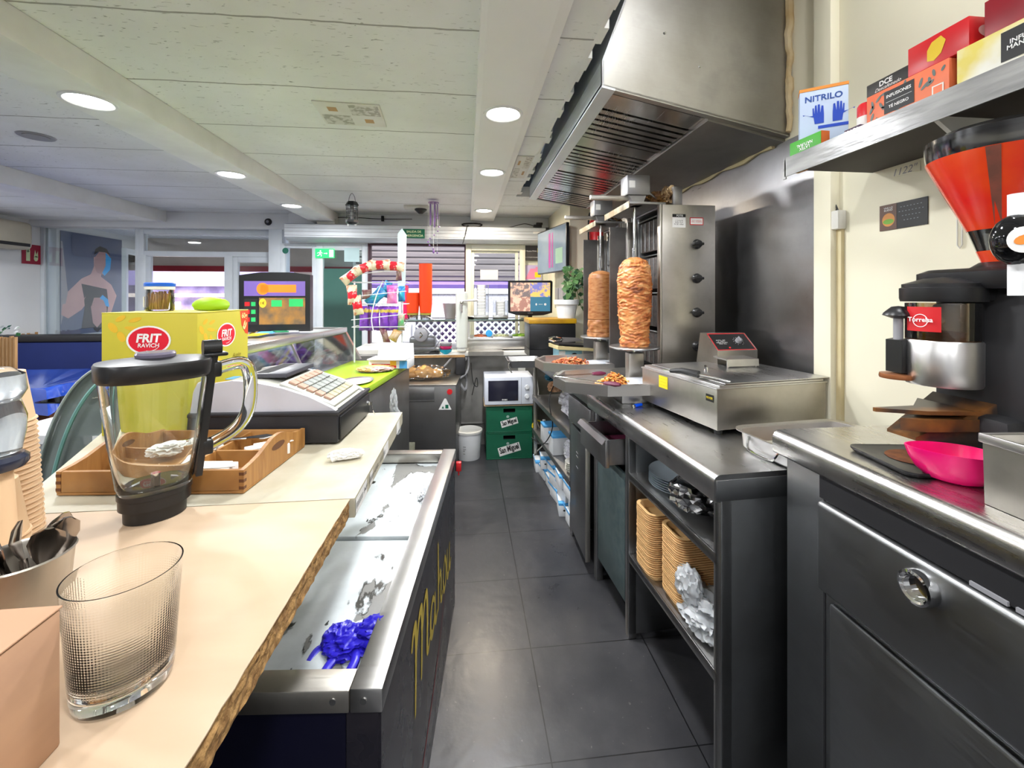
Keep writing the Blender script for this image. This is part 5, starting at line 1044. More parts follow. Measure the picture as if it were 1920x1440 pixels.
# ---------------------------------------------------------------- display case, lime ledge
DC = thing('display_case', 'refrigerated display case with slanted glass and steel frame behind the counter', 'display case', (-.60, 1.55, 0), R(-7.3))
MB().box(-1.1, -.02, .0, 1.62, 0, .9, .004).build('case_body', m_.steel2, DC); MB().box(-1.1, -.445, 0.0, 1.72, .9, .93).build('deck', m_.white, DC)
MB().box(-.44, .0, .0, 1.62, .915, .95, .004).build('lime_ledge', mat('lime_laminate', (.36, .56, .02), .3, col2=(.33, .52, .02)), DC)
MB().box(-.98, -.53, .75, 1.72, 1.16, 1.172, .001).box(-.54, -.515, -.02, 1.72, 1.145, 1.185, .003).box(-.98, -.54, 1.705, 1.72, 1.145, 1.185, .003).box(-1.0, -.975, .75, 1.72, 1.145, 1.185, .003).build('top_shelf', m_.steel, DC)
MB().prism([(-.54, 1.15), (-.515, 1.15), (-.405, .95), (-.44, .95)], 'y', 1.69, 1.72).build('slanted_frame', m_.steel, DC); MB().prism([(-.54, 1.15), (-.53, 1.15), (-.425, .95), (-.44, .95)], 'y', .0, .012).build('slanted_frame', m_.steel, DC)
cv = [(-.98, 1.16), (-1.05, 1.11), (-1.11, 1.02), (-1.14, .93), (-1.15, .85)]
MB().prism([(-.53, 1.145), (-.98, 1.145), (-1.05, 1.10), (-1.10, 1.02), (-1.13, .93), (-.43, .95)], 'y', 1.712, 1.716).build('end_glass', m_.pane, DC)
MB().prism([(-.53, 1.145), (-.435, .95), (-.43, .95), (-.525, 1.145)], 'y', .012, 1.69).build('service_glass', pane('scuffed_pane', (.95, .97, .98), rough=.05, fm=.7), DC)
MB().box(-.52, -.44, .95, .962, .95, .953).prism([(-.53, 1.145), (-.518, 1.145), (-.428, .95), (-.442, .95)], 'y', .95, .962).build('glass_joint', m_.steel, DC)
gp = pane('green_curved_pane', (.78, .9, .86), fm=1)
cvp = [Vector((x, 0, z)) for x, z in cv]; cvs = curve(cvp, 5)
MB().loft([[Vector((p.x, y, p.z)) for p in cvs] for y in (.75, 1.71)], closed=False, cap=(False, False)).build('curved_front_glass', mat('front_glass_sheen', (.55, .62, .63), .2, col2=(.42, .48, .5), ns=3, alpha=.8), DC)  # pale glass colour stands in for reflections and a white backing
MB().box(-.95, -.5, .03, 1.68, 1.035, 1.04).build('inner_shelf', m_.pane, DC)
CG = thing('curved_glass_screen', 'curved greenish glass end screen behind the wooden tray', 'glass screen', (0, 0, 0))
for p_ in (): pass
Yg = 1.62; pts = [at(x, y, Yg) for x, y in ((62, 922), (75, 860), (95, 800), (120, 750), (150, 712), (190, 685), (250, 660))]; pts = curve(pts, 5)
mb = MB(); mb.loft([[Vector((p.x, y, p.z)) for p in pts] for y in (Yg-.0, Yg+.9)], closed=False, cap=(False, False)).build('curved_glass', gp, CG)
MB().tube(pts, .004, 6).build('glass_edge', mat('pale_glass_edge', (.55, .62, .6), .2, trans=.3), CG); MB().tube([p+Vector((.05, 0, -.02)) for p in pts[:-4]], .006, 6).build('seal_strip', mat('aqua_strip', (.2, .42, .38), .3), CG)
b0 = pts[0]; MB().prism([(b0.x, b0.z)]+[(p.x, p.z) for p in pts[1:]]+[(pts[-1].x, b0.z)], 'y', Yg+.02, Yg+.024).build('end_pane', mat('misty_end_pane', (.33, .37, .35), .3, col2=(.2, .24, .23), ns=4, alpha=.6), CG)
MB().box(b0.x, -1.3, Yg, Yg+.9, 0, b0.z, .004).build('screen_base', m_.steeld, CG)
# things in the case, on the ledge
for i, (x, y, sx, sy, c) in enumerate(((-.64, 1.0, .1, .13, (.35, .1, .2)), (-.62, 1.3, .1, .12, (.1, .25, .45)), (-.68, .7, .1, .11, (.5, .45, .45)), (-.56, 1.5, .06, .08, (.5, .1, .08)))):
    p = Matrix.Translation(DC.location) @ Matrix.Rotation(R(-7.3), 4, 'Z') @ Vector((x, y, .0)); tag(MB().blob((0, 0, 0), (sx, sy, .06), .3, 2.5, 4, 90+i).build('snack_bag', mat('bag_print_%s' % 'abcd'[i], c, .35, col2=(.6, .6, .65), ns=14), loc=(p.x, p.y, .985)), ['purple and white snack bag in the display case', 'blue snack bag in the display case', 'pale snack bag at the near end of the display case', 'reddish packet at the far end of the display case'][i], 'snack bag')
p = Matrix.Translation(DC.location) @ Matrix.Rotation(R(-7.3), 4, 'Z') @ Vector((-.72, 1.5, .0)); tag(MB().box(-.06, .06, -.01, .01, 0, .1, .003).build('lime_card', bpy.data.materials['lime'], loc=(p.x, p.y, 1.041)), 'lime green card standing on the glass shelf of the display case', 'card')
q = on(668, 716, .952); pt = thing('pizza_plate', 'oval metal plate with pink salami print on the lime ledge', 'plate', (q.x, q.y, .952), R(-6)); MB().lathe([(0, .002), (.075, .002), (.085, .008), (.088, .008), (.078, 0), (0, 0)], 40, sy=1.35).build('plate_rim', m_.steel, pt)
flat('pink_print', [ell(0, 0, .074, .1, 36)], mat('salami_print', (.6, .25, .3), .5, col2=(.62, .52, .52), ns=28, lo=.45, hi=.52), pt, frame((0, 0, .0025), (1, 0, 0), (0, 1, 0)))
q = on(704, 695, .952); tag(MB().blob((0, 0, .014), (.11, .09, .018), .3, 2.2, 5, 95).build('kraft_packet', mat('kraft_paper', (.6, .38, .14), .7, col2=(.7, .5, .5), ns=9, lo=.5, hi=.6), loc=tuple(q)), 'open kraft paper packet with pink slices on the lime ledge', 'packet')
q = on(735, 668, .97); wbx = thing('white_carton_box', 'flat white carton with red and blue print at the end of the lime ledge', 'box', (at(735, 660, 2.88).x, 2.88, .953), R(-8)); MB().box(-.13, .13, -.07, .07, 0, .055, .003).build('box_body', m_.white, wbx); MB().prism([(-.12, .05), (.13, .05), (.125, .15), (-.10, .155)], 'y', .06, .068).prism([(-.13, .058), (.12, .058), (.12, .064), (-.13, .064)], 'y', -.1, .06).build('open_lid', m_.white, wbx)
flat('print', [(rc(.07, .12, .002, .05), 1), (rc(-.11, .05, .005, .03), 0), (rc(.01, .05, .02, .05), 2)], [m_.logo, m_.lblue, m_.yor], wbx, frame((0, -.07, 0), (1, 0, 0), (0, 0, 1)))
# menu light box standing on the display case
p = at(448, 611, 2.95); MS = thing('menu_light_box', 'black framed menu light box with lilac header standing behind the display case', 'menu screen', (p.x, 2.95, 0), R(2)); w_ = at(580, 600, 2.95).x-p.x; z0 = 1.186; h_ = at(448, 510, 2.95).z-z0
MB().prism([(0, z0), (w_, z0), (w_, z0+h_*.96), (w_*.75, z0+h_), (w_*.3, z0+h_), (0, z0+h_*.95)], 'y', 0, .06).build('case', m_.black, MS); F = frame((0, -.0004, z0), (1, 0, 0), (0, 0, 1))
sc_ = flat('screen', [(rc(w_*.07, w_*.93, h_*.6, h_*.85), 0), (rc(w_*.07, w_*.26, h_*.12, h_*.55), 1), (rc(w_*.28, w_*.93, h_*.12, h_*.57), 2)], [mat('screen_lilac', (.16, .1, .35), .4, emis=.35), mat('screen_dark', (.03, .03, .03), .3), mat('screen_food', (.35, .16, .03), .5, col2=(.08, .07, .05), ns=14, emis=.25)], MS, F)
m_.so = mat('screen_orange', (.9, .16, .01), .5, emis=.8); m_.sy = mat('screen_yellow', (.9, .6, .02), .5, emis=.7); m_.sg = mat('screen_green', (.02, .4, .1), .5, emis=.4)
flat('logo_blob', [(ell(w_*.33, h_*.72, w_*.085, h_*.1), 1), (rc(w_*.3, w_*.8, h_*.66, h_*.79), 1), (ell(w_*.33, h_*.72, w_*.06, h_*.07), 0), (rc(w_*.32, w_*.78, h_*.69, h_*.77), 0)], [m_.sy, m_.so], sc_, F, off=.0012)
flat('menu_rows', [rc(w_*.17, w_*.23, h_*(.17+.13*i), h_*(.24+.13*i)) for i in range(3)]+[rc(w_*.45, w_*.6, h_*.42, h_*.53), rc(w_*.7, w_*.9, h_*.42, h_*.55)], m_.sg, sc_, F, off=.0012)
flat('menu_photo', [rc(w_*.08, w_*.15, h_*(.17+.13*i), h_*(.24+.13*i)) for i in range(3)], m_.red, sc_, F, off=.0012)
c_ = flat('price_disc', [ell(w_*.33, h_*.48, w_*.05, h_*.075)], m_.sy, sc_, F, off=.0013); text('1€', m_.btext, c_, F, w_*.33, h_*.48, w_*.06, off=.002, bold=.02)
for i, (x, y, c) in enumerate(((478, 622, m_.yel), (500, 618, m_.lblue), (525, 616, m_.green), (548, 614, m_.white))):
    p = on(x, y+6, 1.187); tag(MB().box(-.05, .05, -.07, .07, 0, .004).box(-.04, .04, -.06, .06, .004, .005).build('leaflet', [c], loc=tuple(p), rot=(0, 0, .2*i)), ['yellow leaflet on the top shelf of the display case', 'blue leaflet on the top shelf of the display case', 'green leaflet on the top shelf of the display case', 'white leaflet on the top shelf of the display case'][i], 'leaflet')
q = on(705, 765, 1.021); tag(MB().blob((0, 0, 0), (.012, .02, .05), .5, 3, 4, 99).blob((0.004, 0, -.07), (.02, .025, .06), .5, 2.5, 4, 98).build('plastic_bag', m_.bag, loc=(-.255, 1.535, 1.04), ang=20), 'thin white plastic bag hanging beside the cash drawer', 'bag')
# ---------------------------------------------------------------- back hatch and its things
SB = thing('salad_bar', 'stainless refrigerated salad bar with glass top along the hatch', 'salad bar', (-.02, 4.05, .9))
MB().box(.02, .93, 0, .42, .012, .115, .01).build('lower_body', m_.steel, SB); MB().box(.0, .93, -.006, 0, .09, .12, .003).build('front_rail', m_.steel, SB)
MB().box(-.62, .93, .12, .5, .27, .285, .003).build('top_rail', m_.steel2, SB); MB().box(-.62, .93, .08, .52, .286, .294).build('glass_top', pane('greenish_top', (.75, .9, .85), fm=2), SB)
for x in (.03, .9): MB().box(x, x+.02, .13, .15, .1, .27).build('post', m_.steel, SB)
MB().box(.05, .9, .46, .466, .1, .27).build('sneeze_glass', m_.pane, SB)
for i, (x0, x1, c, l) in enumerate(((.08, .26, (.5, .12, .04), 'pan of red filling at the left of the salad bar'), (.27, .45, (.62, .6, .4), 'pan of pale onions in the salad bar'), (.46, .64, (.3, .5, .06), 'pan of green lettuce in the salad bar'), (.65, .86, (.75, .75, .72), 'pan of white sauce at the right of the salad bar'))):
    t0 = thing('salad_pan', l, 'food pan', (-.02+(x0+x1)/2, 4.2, 1.015)); hw = (x1-x0)/2
    MB().box(-hw, hw, -.1, .1, 0, .012, .004).build('pan_rim', m_.steel, t0); tag(MB().blob((0, 0, .012), (hw*.85, .08, .02), .35, 4, 4, 110+i).build('filling', mat('salad_'+'abcd'[i], c, .5, col2=tuple(k*.6 for k in c), ns=60), t0), kind='stuff')
q = at(917, 625, 4.12); sp1 = thing('blue_ladle', 'blue round ladle standing in the salad bar', 'ladle', tuple(q)); MB().lathe([(0, .006), (.03, .005), (.033, 0), (.03, -.005), (0, -.006)], 24, M=Matrix.Rotation(R(80), 4, 'X')).build('ladle_bowl', mat('cyan_plastic', (.0, .3, .7), .35), sp1); MB().cyl((-.02, .0, -.01), (-.12, .06, -.03), .004).build('handle', m_.grey, sp1)
# shelf piece at the left end
tb0 = at(755, 672, 3.95); WS = thing('wooden_ledge', 'wood edged white board carrying the slicer', 'shelf board', (tb0.x, 3.93, .86)); MB().box(-.06, .56, 0, .5, 0, .022, .002).build('board', m_.offw, WS); MB().box(-.06, .56, -.004, 0, 0, .022).build('wood_edge', mat('oak_edge', (.45, .26, .1), .6, col2=(.3, .16, .06), ns=20), WS)
q = at(878, 668, 3.86); DT = thing('drip_tray', 'steel drip tray under the beer column', 'drip tray', (q.x, 3.86, .885)); MB().box(0, .32, 0, .26, 0, .03, .004).box(.0, .32, -.003, .0, -.0, .032).build('tray_body', m_.steelw, DT)
BT = thing('beer_tap_column', 'tall cream white beer tap column with chrome tap at the hatch', 'beer tap', (at(866, 600, 3.98).x, 3.98, .916)); zt = at(858, 547, 3.98).z-.916
MB().loft([E(.045, .045, 0, 28), E(.045, .045, .02, 28)]).loft([rr(.10, .09, .03, .03), rr(.105, .09, .03, .1), rr(.115, .10, .035, zt-.04), rr(.11, .09, .035, zt-.01), rr(.07, .06, .02, zt)]).build('column', mat('tap_white', (.68, .7, .64), .3), BT)
MB().cyl((0, -.05, zt-.1), (0, -.1, zt-.1), .012).cyl((0, -.09, zt-.1), (0, -.1, zt-.19), .01, .006).sph((0, -.095, zt-.1), .018, 2).build('tap', m_.chrome, BT); MB().cyl((.0, -.09, zt-.085), (.14, -.08, zt-.078), .008).cyl((.1, -.085, zt-.08), (.14, -.08, zt-.078), .012).build('tap_lever', m_.steel, BT)
def cupstack(name, x, y, z, r, H, m, lab, cat, grp, n=10, base=.75, first=[None]):
    prof = [(r*base, 0), (r, r*2.0), (r*1.05, r*2.0), (r*1.05, r*2.03), (r*.98, r*2.03), (r*(base-.02), .002), (0, .002), (0, 0)]
    c0 = MB().lathe(prof, 28).build(name, m); step = (H-r*2.03)/(n-1)
    for i in range(n):
        o = c0 if i == 0 else c0.copy()
        if i: C.objects.link(o)
        o.location = (x, y, z+i*step); tag(o, lab, cat, grp)
m_.orc = mat('orange_cup', (.85, .07, .012), .4, sss=.15)
zc = at(775, 590, 4.25).z
for px, top, nm, f1, f2, f3 in ((774, 549, 'shorter', 'a', 'b', 'c'), (798, 495, 'taller', 'a', 'b', 'c')):
    x = at(px, 600, 4.3).x; z0_ = 1.195; H = at(px, top, 4.3).z-z0_-.055; r = .062; n = max(3, int((H-.10)/.012))
    c0 = MB().lathe([(r*.86, 0), (r*.9, .002), (r*1.04, .098), (r*1.05, .104), (r*.98, .104), (r*.84, .004), (0, .004), (0, 0)], 28).build('orange_cup', m_.orc)
    for i in range(n):
        o = c0 if i == 0 else c0.copy()
        if i: C.objects.link(o)
        o.location = (x, 4.3, z0_+.057+i*(H-.104)/(n-1)); tag(o, ('topmost ' if i == n-1 else '')+'orange plastic cup in the %s of the two stacks at the hatch' % nm, 'cup', 'orange cups, %s stack' % nm)
    cd = thing('candy_tub', 'clear tub of wrapped snacks under the %s stack of orange cups' % nm, 'tub', (x, 4.3, z0_)); MB().lathe([(0, 0), (.05, 0), (.055, .05), (0, .05)], 24).build('tub', m_.plastic, cd)
    tag(MB().blob((0, 0, .025), (.045, .045, .022), .3, 5, 4, 120+px).build('wrapped_snacks', mat('snack_mix', (.6, .12, .05), .4, col2=(.7, .6, .5), ns=30), cd), kind='stuff'); MB().lathe([(.056, .04), (.056, .055)], 24).build('gold_band', mat('olive_gold', (.35, .3, .05), .4), cd)
tag(MB().box(-.025, .025, -.02, .02, 0, .33, .012).build('pink_sleeve', mat('hot_pink', (.85, .02, .12), .4), loc=(at(761, 560, 4.3).x, 4.3, 1.195)), 'hot pink packet standing left of the orange cups', 'packet')
# slicer
SL = thing('meat_slicer', 'meat slicer with clear round blade guard on the wooden ledge', 'slicer', (at(790, 655, 4.0).x, 4.0, .883))
MB().lathe([(.065, .0), (.175, .006), (.18, .0), (.175, -.006), (.065, -.012)], 44, M=Matrix.Translation((0, -.02, .182)) @ Matrix.Rotation(R(90), 4, 'X')).build('blade_guard', pane('smoky_guard', (.8, .81, .85), rough=.35, fm=2.5), SL)
MB().lathe([(0, .03), (.04, .03), (.06, .02), (.065, 0), (.065, -.03), (0, -.03)], 36, M=Matrix.Translation((0, -.02, .182)) @ Matrix.Rotation(R(90), 4, 'X')).build('hub', m_.grey, SL); MB().tube([(-.01, -.055, .16), (.012, -.055, .182), (-.006, -.055, .205)], .008, 6).build('hub_knob', m_.chrome, SL)
MB().box(-.17, .17, .02, .3, .02, .06, .01).box(-.12, .12, .08, .25, .06, .15, .02).build('slicer_body', m_.steel2, SL); MB().box(-.16, .16, -.02, .02, 0, .014, .003).cyl((-.13, 0, 0), (-.13, 0, .03), .012).cyl((.14, 0, 0), (.14, 0, .03), .012).build('slicer_foot', m_.black, SL)
for i, (dz, c) in enumerate(((0, mat('teal_bowl', (.0, .35, .5), .35)), (.03, mat('pink_bowl', (.7, .02, .15), .35)), (.055, m_.grey))):
    tag(MB().lathe([(0, 0), (.025, 0), (.05, .02), (.058, .045), (.055, .045), (.045, .02), (0, .006)], 30).build('small_bowl', c, loc=(at(836, 650, 4.0).x, 4.0, .883+dz)), ['teal bowl at the bottom of the pile beside the beer column', 'pink bowl in the middle of the pile beside the beer column', 'grey bowl on top of the pile beside the beer column'][i], 'bowl', 'bowls beside the beer column')
pt2 = thing('metal_bowl_pair', 'conical grey bucket on the glass top left of the beer column', 'bucket', (at(844, 600, 4.3).x, 4.3, 1.196)); MB().lathe([(0, 0), (.05, 0), (.075, .15), (.072, .15), (.048, .004), (0, .004)], 30).build('bucket_body', mat('mauve_grey_metal', (.4, .36, .38), .35, .5), pt2)
tag(MB().lathe([(0, 0), (.06, 0), (.11, .02), (.108, .022), (.058, .004), (0, .004)], 36).build('oval_dish', m_.steel, loc=(at(885, 600, 4.35).x, 4.35, 1.196)), 'shallow metal dish on the glass top behind the beer column', 'dish')
# white cups in clear dispensers
for px, top, nm in ((902, 530, 'taller'), (938, 561, 'shorter')):
    x = at(px, 600, 4.3).x; H = at(px, top, 4.3).z-1.2; w = .075
    d = thing('cup_dispenser', '%s clear cup dispenser holding white cups at the hatch' % nm, 'dispenser', (x, 4.3, 1.196)); MB().box(-w, -w+.035, -.06, .06, 0.02, H*.95, .004).box(w-.03, w, -.06, .06, .02, H*.95, .004).build('side_wall', m_.plastic, d); MB().box(-w, w, -.065, .065, 0, .03, .006).build('tray', m_.steel2, d)
    n = int(H/.03); c0 = MB().loft([rr(.082, .08, .015, 0), rr(.085, .083, .015, .026), rr(.082, .08, .015, .028)]).build('white_cup', m_.white, loc=(x, 4.3, 1.228))
    for i in range(n-1):
        o = c0 if i == 0 else c0.copy()
        if i: C.objects.link(o)
        o.location = (x, 4.3, 1.228+i*(H-.05)/(n-1)); tag(o, ('topmost ' if i == n-2 else '')+'white square cup lid stacked in the %s dispenser' % nm, 'cup lid', 'white lids in the %s dispenser' % nm)
# monitor
q = at(994, 594, 4.15); MN = thing('small_monitor', 'small black monitor showing camera pictures above the salad bar', 'monitor', (q.x, 4.15, 1.196), R(-4)); zb = .03; w_ = .43; h_ = .335
MB().prism([(-w_/2, zb+.03), (-w_*.3, zb+.006), (0, zb), (w_*.3, zb+.006), (w_/2, zb+.03), (w_/2+.004, zb+h_), (w_/2-.01, zb+h_+.01), (-w_/2+.01, zb+h_+.01), (-w_/2-.004, zb+h_)], 'y', -.02, .02).build('monitor_case', mat('gloss_black_case', (.01, .01, .012), .12), MN)
MB().box(-.09, .09, -.05, .05, 0, .008, .003).box(-.02, .02, -.0, .02, .008, .06).build('monitor_stand', m_.black, MN)
F = frame((0, -.0204, zb+.045), (1, 0, 0), (0, 0, 1)); W2 = w_/2-.02; H2 = h_-.055
def pics(name, rects, c1, c2, sc, par, F, em=.6, seed=0):
    m = mat(name, c1, .3, col2=c2, ns=sc, lo=.45, hi=.55, emis=0); t = m.node_tree; b = t.nodes['Principled BSDF']; t.links.new(b.inputs['Base Color'].links[0].from_socket, b.inputs['Emission Color']); b.inputs['Emission Strength'].default_value = em
    return flat('screen_picture', rects, m, par, F)
pics('cctv_a', [rc(-W2, 0, H2*.5, H2)], (.6, .35, .25), (.15, .12, .12), 25, MN, F); pics('cctv_b', [rc(0, W2, H2*.5, H2)], (.6, .4, .1), (.15, .15, .4), 18, MN, F); pics('cctv_c', [rc(-W2, 0, 0, H2*.5)], (.65, .4, .3), (.3, .15, .12), 22, MN, F); s3 = pics('cctv_d', [rc(0, W2, 0, H2*.5)], (.03, .12, .19), (.03, .12, .19), 5, MN, F)
flat('icon', [ell(W2*.3, H2*.24, .008, .012, 12), ell(W2*.75, H2*.24, .012, .012, 16), rc(W2*.42, W2*.62, H2*.235, H2*.25)], m_.wtext, s3, F, off=.001); text('SAMSUNG', m_.grey, MN, F, 0, -.018, .05, h=.006)
# window stickers, poster
st0 = at(918, 515, 4.82); tag(MB().box(-.1, .1, 0, .002, -.055, .055).build('paper_sheet', mat('grey_sheet', (.6, .6, .62), .8), loc=(st0.x-.005, 4.815, st0.z)), 'plain grey paper taped on the sliding hatch window', 'paper')
a = at(999, 474, 4.79); UP = thing('parcel_point_poster', 'dark brown Access Point poster with gold shield right of the hatch', 'poster', (a.x, 4.80, a.z)); MB().box(-.135, .13, 0, .004, -.085, .085).build('board', mat('dark_brown_poster', (.05, .045, .045), .5), UP); F = frame((0, 0, 0), (1, 0, 0), (0, 0, 1))
text("UPS Access Point", m_.wtext, UP, F, -.035, .022, .16, off=.001); text('entregas y recogidas de paquetes', m_.wtext, UP, F, -.02, -.05, .2, off=.001)
sh = flat('shield_logo', [([(.055, .055), (.085, .062), (.115, .055), (.115, .01), (.105, -.012), (.085, -.025), (.065, -.012), (.055, .01)], 0), ([(.061, .046), (.085, .052), (.109, .046), (.109, .01), (.1, -.008), (.085, -.018), (.07, -.008), (.061, .01)], 1)], [m_.yel, mat('shield_brown', (.1, .04, .01), .5)], UP, F, off=.0012); text('ups', m_.yel, sh, F, .085, .014, .036, bold=.03, off=.0022)
PB = thing('coloured_window_sheets', 'lilac, pink and yellow sheets on the window under the brown poster', 'leaflets', (at(995, 520, 4.8).x, 4.82, at(995, 520, 4.8).z)); F = frame((0, 0, 0), (1, 0, 0), (0, 0, 1)); MB().box(-.13, .13, 0, .003, -.19, .14).build('backing', mat('lilac_sheet', (.5, .42, .65), .6), PB); flat('pink_sheet', [[(-.06, -.02), (.0, .1), (.06, .1), (.06, -.02)], rc(.06, .12, .06, .12)], mat('pink_sheet', (.8, .25, .4), .6), PB, F); flat('yellow_sheet', [rc(.05, .12, .0, .06)], m_.yel, PB, F, off=.0008); flat('green_sheet', [rc(-.02, .12, -.09, -.02)], mat('pale_green', (.55, .65, .55), .6), PB, F, off=.0008)
a = at(660, 478, 4.82); tag(MB().box(-.08, .08, 0, .002, -.075, .075).build('window_note', mat('pale_blue_sheet', (.5, .68, .7), .6), loc=(a.x, 4.812, a.z)), 'pale blue note on the glass door beside the exit sign', 'note')
a = at(535, 470, 4.83); tag(MB().lathe([(0, .003), (.03, .003), (.032, 0)], 20, M=Matrix.Rotation(R(90), 4, 'X')).build('round_sticker', mat('bottle_green', (.02, .15, .1), .5), loc=(a.x, 4.832, a.z)), 'small round green sticker on the window frame', 'sticker')
# wall TV and switch, plant, cardboard boxes
TV = thing('wall_menu_television', 'flat television tilted on a bracket on the right wall at the back', 'television', (.83, 4.05, 0), R(-62)); pa = at(1016, 430, 4.3); z1 = 2.07; z0 = 1.64
TV.location = (.80, 4.02, 0); TV.rotation_euler = (0, 0, R(-79))
MB().box(-.36, .36, 0, .03, z0, z1, .006).box(-.2, .2, .03, .06, z0+.08, z1-.1, .01).build('tv_case', m_.black, TV); F = frame((0, -.0005, z0), (1, 0, 0), (0, 0, 1)); s4 = flat('screen', [rc(-.35, .35, .012, z1-z0-.012)], mat('tv_reflection', (.12, .17, .24), .12, col2=(.2, .25, .3), ns=3, emis=.05), TV, F)
flat('menu_columns', [(rc(-.05, .0, .05, .38), 0), (rc(.03, .06, .05, .38), 0), (rc(.12, .28, .08, .22), 1)], [mat('plum_print', (.35, .06, .25), .3), mat('sage_print', (.25, .4, .3), .3)], s4, F, off=.001)
MB().box(-.04, .04, .06, .12, z0+.15, z0+.28).build('wall_bracket', m_.black, TV)
PP = thing('potted_plant', 'trailing green plant in a ribbed white pot at the back right', 'plant', (at(1062, 596, 3.50).x, 3.50, at(1062, 596, 3.50).z))
mb = MB(); mb.lathe([(0, 0), (.05, 0), (.062, .075), (.072, .078), (.075, .105), (.07, .105), (.058, .078), (0, .08)], 32); mb.build('pot', m_.white, PP)
lf_ = [mat('leaf_green', (.08, .17, .05), .5, col2=(.12, .25, .09), ns=12), mat('leaf_dark', (.03, .09, .04), .5)]
stems = MB(); lv = MB(); r2 = random.Random(5)
for i in range(13):
    a_ = r2.uniform(-.9, 1.5); Ls = r2.uniform(.12, .26); up = r2.uniform(.1, .22); P = [Vector((0, 0, .09)), Vector((math.cos(a_)*Ls*.5, math.sin(a_)*Ls*.4, .09+up)), Vector((math.cos(a_)*Ls, math.sin(a_)*Ls*.5, .09+up*.3-r2.uniform(0, .12)))]
    c_ = curve(P, 6); stems.tube(c_, .002, 5)
    for p in c_[2:]:
        d = Vector((r2.uniform(-1, 1), r2.uniform(-1, 1), r2.uniform(-.8, .3))).normalized(); u = d.cross(Vector((r2.uniform(-.3, .3), -1, .3))).normalized(); s_ = r2.uniform(.02, .034); n_ = d.cross(u)*.004
        lv.loft([[p, p+d*s_*.5+u*s_*.55+n_, p+d*s_*1.5, p+d*s_*.5-u*s_*.55+n_]], mi=r2.choice((0, 0, 1)), cap=(False, True))
stems.build('stems', lf_[0], PP); tag(lv.build('leaves', lf_, PP, ang=180), kind='stuff'); PP.scale = (1.45, 1.45, 1.45)
q = at(1040, 615, 3.45); SBX = thing('stacked_trays_box', 'dark appliance with amber lid under the potted plant', 'appliance', (.50, 3.38, .93)); z2 = PP.location.z-.93
MB().box(0, .38, 0, .3, .06, z2-.04, .01).box(0.0, .38, 0, .3, 0, .06).build('appliance_body', m_.black, SBX); MB().box(-.005, .385, -.005, .305, z2-.04, z2-.002, .004).build('amber_lid', mat('amber_plastic', (.5, .28, .01), .35, col2=(.25, .12, .01), ns=4), SBX)
q = at(1060, 660, 3.12); BX = thing('small_print_box', 'small light blue box with dark print behind the far pan', 'box', (q.x, 3.0, .926), R(8)); MB().box(-.08, .1, 0, .12, 0, .115, .002).build('box_body', mat('sky_box', (.3, .55, .65), .5), BX); F = frame((0, 0, 0), (1, 0, 0), (0, 0, 1)); flat('dark_print', [(ell(.04, .05, .03, .035), 0), (rc(-.078, -.03, .01, .1), 1)], [m_.dark, m_.paper], BX, F)
CBx = thing('knife_box_lid', 'flat open cardboard with knives on top of the blue box', 'cardboard', (q.x+.03, 3.06, 1.044), R(8)); MB().prism([(-.14, 0), (.14, -.02), (.14, .0), (-.14, .025)], 'y', -.1, .1).build('flap', mat('buff_card', (.6, .5, .25), .7), CBx); MB().prism([(-.13, .03), (.15, .005), (.15, .015), (-.13, .04)], 'y', -.09, .1).build('dark_tray', m_.black, CBx)
kn = thing('kitchen_shears', 'chrome handled shears and broad knife lying on the cardboard', 'knife', (q.x-.02, 3.05, 1.09)); MB().tube([(-.12, 0, .02), (-.07, 0, .03), (-.02, .0, .015), (-.06, 0, .0), (-.12, 0, .015)], .008, 8, k=5).build('handle', m_.chrome, kn); MB().prism([(-.02, .03), (.1, .025), (.14, 0), (-.02, -.008)], 'y', -.001, .001).build('blade', m_.steel2, kn)
sp2 = thing('square_steel_pan', 'square steel pan with wire handle behind the far drip pan', 'pan', (.40, 3.0, .927)); MB().loft([rr(.2, .2, .02, 0), rr(.24, .24, .02, .05), rr(.23, .23, .02, .05), rr(.19, .19, .02, .005)]).build('pan_body', m_.steel2, sp2); MB().tube([(-.1, -.1, .05), (-.12, -.14, .02), (-.1, -.17, -.02)], .004, 6, k=4).build('wire_handle', m_.chrome, sp2)
fe = thing('fire_extinguisher', 'red fire extinguisher on the wall behind the far kebab grill', 'fire extinguisher', (at(1118, 450, 3.68).x, 3.68, 0)); z1 = at(1112, 410, 3.68).z; z0 = at(1112, 548, 3.68).z
MB().lathe([(0, z0+.1), (.05, z0+.1), (.06, z0+.13), (.06, z1-.03), (.03, z1+.02), (0, z1+.02)], 28).build('cylinder', m_.red, fe); MB().box(-.02, .02, -.02, .02, z1+.02, z1+.07, .004).build('valve', m_.black, fe); MB().tube([(-.02, -.03, z1+.05), (-.08, -.04, z1), (-.075, -.04, z0+.2)], .008, 8, k=5).build('hose', m_.black, fe); MB().box(-.045, .03, -.062, -.06, z0+.0, z0+.12).build('tag', mat('red_tag', (.6, .05, .05), .5, col2=(.8, .8, .78), ns=20), fe)
tag(MB().box(.9, .93, 3.95, 4.3, 1.3, 1.5).build('junction_cover', m_.grey), 'grey flat cover plate on the right wall beside the plant', 'cover plate')
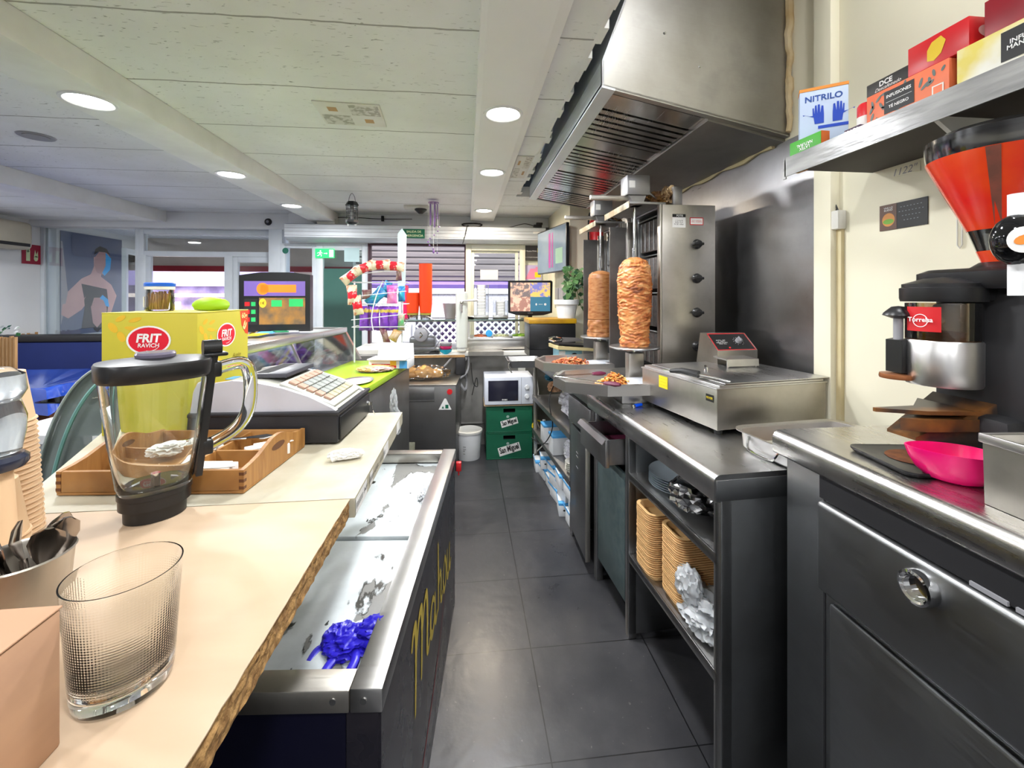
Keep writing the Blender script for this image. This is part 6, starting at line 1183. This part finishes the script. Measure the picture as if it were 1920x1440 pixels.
# ---------------------------------------------------------------- snack rack
SR = thing('wire_snack_rack', 'white wire snack rack hung with crisp packets at the display end', 'rack', (at(715, 600, 3.12).x, 3.12, .951)); rx = .185
mb = MB(); zz_ = lambda py: at(715, py, 3.12).z-.95
for x in (-rx, rx*.78): mb.cyl((x, 0, 0), (x, 0, zz_(528)), .006, n=8)
for y_ in (612, 570, 530):
    z = zz_(y_)
    for yy_ in (-.07, .07): mb.cyl((-rx, yy_, z), (rx, yy_, z), .0035, n=6)
    for x in (-rx, rx): mb.cyl((x, -.07, z), (x, .07, z), .0035, n=6)
    for k in range(5): mb.cyl((-rx+k*rx/2, -.07, z), (-rx+k*rx/2, .07, z), .002, n=5)
    mb.tube([(-rx, -.08, z+.05), (0, -.1, z+.07), (rx, -.08, z+.09)], .003, 6, k=5)
mb.tube([(-rx*.05, -.1, zz_(640)), (-rx*.25, -.1, zz_(600)), (-.02, -.1, zz_(560)), (.03, -.1, zz_(528))], .004, 6, k=5)
mb.build('wire_frame', mat('white_wire', (.7, .72, .75), .35), SR)
MB().box(-.02, .0, -.01, .01, 0, .001).prism([(rx*.62, zz_(540)), (rx*.9, zz_(540)), (rx*.95, zz_(440)), (rx*.78, zz_(428)), (rx*.62, zz_(438))], 'y', -.006, .006).build('header_card', mat('pale_aqua_card', (.6, .72, .72), .5), SR)
def packet(px, py, w, h, m, lab, rot=0, grp=None, nm='snack_packet', y=3.08, ypush=0, band=None):
    w *= .88; h *= .88
    p = at(px, py, y); mb = MB(); n = 16; secs = []
    for i in range(n+1):
        f = i/n; z = (f-.5)*h; wd = w*(.5-.09*math.sin(math.pi*f)) if 1 < i < n-1 else w*.47; th = .026*math.sin(math.pi*f)**.7+.0012
        secs.append([Vector((wd*math.cos(a_), th*math.sin(a_)*(1+.15*math.sin(5*a_+i*.7+px)), z+.003*math.sin(6*a_+i+px))) for a_ in [2*math.pi*k/18 for k in range(18)]])
    mb.loft(secs)
    bd = {m_.pr: m_.prb, m_.pp: m_.gold}.get(m)
    if bd:
        for fc in mb.bm.faces:
            zc = fc.calc_center_median().z/h
            if (-.18 < zc < .16) if m is m_.pr else (.27 < zc < .4): fc.material_index = 1
    o = mb.build(nm, [m, bd] if bd else m, loc=(p.x, y+ypush, p.z), rot=(0, rot, rnd.uniform(-.25, .25)), ang=50); return tag(o, lab, 'snack packet', grp)
m_.prb = mat('red_band', (.62, .015, .03), .3, col2=(.7, .3, .3), ns=30, lo=.6, hi=.64)
m_.pr = mat('red_cream_packet', (.66, .55, .4), .35, col2=(.6, .2, .12), ns=30, lo=.5, hi=.62); m_.pp = mat('purple_packet', (.12, .02, .35), .3, col2=(.25, .08, .5), ns=14); m_.pb = mat('blue_packet', (.02, .12, .55), .3, col2=(.05, .4, .5), ns=14); m_.pm = mat('magenta_packet', (.55, .02, .4), .3, col2=(.8, .3, .5), ns=10); m_.pd = mat('maroon_packet', (.15, .03, .06), .4, col2=(.35, .25, .2), ns=25)
pos = ('leftmost', 'second from the left', 'third from the left', 'rightmost')
for i, px in enumerate((683, 702, 721, 738)): packet(px, 597, .085, .19, m_.pp, '%s purple crisp packet in the bottom basket of the wire rack' % pos[i], grp='purple packets in the wire rack')
packet(705, 557, .1, .17, m_.pb, 'blue crisp packet leaning in the upper basket of the wire rack', R(45)); packet(735, 553, .09, .15, m_.pm, 'magenta crisp packet in the upper basket of the wire rack'); packet(722, 542, .07, .13, m_.pb, 'small blue packet behind the magenta one in the wire rack', R(20), ypush=.05); packet(752, 551, .06, .12, m_.pb, 'blue packet at the right end of the upper basket', ypush=.03); packet(688, 552, .08, .07, m_.pd, 'dark maroon packet at the left end of the upper basket')
for i, (px, py, r_, l) in enumerate(((662, 518, 50, 'red and cream packet strip hanging at the upper left of the rack'), (688, 503, 68, 'red and cream packet on the rack top, left one'), (716, 498, 86, 'red and cream packet on the rack top, middle one'), (742, 500, 95, 'red and cream packet on the rack top, right end'), (665, 553, -5, 'red and cream packet hanging on the left side of the rack'), (674, 572, -10, 'red and cream packet at the lower left side of the rack'))): packet(px, py, .085, .15, m_.pr, l, R(r_), 'red and cream packets on the rack', ypush=-.06)
packet(722, 630, .06, .14, m_.pd, 'long dark packet hanging under the rack', R(-15)); packet(741, 628, .08, .1, mat('gold_loop', (.6, .3, .05), .4, col2=(.7, .55, .4), ns=20), 'orange and white packet beside the slicer', R(30)); packet(752, 604, .06, .13, mat('mixed_packet', (.55, .3, .3), .4, col2=(.1, .4, .15), ns=16), 'green and red packet at the right of the bottom basket'); packet(748, 512, .05, .12, m_.pd, 'brown packet hanging under the header card')

# ---------------------------------------------------------------- dough machine, bucket, crates, microwave
p0 = on(762, 845, 0); DM = thing('undercounter_machine', 'dark steel undercounter machine with triangular warning sticker', 'machine', (-.545, 3.52, 0), R(-4)); w_ = .46; h_ = .70
MB().box(0, w_, 0, .5, .10, h_, .006).build('cabinet', steel('machine_steel', (.22, .22, .22), .45, .4), DM); MB().box(-.004, w_+.004, -.004, .504, h_-.006, h_+.004, .003).build('top_lid', m_.steelw, DM)
mb = MB()
for i in range(7): mb.box(.02, w_-.02, -.006, .0, .012+i*.013, .020+i*.013)
mb.box(0, w_, 0.0, .4, 0, .1); mb.build('grille', m_.black, DM); MB().box(.01, w_*.62, -.004, 0, h_-.12, h_-.02, .003).box(.01, w_*.62, -.006, 0, h_-.13, h_-.124).build('control_strip', m_.steel2, DM)
F = frame((0, -.0008, 0), (1, 0, 0), (0, 0, 1)); s5 = flat('triangle_sticker', [[(.32, .50), (.425, .50), (.38, .59), (.367, .59)]], m_.paper, DM, F, off=.003); flat('recycle_mark', [[(.345, .51), (.365, .51), (.355, .53)], rc(.375, .4, .51, .54)], m_.dgreen, s5, F, off=.0038); MB().cyl((.41, -.01, .645), (.41, 0, .645), .022).build('red_button', m_.red, DM); flat('rating_plate', [rc(.03, .13, .16, .24)], mat('stained_label', (.4, .4, .3), .6, col2=(.25, .25, .18), ns=20), DM, F)
BB = thing('bread_bag', 'clear bag of bread rolls on top of the undercounter machine', 'bread bag', (-.36, 3.72, .705)); m_.bread = mat('bread_roll', (.62, .3, .07), .6, col2=(.75, .45, .18), ns=6)
for i, (x, y, s_) in enumerate(((-.12, 0, .07), (0, -.02, .08), (.1, .02, .06))): MB().blob((x, y, s_*.75), (s_, .06, s_*.8), .12, 2, 3, 130+i, rid=False).build('bread_roll', m_.bread, BB)
MB().blob((0, 0, .055), (.22, .1, .07), .25, 2, 4, 135).build('clear_bag', m_.plastic, BB)
BK = thing('plastic_bucket', 'white plastic bucket with lid on the floor beside the crates', 'bucket', (.02, 3.78, 0)); MB().lathe([(0, 0), (.098, 0), (.1, .004), (.112, .22), (.116, .222), (.116, .228), (.112, .228)], 40).build('bucket_body', m_.white, BK); MB().lathe([(.116, .228), (.119, .23), (.119, .245), (.108, .249), (.1, .243), (0, .243)], 40).build('lid', m_.offw, BK)
mb = MB(); 
for z, w in ((.15, .5), (.12, .45), (.10, .48), (.085, .3), (.06, .35)): mb.loft([[Vector((.1075*math.cos(a_), .1075*math.sin(a_), zz2)) for a_ in [R(-118+w*30*i/6) for i in range(7)]] for zz2 in (z, z+.008)], closed=False, cap=(False, False))
mb.build('faint_print', mat('grey_print', (.35, .35, .35), .6), BK)
m_.crate = mat('crate_green', (.008, .12, .06), .4, col2=(.006, .1, .05), rr=.06)
def crate(z, lab, big):
    c = thing('bottle_crate', lab, 'crate', (.17, 3.70, z), 0, 'green beer crates'); w, d, h = .40, .30, .232; t_ = .012
    mb = MB().box(0, t_, 0, d, 0, h, .003).box(w-t_, w, 0, d, 0, h, .003).box(0, w, d-t_, d, 0, h, .003).box(0, w, 0, d, 0, .01)
    cx, cz, hw, hh = .2, h-.045, .052, .018   # front wall with hand hole
    mb.box(t_, cx-hw, 0, t_, 0, h).box(cx+hw, w-t_, 0, t_, 0, h).box(cx-hw, cx+hw, 0, t_, 0, cz-hh).box(cx-hw, cx+hw, 0, t_, cz+hh, h)
    mb.build('crate_body', m_.crate, c); MB().box(-.004, w+.004, -.004, t_, h-.008, h, .003).box(-.004, w+.004, -.004, t_, 0, .01, .003).box(.0, .012, -.004, .0, 0, h).box(w-.012, w, -.004, .0, 0, h).build('rib', m_.crate, c)
    F = frame((0, -.0006, 0), (math.cos(R(14)), 0, math.sin(R(14))), (0, 0, 1)); F = frame((.2, -.0006, .085), (math.cos(R(15)), 0, math.sin(R(15))), (-math.sin(R(15)), 0, math.cos(R(15))))
    s_ = 1.1 if big else .85; b_ = flat('logo_banner', [(rc(-.088*s_, .088*s_, -.034*s_, .034*s_), 0)], [m_.paper], c, F); text('San Miguel', m_.btext, b_, F, 0, 0, .155*s_, bold=.035, off=.0012, sy=1.7); flat('round_crest', [ell(0.0, .052, .013, .012, 16)], mat('faded_crest', (.3, .42, .36), .6), c, F)
    MB().box(.02, .38, .03, .27, .012, .17).build('bottle_insert', m_.dark, c); return c
crate(0, 'lower green beer crate on the floor with a large San Miguel banner', True); crate(.234, 'upper green beer crate under the microwave with a smaller San Miguel banner', False)
tag(MB().box(.15, .58, 3.68, 4.0, .468, .474).build('cardboard_sheet', mat('buff_sheet', (.5, .36, .22), .8)), 'thin cardboard sheet between the crate and the microwave', 'cardboard')
MW = thing('microwave_oven', 'small white microwave oven on two green crates', 'microwave', (.155, 3.67, .475)); w, d, h = .42, .30, .245
MB().box(0, w, 0, d, .006, h, .006).build('housing', mat('microwave_white', (.66, .69, .76), .35), MW); MB().box(.03, .29, -.004, 0, .04, h-.03, .004).build('door_window', mat('dark_window', (.02, .02, .035), .15), MW); MB().box(.315, .318, -.002, 0, .01, h-.006).build('door_gap', m_.grey, MW)
for z in (.155, .075): MB().lathe([(0, .018), (.017, .018), (.02, 0)], 24, M=Matrix.Translation((.365, 0, z)) @ Matrix.Rotation(R(90), 4, 'X')).box(.363, .367, -.022, -.018, z-.016, z+.016).build('dial', m_.white, MW)
text('SVAN', m_.wtext, MW, frame((0, -.0045, 0), (1, 0, 0), (0, 0, 1)), .17, .05, .045, h=.009, bold=.03)
SK = thing('wall_socket', 'dark and white electric plugs on the low back wall above the microwave', 'socket', (at(978, 685, 4.09).x, 4.09, at(978, 685, 4.09).z)); MB().box(-.03, .03, -.02, .01, .01, .06, .004).build('black_plug', m_.black, SK); MB().box(-.035, .035, -.02, .01, -.06, -.01, .004).build('white_plug', m_.offw, SK)
YC = MB(); YC.tube([(.05*math.cos(i*.55)*(1-.01*i), -.01+.004*math.sin(i), .045*math.sin(i*.55)) for i in range(36)], .0045, 6); YC.tube([(.05, 0, .0), (.07, 0, -.03), (.12, 0, -.03)], .0045, 6, k=4)
p = at(1000, 798, 3.6); tag(YC.build('yellow_cable', mat('yellow_cable', (.8, .6, .02), .4), loc=(.60, 3.6, p.z)), 'coiled bright yellow cable between the crates and the rack', 'cable')
p = at(1000, 820, 3.6); tag(MB().tube([(.58, 3.62, .8), (.61, 3.6, .6), (.585, 3.62, .4), (.63, 3.6, .25), (.57, 3.58, .18), (.64, 3.56, .16), (.56, 3.55, .08), (.60, 3.5, .02)], .005, 6, k=6).build('white_cable', m_.offw), 'white cables tangled beside the crates', 'cable')
tag(MB().tube([(.66, 3.1, .80), (.585, 3.0, .68), (.60, 2.95, .5), (.56, 3.1, .33), (.52, 3.4, .28)], .004, 6, k=6).build('black_cable', m_.cable), 'black cable looping down in front of the rack', 'cable')
tag(MB().tube([(.0, 4.0, .85), (-.08, 3.98, .7), (-.02, 3.97, .55), (.0, 4.05, .62), (-.03, 4.0, .75)], .012, 8, k=6).tube([(-.13, 3.95, .86), (-.24, 3.93, .74), (-.33, 3.9, .66)], .009, 7, k=5).tube([(.02, 3.95, .86), (-.0, 3.93, .72), (-.12, 3.9, .64)], .010, 7, k=5).build('beer_hoses', mat('grey_hose', (.35, .35, .36), .4)), 'grey beer hoses hanging under the drip tray', 'hoses'); tag(MB().box(-.1, -.01, 3.9, 4.08, .70, .86, .02).build('tap_motor', m_.blackm), 'black block with hoses under the beer column', 'tap unit')
tag(MB().tube([(.04, 3.98, .8), (.06, 3.97, .62), (.1, 3.97, .58), (.09, 3.98, .66), (.05, 3.98, .5)], .004, 6, k=6).build('black_cable', m_.cable), 'thin black cables against the dirty wall by the beer column', 'cable')
# ---------------------------------------------------------------- wall shelf with boxes
SH = thing('wall_shelf', 'wall shelf wrapped in clear plastic film with dark underside', 'shelf', (1.075, 1.335, 1.845)); MB().box(0, .32, -1.9, 0, .0, .028, .002).build('shelf_board', mat('dark_board', (.035, .028, .024), .7), SH)
MB().prism([(-.004, -.022), (-.004, .04), (.012, .04), (.012, .036), (.0, .036), (.0, -.022)], 'y', -1.9, .005).box(-.004, .0, -.0, .012, -.03, .035).build('plastic_film', mat('cloudy_film', (.2, .2, .2), .25, col2=(.36, .36, .35), ns=5, st_=(1, 1, 6), bump=.3, bs=12), SH); MB().box(.03, .06, -.02, .02, -.004, .0).build('wood_end', m_.wood, SH)
MB().prism([(.3, -.0), (.3, -.2), (.285, -.2), (.02, -.0)], 'y', -.44, -.43).build('bracket', m_.offw, SH)
Zs = 1.875
def sbox(name, lab, x, y, z, dx, dy, dz, m, rz=0, cat='box'):
    t0 = thing(name, lab, cat, (x, y, z), rz); MB().box(0, dx, -dy, 0, 0, dz, .0015).build('box_body', m, t0); return t0, frame((-.0004, 0, 0), (0, -1, 0), (0, 0, 1)), frame((0, -dy-.0004, 0), (1, 0, 0), (0, 0, 1))
q = at(1483, 245, 1.25); m_.nit = mat('glove_box_white', (.52, .62, .8), .5)
t0, Fl, Fe = sbox('nitrile_glove_box', 'white and blue NITRILO glove box with orange top on the shelf end', 1.11+.0294, 1.335+.0405-.015, Zs+.0, .13, .05, .233, m_.nit, R(-36)); MB().box(-.001, .131, -.051, .001, .224, .234).build('orange_top', mat('orange_flap', (.85, .3, .04), .5), t0)
s6 = text('NITRILO', mat('navy_print', (.02, .08, .35), .5), t0, Fe, .065, .197, .1, bold=.02)
def hand(cx, cy, s, f): return [[(cx+f*x*s, cy+y*s) for x, y in ((-.2, -.5), (.25, -.5), (.3, -.1), (.75, .12), (.8, .05), (.85, .14), (.5, .02), (.35, .0), (.36, .45), (.3, .47), (.26, .1), (.24, .6), (.16, .62), (.12, .12), (.1, .64), (0, .64), (-.02, .12), (-.08, .55), (-.17, .53), (-.2, .05))]]
flat('glove_print', hand(.055, .14, .055, -1)+hand(.1, .14, .055, 1)+[rc(.05, .13, .095, .105)], mat('glove_blue', (.01, .06, .5), .5), t0, Fe)
t0, Fl, Fe = sbox('latex_glove_box', 'green LATEX glove box lying upside down with orange end on the shelf', 1.078, 1.325, Zs, .03, .12, .055, mat('green_box', (.06, .38, .03), .5), R(3)); s7 = flat('orange_end', [rc(0, .03, 0, .055)], mat('orange_end', (.6, .13, .02), .5), t0, Fe)
Fu = frame((-.0006, -.06, .03), (0, 1, 0), (0, 0, -1)); text('LATEX\nNATURAL', m_.wtext, t0, frame((-.0006, -.08, .03), (0, 1, 0), (0, 0, -1)) if False else Matrix(((0, 0, -1, -.0006), (1, 0, 0, -.06), (0, -1, 0, .028), (0, 0, 0, 1))), 0, 0, .06, bold=.02)
t0, Fl, Fe = sbox('letter_print_box', 'low box with coloured letters on the shelf edge', 1.08, 1.12, Zs, .08, .05, .02, mat('plum_box', (.06, .03, .06), .5)); text('BRAGA', m_.wtext, t0, Fl, .025, .01, .045, bold=.03); 
t0, Fl, Fe = sbox('dark_green_carton', 'dark green carton behind the low lettered box', 1.17, 1.2, Zs, .08, .1, .05, mat('deep_green', (.01, .07, .04), .5)); text('D2', m_.wtext, t0, Fe, .02, .03, .02)
a = ax(1618, 190, 1.10); rc_ = thing('red_can', 'red drinks can standing beside the tea box on the shelf', 'can', (a.x+.015, a.y+.0, Zs)); MB().lathe([(0, 0), (.02, 0), (.024, .006), (.024, .075), (.02, .082), (0, .082)], 24).build('can_body', m_.red, rc_); MB().lathe([(.0245, .02), (.0245, .045)], 24).build('can_label', m_.paper, rc_)
m_.tea = mat('tea_orange', (.72, .13, .05), .5, col2=(.75, .2, .09), ns=5); m_.leafp = mat('dusky_leaf_print', (.12, .16, .15), .5)
t0, Fl, Fe = sbox('tea_box', 'orange INFUSIONES TE NEGRO tea box with leaf print and black label', 1.085, 1.055, Zs, .085, .2, .085, m_.tea)
def leaves(F, w, h, n, s0, par):
    r3 = random.Random(s0); flat('leaf_print', [ell(r3.uniform(.01, w-.01), r3.uniform(.008, h-.008), r3.uniform(.006, .012), .0035, 10, r3.uniform(0, 3)) for _ in range(n)], m_.leafp, par, F)
leaves(Fl, .2, .085, 22, 1, t0); leaves(Fe, .085, .085, 8, 2, t0)
b_ = flat('black_label', [rc(.05, .125, .018, .075)], m_.btext, t0, Fl, off=.0009); text('INFUSIONES', m_.wtext, b_, Fl, .0875, .061, .062, bold=.02, off=.0014); text('TÉ NEGRO', m_.wtext, b_, Fl, .0875, .034, .05, bold=.02, off=.0014); flat('rule', [rc(.055, .12, .046, .0468)], m_.wtext, b_, Fl, off=.0014)
b_ = flat('black_label', [rc(.045, .084, .02, .07)], m_.btext, t0, Fe, off=.0009); text('INF\n---\nTÉ', m_.wtext, b_, Fe, .064, .045, .022, off=.0014); flat('square_mark', [(rc(.165, .19, .01, .035), 0), (rc(.168, .187, .013, .032), 1)], [m_.offw, m_.tea], t0, Fl, off=.0009)
t0, Fl, Fe = sbox('black_tea_box', 'black box with white lettering on top of the tea box', 1.095, 1.065, Zs+.087, .07, .12, .035, mat('soft_black_box', (.03, .028, .025), .5)); text('DCE', m_.wtext, t0, Fl, .055, .022, .035, bold=.03); text('Descafeinado', m_.wtext, t0, Fl, .06, .009, .07, shear=.4)
t0, Fl, Fe = sbox('red_tea_box', 'bright red box with yellow figure lying above the tea box', 1.09, .95, Zs+.087, .09, .13, .07, m_.red); flat('yellow_figure', [[(.045, .015), (.06, .01), (.075, .02), (.085, .045), (.075, .06), (.055, .055), (.045, .04)]], mat('yellow_figure', (.8, .55, .02), .5), t0, Fl); flat('oval_print', [ell(.05, .04, .028, .014)], mat('pinkish_print', (.8, .5, .5), .5), t0, Fe)
t0, Fl, Fe = sbox('manzanilla_box', 'yellow and white tea box with black label at the right end of the shelf', 1.085, .84, Zs, .09, .22, .09, mat('pale_yellow_box', (.66, .55, .12), .5, col2=(.75, .74, .65), ns=6, lo=.45, hi=.6)); b_ = flat('black_label', [rc(.08, .2, .02, .08)], m_.btext, t0, Fl, off=.0009); text('INFUSIONES\nMANZANILLA', m_.wtext, b_, Fl, .13, .05, .08, bold=.02, off=.0014)
t0, Fl, Fe = sbox('crimson_box', 'crimson box behind the red box at the top right corner', 1.10, .80, Zs+.092, .09, .16, .08, m_.dkred)
# ---------------------------------------------------------------- right wall things
a = ax(1650, 345, 1.398); b2 = ax(1740, 420, 1.398)
WP = thing('burger_sticker', 'dark menu sticker with a burger picture on the cream wall', 'sticker', (1.397, a.y, b2.z)); w_ = a.y-b2.y; h_ = .085; Fw = frame((0, 0, 0), (0, -1, 0), (0, 0, 1)); MB().box(0, .002, -w_, 0, -.0, h_).build('card', m_.btext, WP)
flat('picture', [(rc(.0, w_*.38, 0, h_), 0), (ell(w_*.2, h_*.4, w_*.14, h_*.26), 1), (ell(w_*.2, h_*.33, w_*.12, h_*.1), 2)], [mat('photo_brown', (.12, .06, .04), .5), mat('bun_print', (.6, .25, .05), .5), mat('lettuce_print', (.15, .35, .03), .5)], WP, Fw, off=.0006)
text('VIVE LO\nBUENO', m_.wtext, WP, Fw, w_*.2, h_*.82, w_*.2, off=.0012); text('- - - - - - -\n- - - - - - - -\n- - - - - -\n- - - - -', mat('dim_print', (.3, .33, .36), .5), WP, Fw, w_*.68, h_*.55, w_*.5, off=.0012)
a = ax(1698, 318, 1.398); text('1122"', m_.grey, tag(MB().box(0, .0008, -.045, .045, -.016, .016).build('handwritten_note', m_.wall, loc=(1.398, a.y, a.z)), 'pencilled number 1122 on the cream wall', 'writing'), frame((-.0002, 0, 0), (0, -1, 0), (0, 0, 1)), 0, 0, .075, shear=.3)
a = ax(1800, 440, 1.395); tag(MB().tube([(0, .006, .05), (0, .006, -.03), (0, .0, -.038), (0, -.006, -.03), (0, -.006, .05)], .002, 6).build('wall_hook', m_.offw, loc=(1.394, a.y, a.z)), 'thin white hook on the cream wall beside the hopper', 'hook')
z_ = ax(1574, 420, 1.385).z; y_ = ax(1574, 500, 1.39).y; CTr = thing('cable_trunking', 'cream cable trunking with switch box running down the wall', 'trunking', (1.385, y_, 0)); MB().box(0, .015, -.012, .012, .9, z_, .002).build('trunking', mat('old_cream_plastic', (.66, .58, .36), .5, col2=(.6, .5, .28), ns=8), CTr); MB().box(-.02, .015, -.02, .02, z_-.02, z_+.05, .004).build('switch_box', m_.offw, CTr)
MB().tube([(0, 0, z_+.05), (.0, .03, z_+.12), (.0, .05, z_+.2), (-.02, .06, z_+.3)], .003, 6, k=5).tube([(0, 0, z_+.05), (.0, .05, z_+.09), (.0, .04, z_+.17), (-.01, .05, z_+.26)], .003, 6, k=5).build('cable', m_.cable, CTr)
# ---------------------------------------------------------------- left room
AC = thing('air_conditioner', 'yellowed air conditioner on the left wall', 'air conditioner', (-4.45, 4.25, 0)); MB().box(0, .2, -.5, .45, 1.87, 2.14, .05, seg=4).build('housing', mat('yellowed_plastic', (.5, .46, .36), .5), AC); MB().box(.19, .205, -.45, .4, 1.9, 1.93).build('vent_slot', m_.blackm, AC)
a = ax(59, 477, -4.45); FS = thing('fire_extinguisher_sign', 'dark red fire extinguisher pictogram sign on the left wall', 'sign', (-4.445, a.y, a.z)); MB().box(-.003, 0, -.1, .1, -.1, .1).build('panel', mat('sign_red', (.35, .01, .04), .45), FS); Fs = frame((.0004, 0, 0), (0, 1, 0), (0, 0, 1)); flat('extinguisher_print', [rc(-.06, -.02, -.07, .03), ell(-.04, .035, .02, .015, 14), rc(-.07, -.02, .05, .06), rc(-.045, -.035, .03, .06), ell(.04, -.04, .022, .028, 14), [(.02, -.02), (.03, .05), (.045, .0), (.06, .04), (.062, -.03)]], m_.lum, FS, Fs)
PO = thing('large_poster', 'large dark poster of two people in blue light beside the street door', 'poster', (-4.36, 5.1, 0)); Fp = frame((.0, 0, 0), (0, 1, 0), (0, 0, 1)); zb, zt_ = .99, 2.13; pw = .82
MB().box(-.008, 0, 0, pw, zb, zt_).build('poster_sheet', mat('poster_navy', (.07, .1, .2), .5, col2=(.12, .14, .24), ns=2), PO)
sk1 = mat('poster_skin', (.75, .45, .42), .5, col2=(.6, .34, .34), ns=3); sk2 = mat('poster_skin_dark', (.5, .28, .28), .5); bl = mat('poster_blue', (.0, .42, .95), .5); hr = mat('poster_hair', (.015, .017, .025), .5); bk = mat('poster_black', (.02, .02, .035), .5)
X = lambda u, v: (u*pw, zb+v*(zt_-zb))
def P_(*p): return [X(u, v) for u, v in p]
flat('figure_print', [(P_((.02, .9), (.10, .4), (.0, .1), (.0, .9)), 0), (P_((.05, .25), (.1, .42), (.3, .55), (.45, .6), (.5, .68), (.5, .78), (.66, .78), (.64, .66), (.62, .58), (.8, .5), (.9, .38), (.8, .2), (.5, .2), (.3, .3), (.12, .2)), 1), (P_((.52, .78), (.5, .7), (.55, .62), (.66, .6), (.76, .66), (.8, .76), (.74, .84), (.6, .85)), 2), (P_((.7, .84), (.8, .78), (.78, .66), (.68, .59), (.64, .62), (.7, .7)), 3), (P_((.5, .8), (.52, .86), (.6, .9), (.72, .88), (.78, .82), (.7, .84), (.58, .84)), 4),
     (P_((.3, .5), (.36, .3), (.3, .05), (.7, .05), (.75, .3), (.72, .45)), 5)], [mat('poster_haze', (.45, .42, .46), .5), sk1, sk2, bl, hr, bk], PO, Fp)
flat('second_figure_print', [(P_((.36, .2), (.34, .34), (.42, .44), (.55, .46), (.66, .4), (.6, .36), (.5, .36), (.46, .28)), 4), (P_((.44, .3), (.5, .36), (.62, .37), (.7, .32), (.72, .22), (.66, .12), (.55, .05), (.48, .1), (.46, .2)), 2), (P_((.62, .4), (.74, .34), (.76, .26), (.7, .27), (.66, .33), (.6, .35)), 3), (P_((.0, .2), (.02, .3), (.3, .32), (.4, .4), (.42, .34), (.3, .24), (.1, .16)), 1), (P_((.48, .1), (.55, .04), (.64, .1), (.66, .06), (.56, .0), (.5, .03)), 4)], [bpy.data.materials['poster_haze'], sk1, sk2, bl, hr, bk], PO, Fp, off=.0025)
for x, y, z, w, m, l in ((-3.95, 4.45, 0, 1, None, ''),): pass
SF = thing('blue_bench_sofa', 'long navy blue upholstered bench in the left room', 'bench', (-4.0, 4.0, 0)); z1 = at(120, 638, 4.6).z
MB().box(-.42, 1.45, .45, .6, .2, z1, .02).box(-.42, 1.45, .0, .5, .2, .48, .03).build('upholstery', mat('navy_fabric', (.008, .02, .12), .8), SF); MB().box(-.42, 1.45, .44, .62, z1, z1+.06, .01).build('dark_top_rail', m_.blackm, SF)
TB = thing('covered_table', 'table with shiny blue plastic cover in the left room', 'table', tuple(Vector((at(90, 720, 3.3).x-.12, 3.3, 0)))); tz = at(90, 708, 3.3).z
for x in (-.38, .33):
    for y in (-.3, .28): MB().box(x, x+.06, y, y+.06, 0, tz-.02).build('leg', wood('red_brown_wood', (.16, .05, .02), (.1, .03, .012)), TB)
MB().box(-.42, .42, -.36, .36, tz-.03, tz-.003).build('table_top', bpy.data.materials['red_brown_wood'], TB)
mb = MB(); n = 90; rs = []; per = [(-.43+.86*i/24, -.37) for i in range(24)]+[(.43, -.37+.74*i/20) for i in range(20)]+[(.43-.86*i/24, .37) for i in range(24)]+[(-.43, .37-.74*i/20) for i in range(20)]
for k, z in enumerate((tz, tz-.01, tz-.07, tz-.13)): rs.append([Vector((x*(1+.03*k+.025*k*math.sin(i*1.1)), y*(1+.03*k+.025*k*math.sin(i*1.1)), z-(.03*math.sin(i*.6)*k/3))) for i, (x, y) in enumerate(per)])
mb.loft(rs, cap=(True, False)); mb.build('plastic_cover', mat('shiny_blue_cover', (.015, .06, .42), .14, col2=(.03, .1, .55), coat=.6), TB)
for i, (x, y) in enumerate(((-4.42, 3.6),)):
    bf = thing('bamboo_screen', 'low bamboo reed screen with greenery on the left wall', 'screen', (-4.43, 3.3, 0)); mb = MB(); zb_ = at(10, 640, 4.0).z
    for k in range(60): mb.cyl((.02, k*.027, .2), (.02, k*.027, zb_+rnd.uniform(-.01, .01)), .012, n=6)
    tag(mb.build('reeds', wood('reed', (.42, .24, .1), (.3, .16, .06)), bf), kind='stuff')
br = thing('bamboo_screen', 'bamboo reed panel between the bench and the left wall corner', 'screen', (at(15, 700, 2.9).x-.02, 2.9, 0)); mb = MB(); z1 = at(15, 632, 2.9).z
for k in range(14): mb.cyl((-.2+k*.02, 0, 0), (-.2+k*.02, 0, z1+rnd.uniform(-.008, .008)), .010, n=6)
mb.build('reeds', bpy.data.materials['reed'], br)
vi = thing('artificial_ivy', 'green and white artificial flowers on top of the bamboo panel', 'plant', (br.location.x-.1, 2.9, z1)); mb = MB(); r2 = random.Random(2)
for i in range(60):
    p = Vector((r2.uniform(-.14, .16), r2.uniform(-.04, .04), r2.uniform(0, .06))); d = Vector((r2.uniform(-1, 1), r2.uniform(-1, 1), r2.uniform(-.3, 1))).normalized()*.03; u = d.orthogonal().normalized()*.013
    mb.loft([[p, p+d*.5+u, p+d, p+d*.5-u]], mi=0 if i % 6 else 1, cap=(False, True))
tag(mb.build('leaves', [mat('ivy_green', (.03, .12, .04), .5), m_.white], vi, ang=180), kind='stuff')
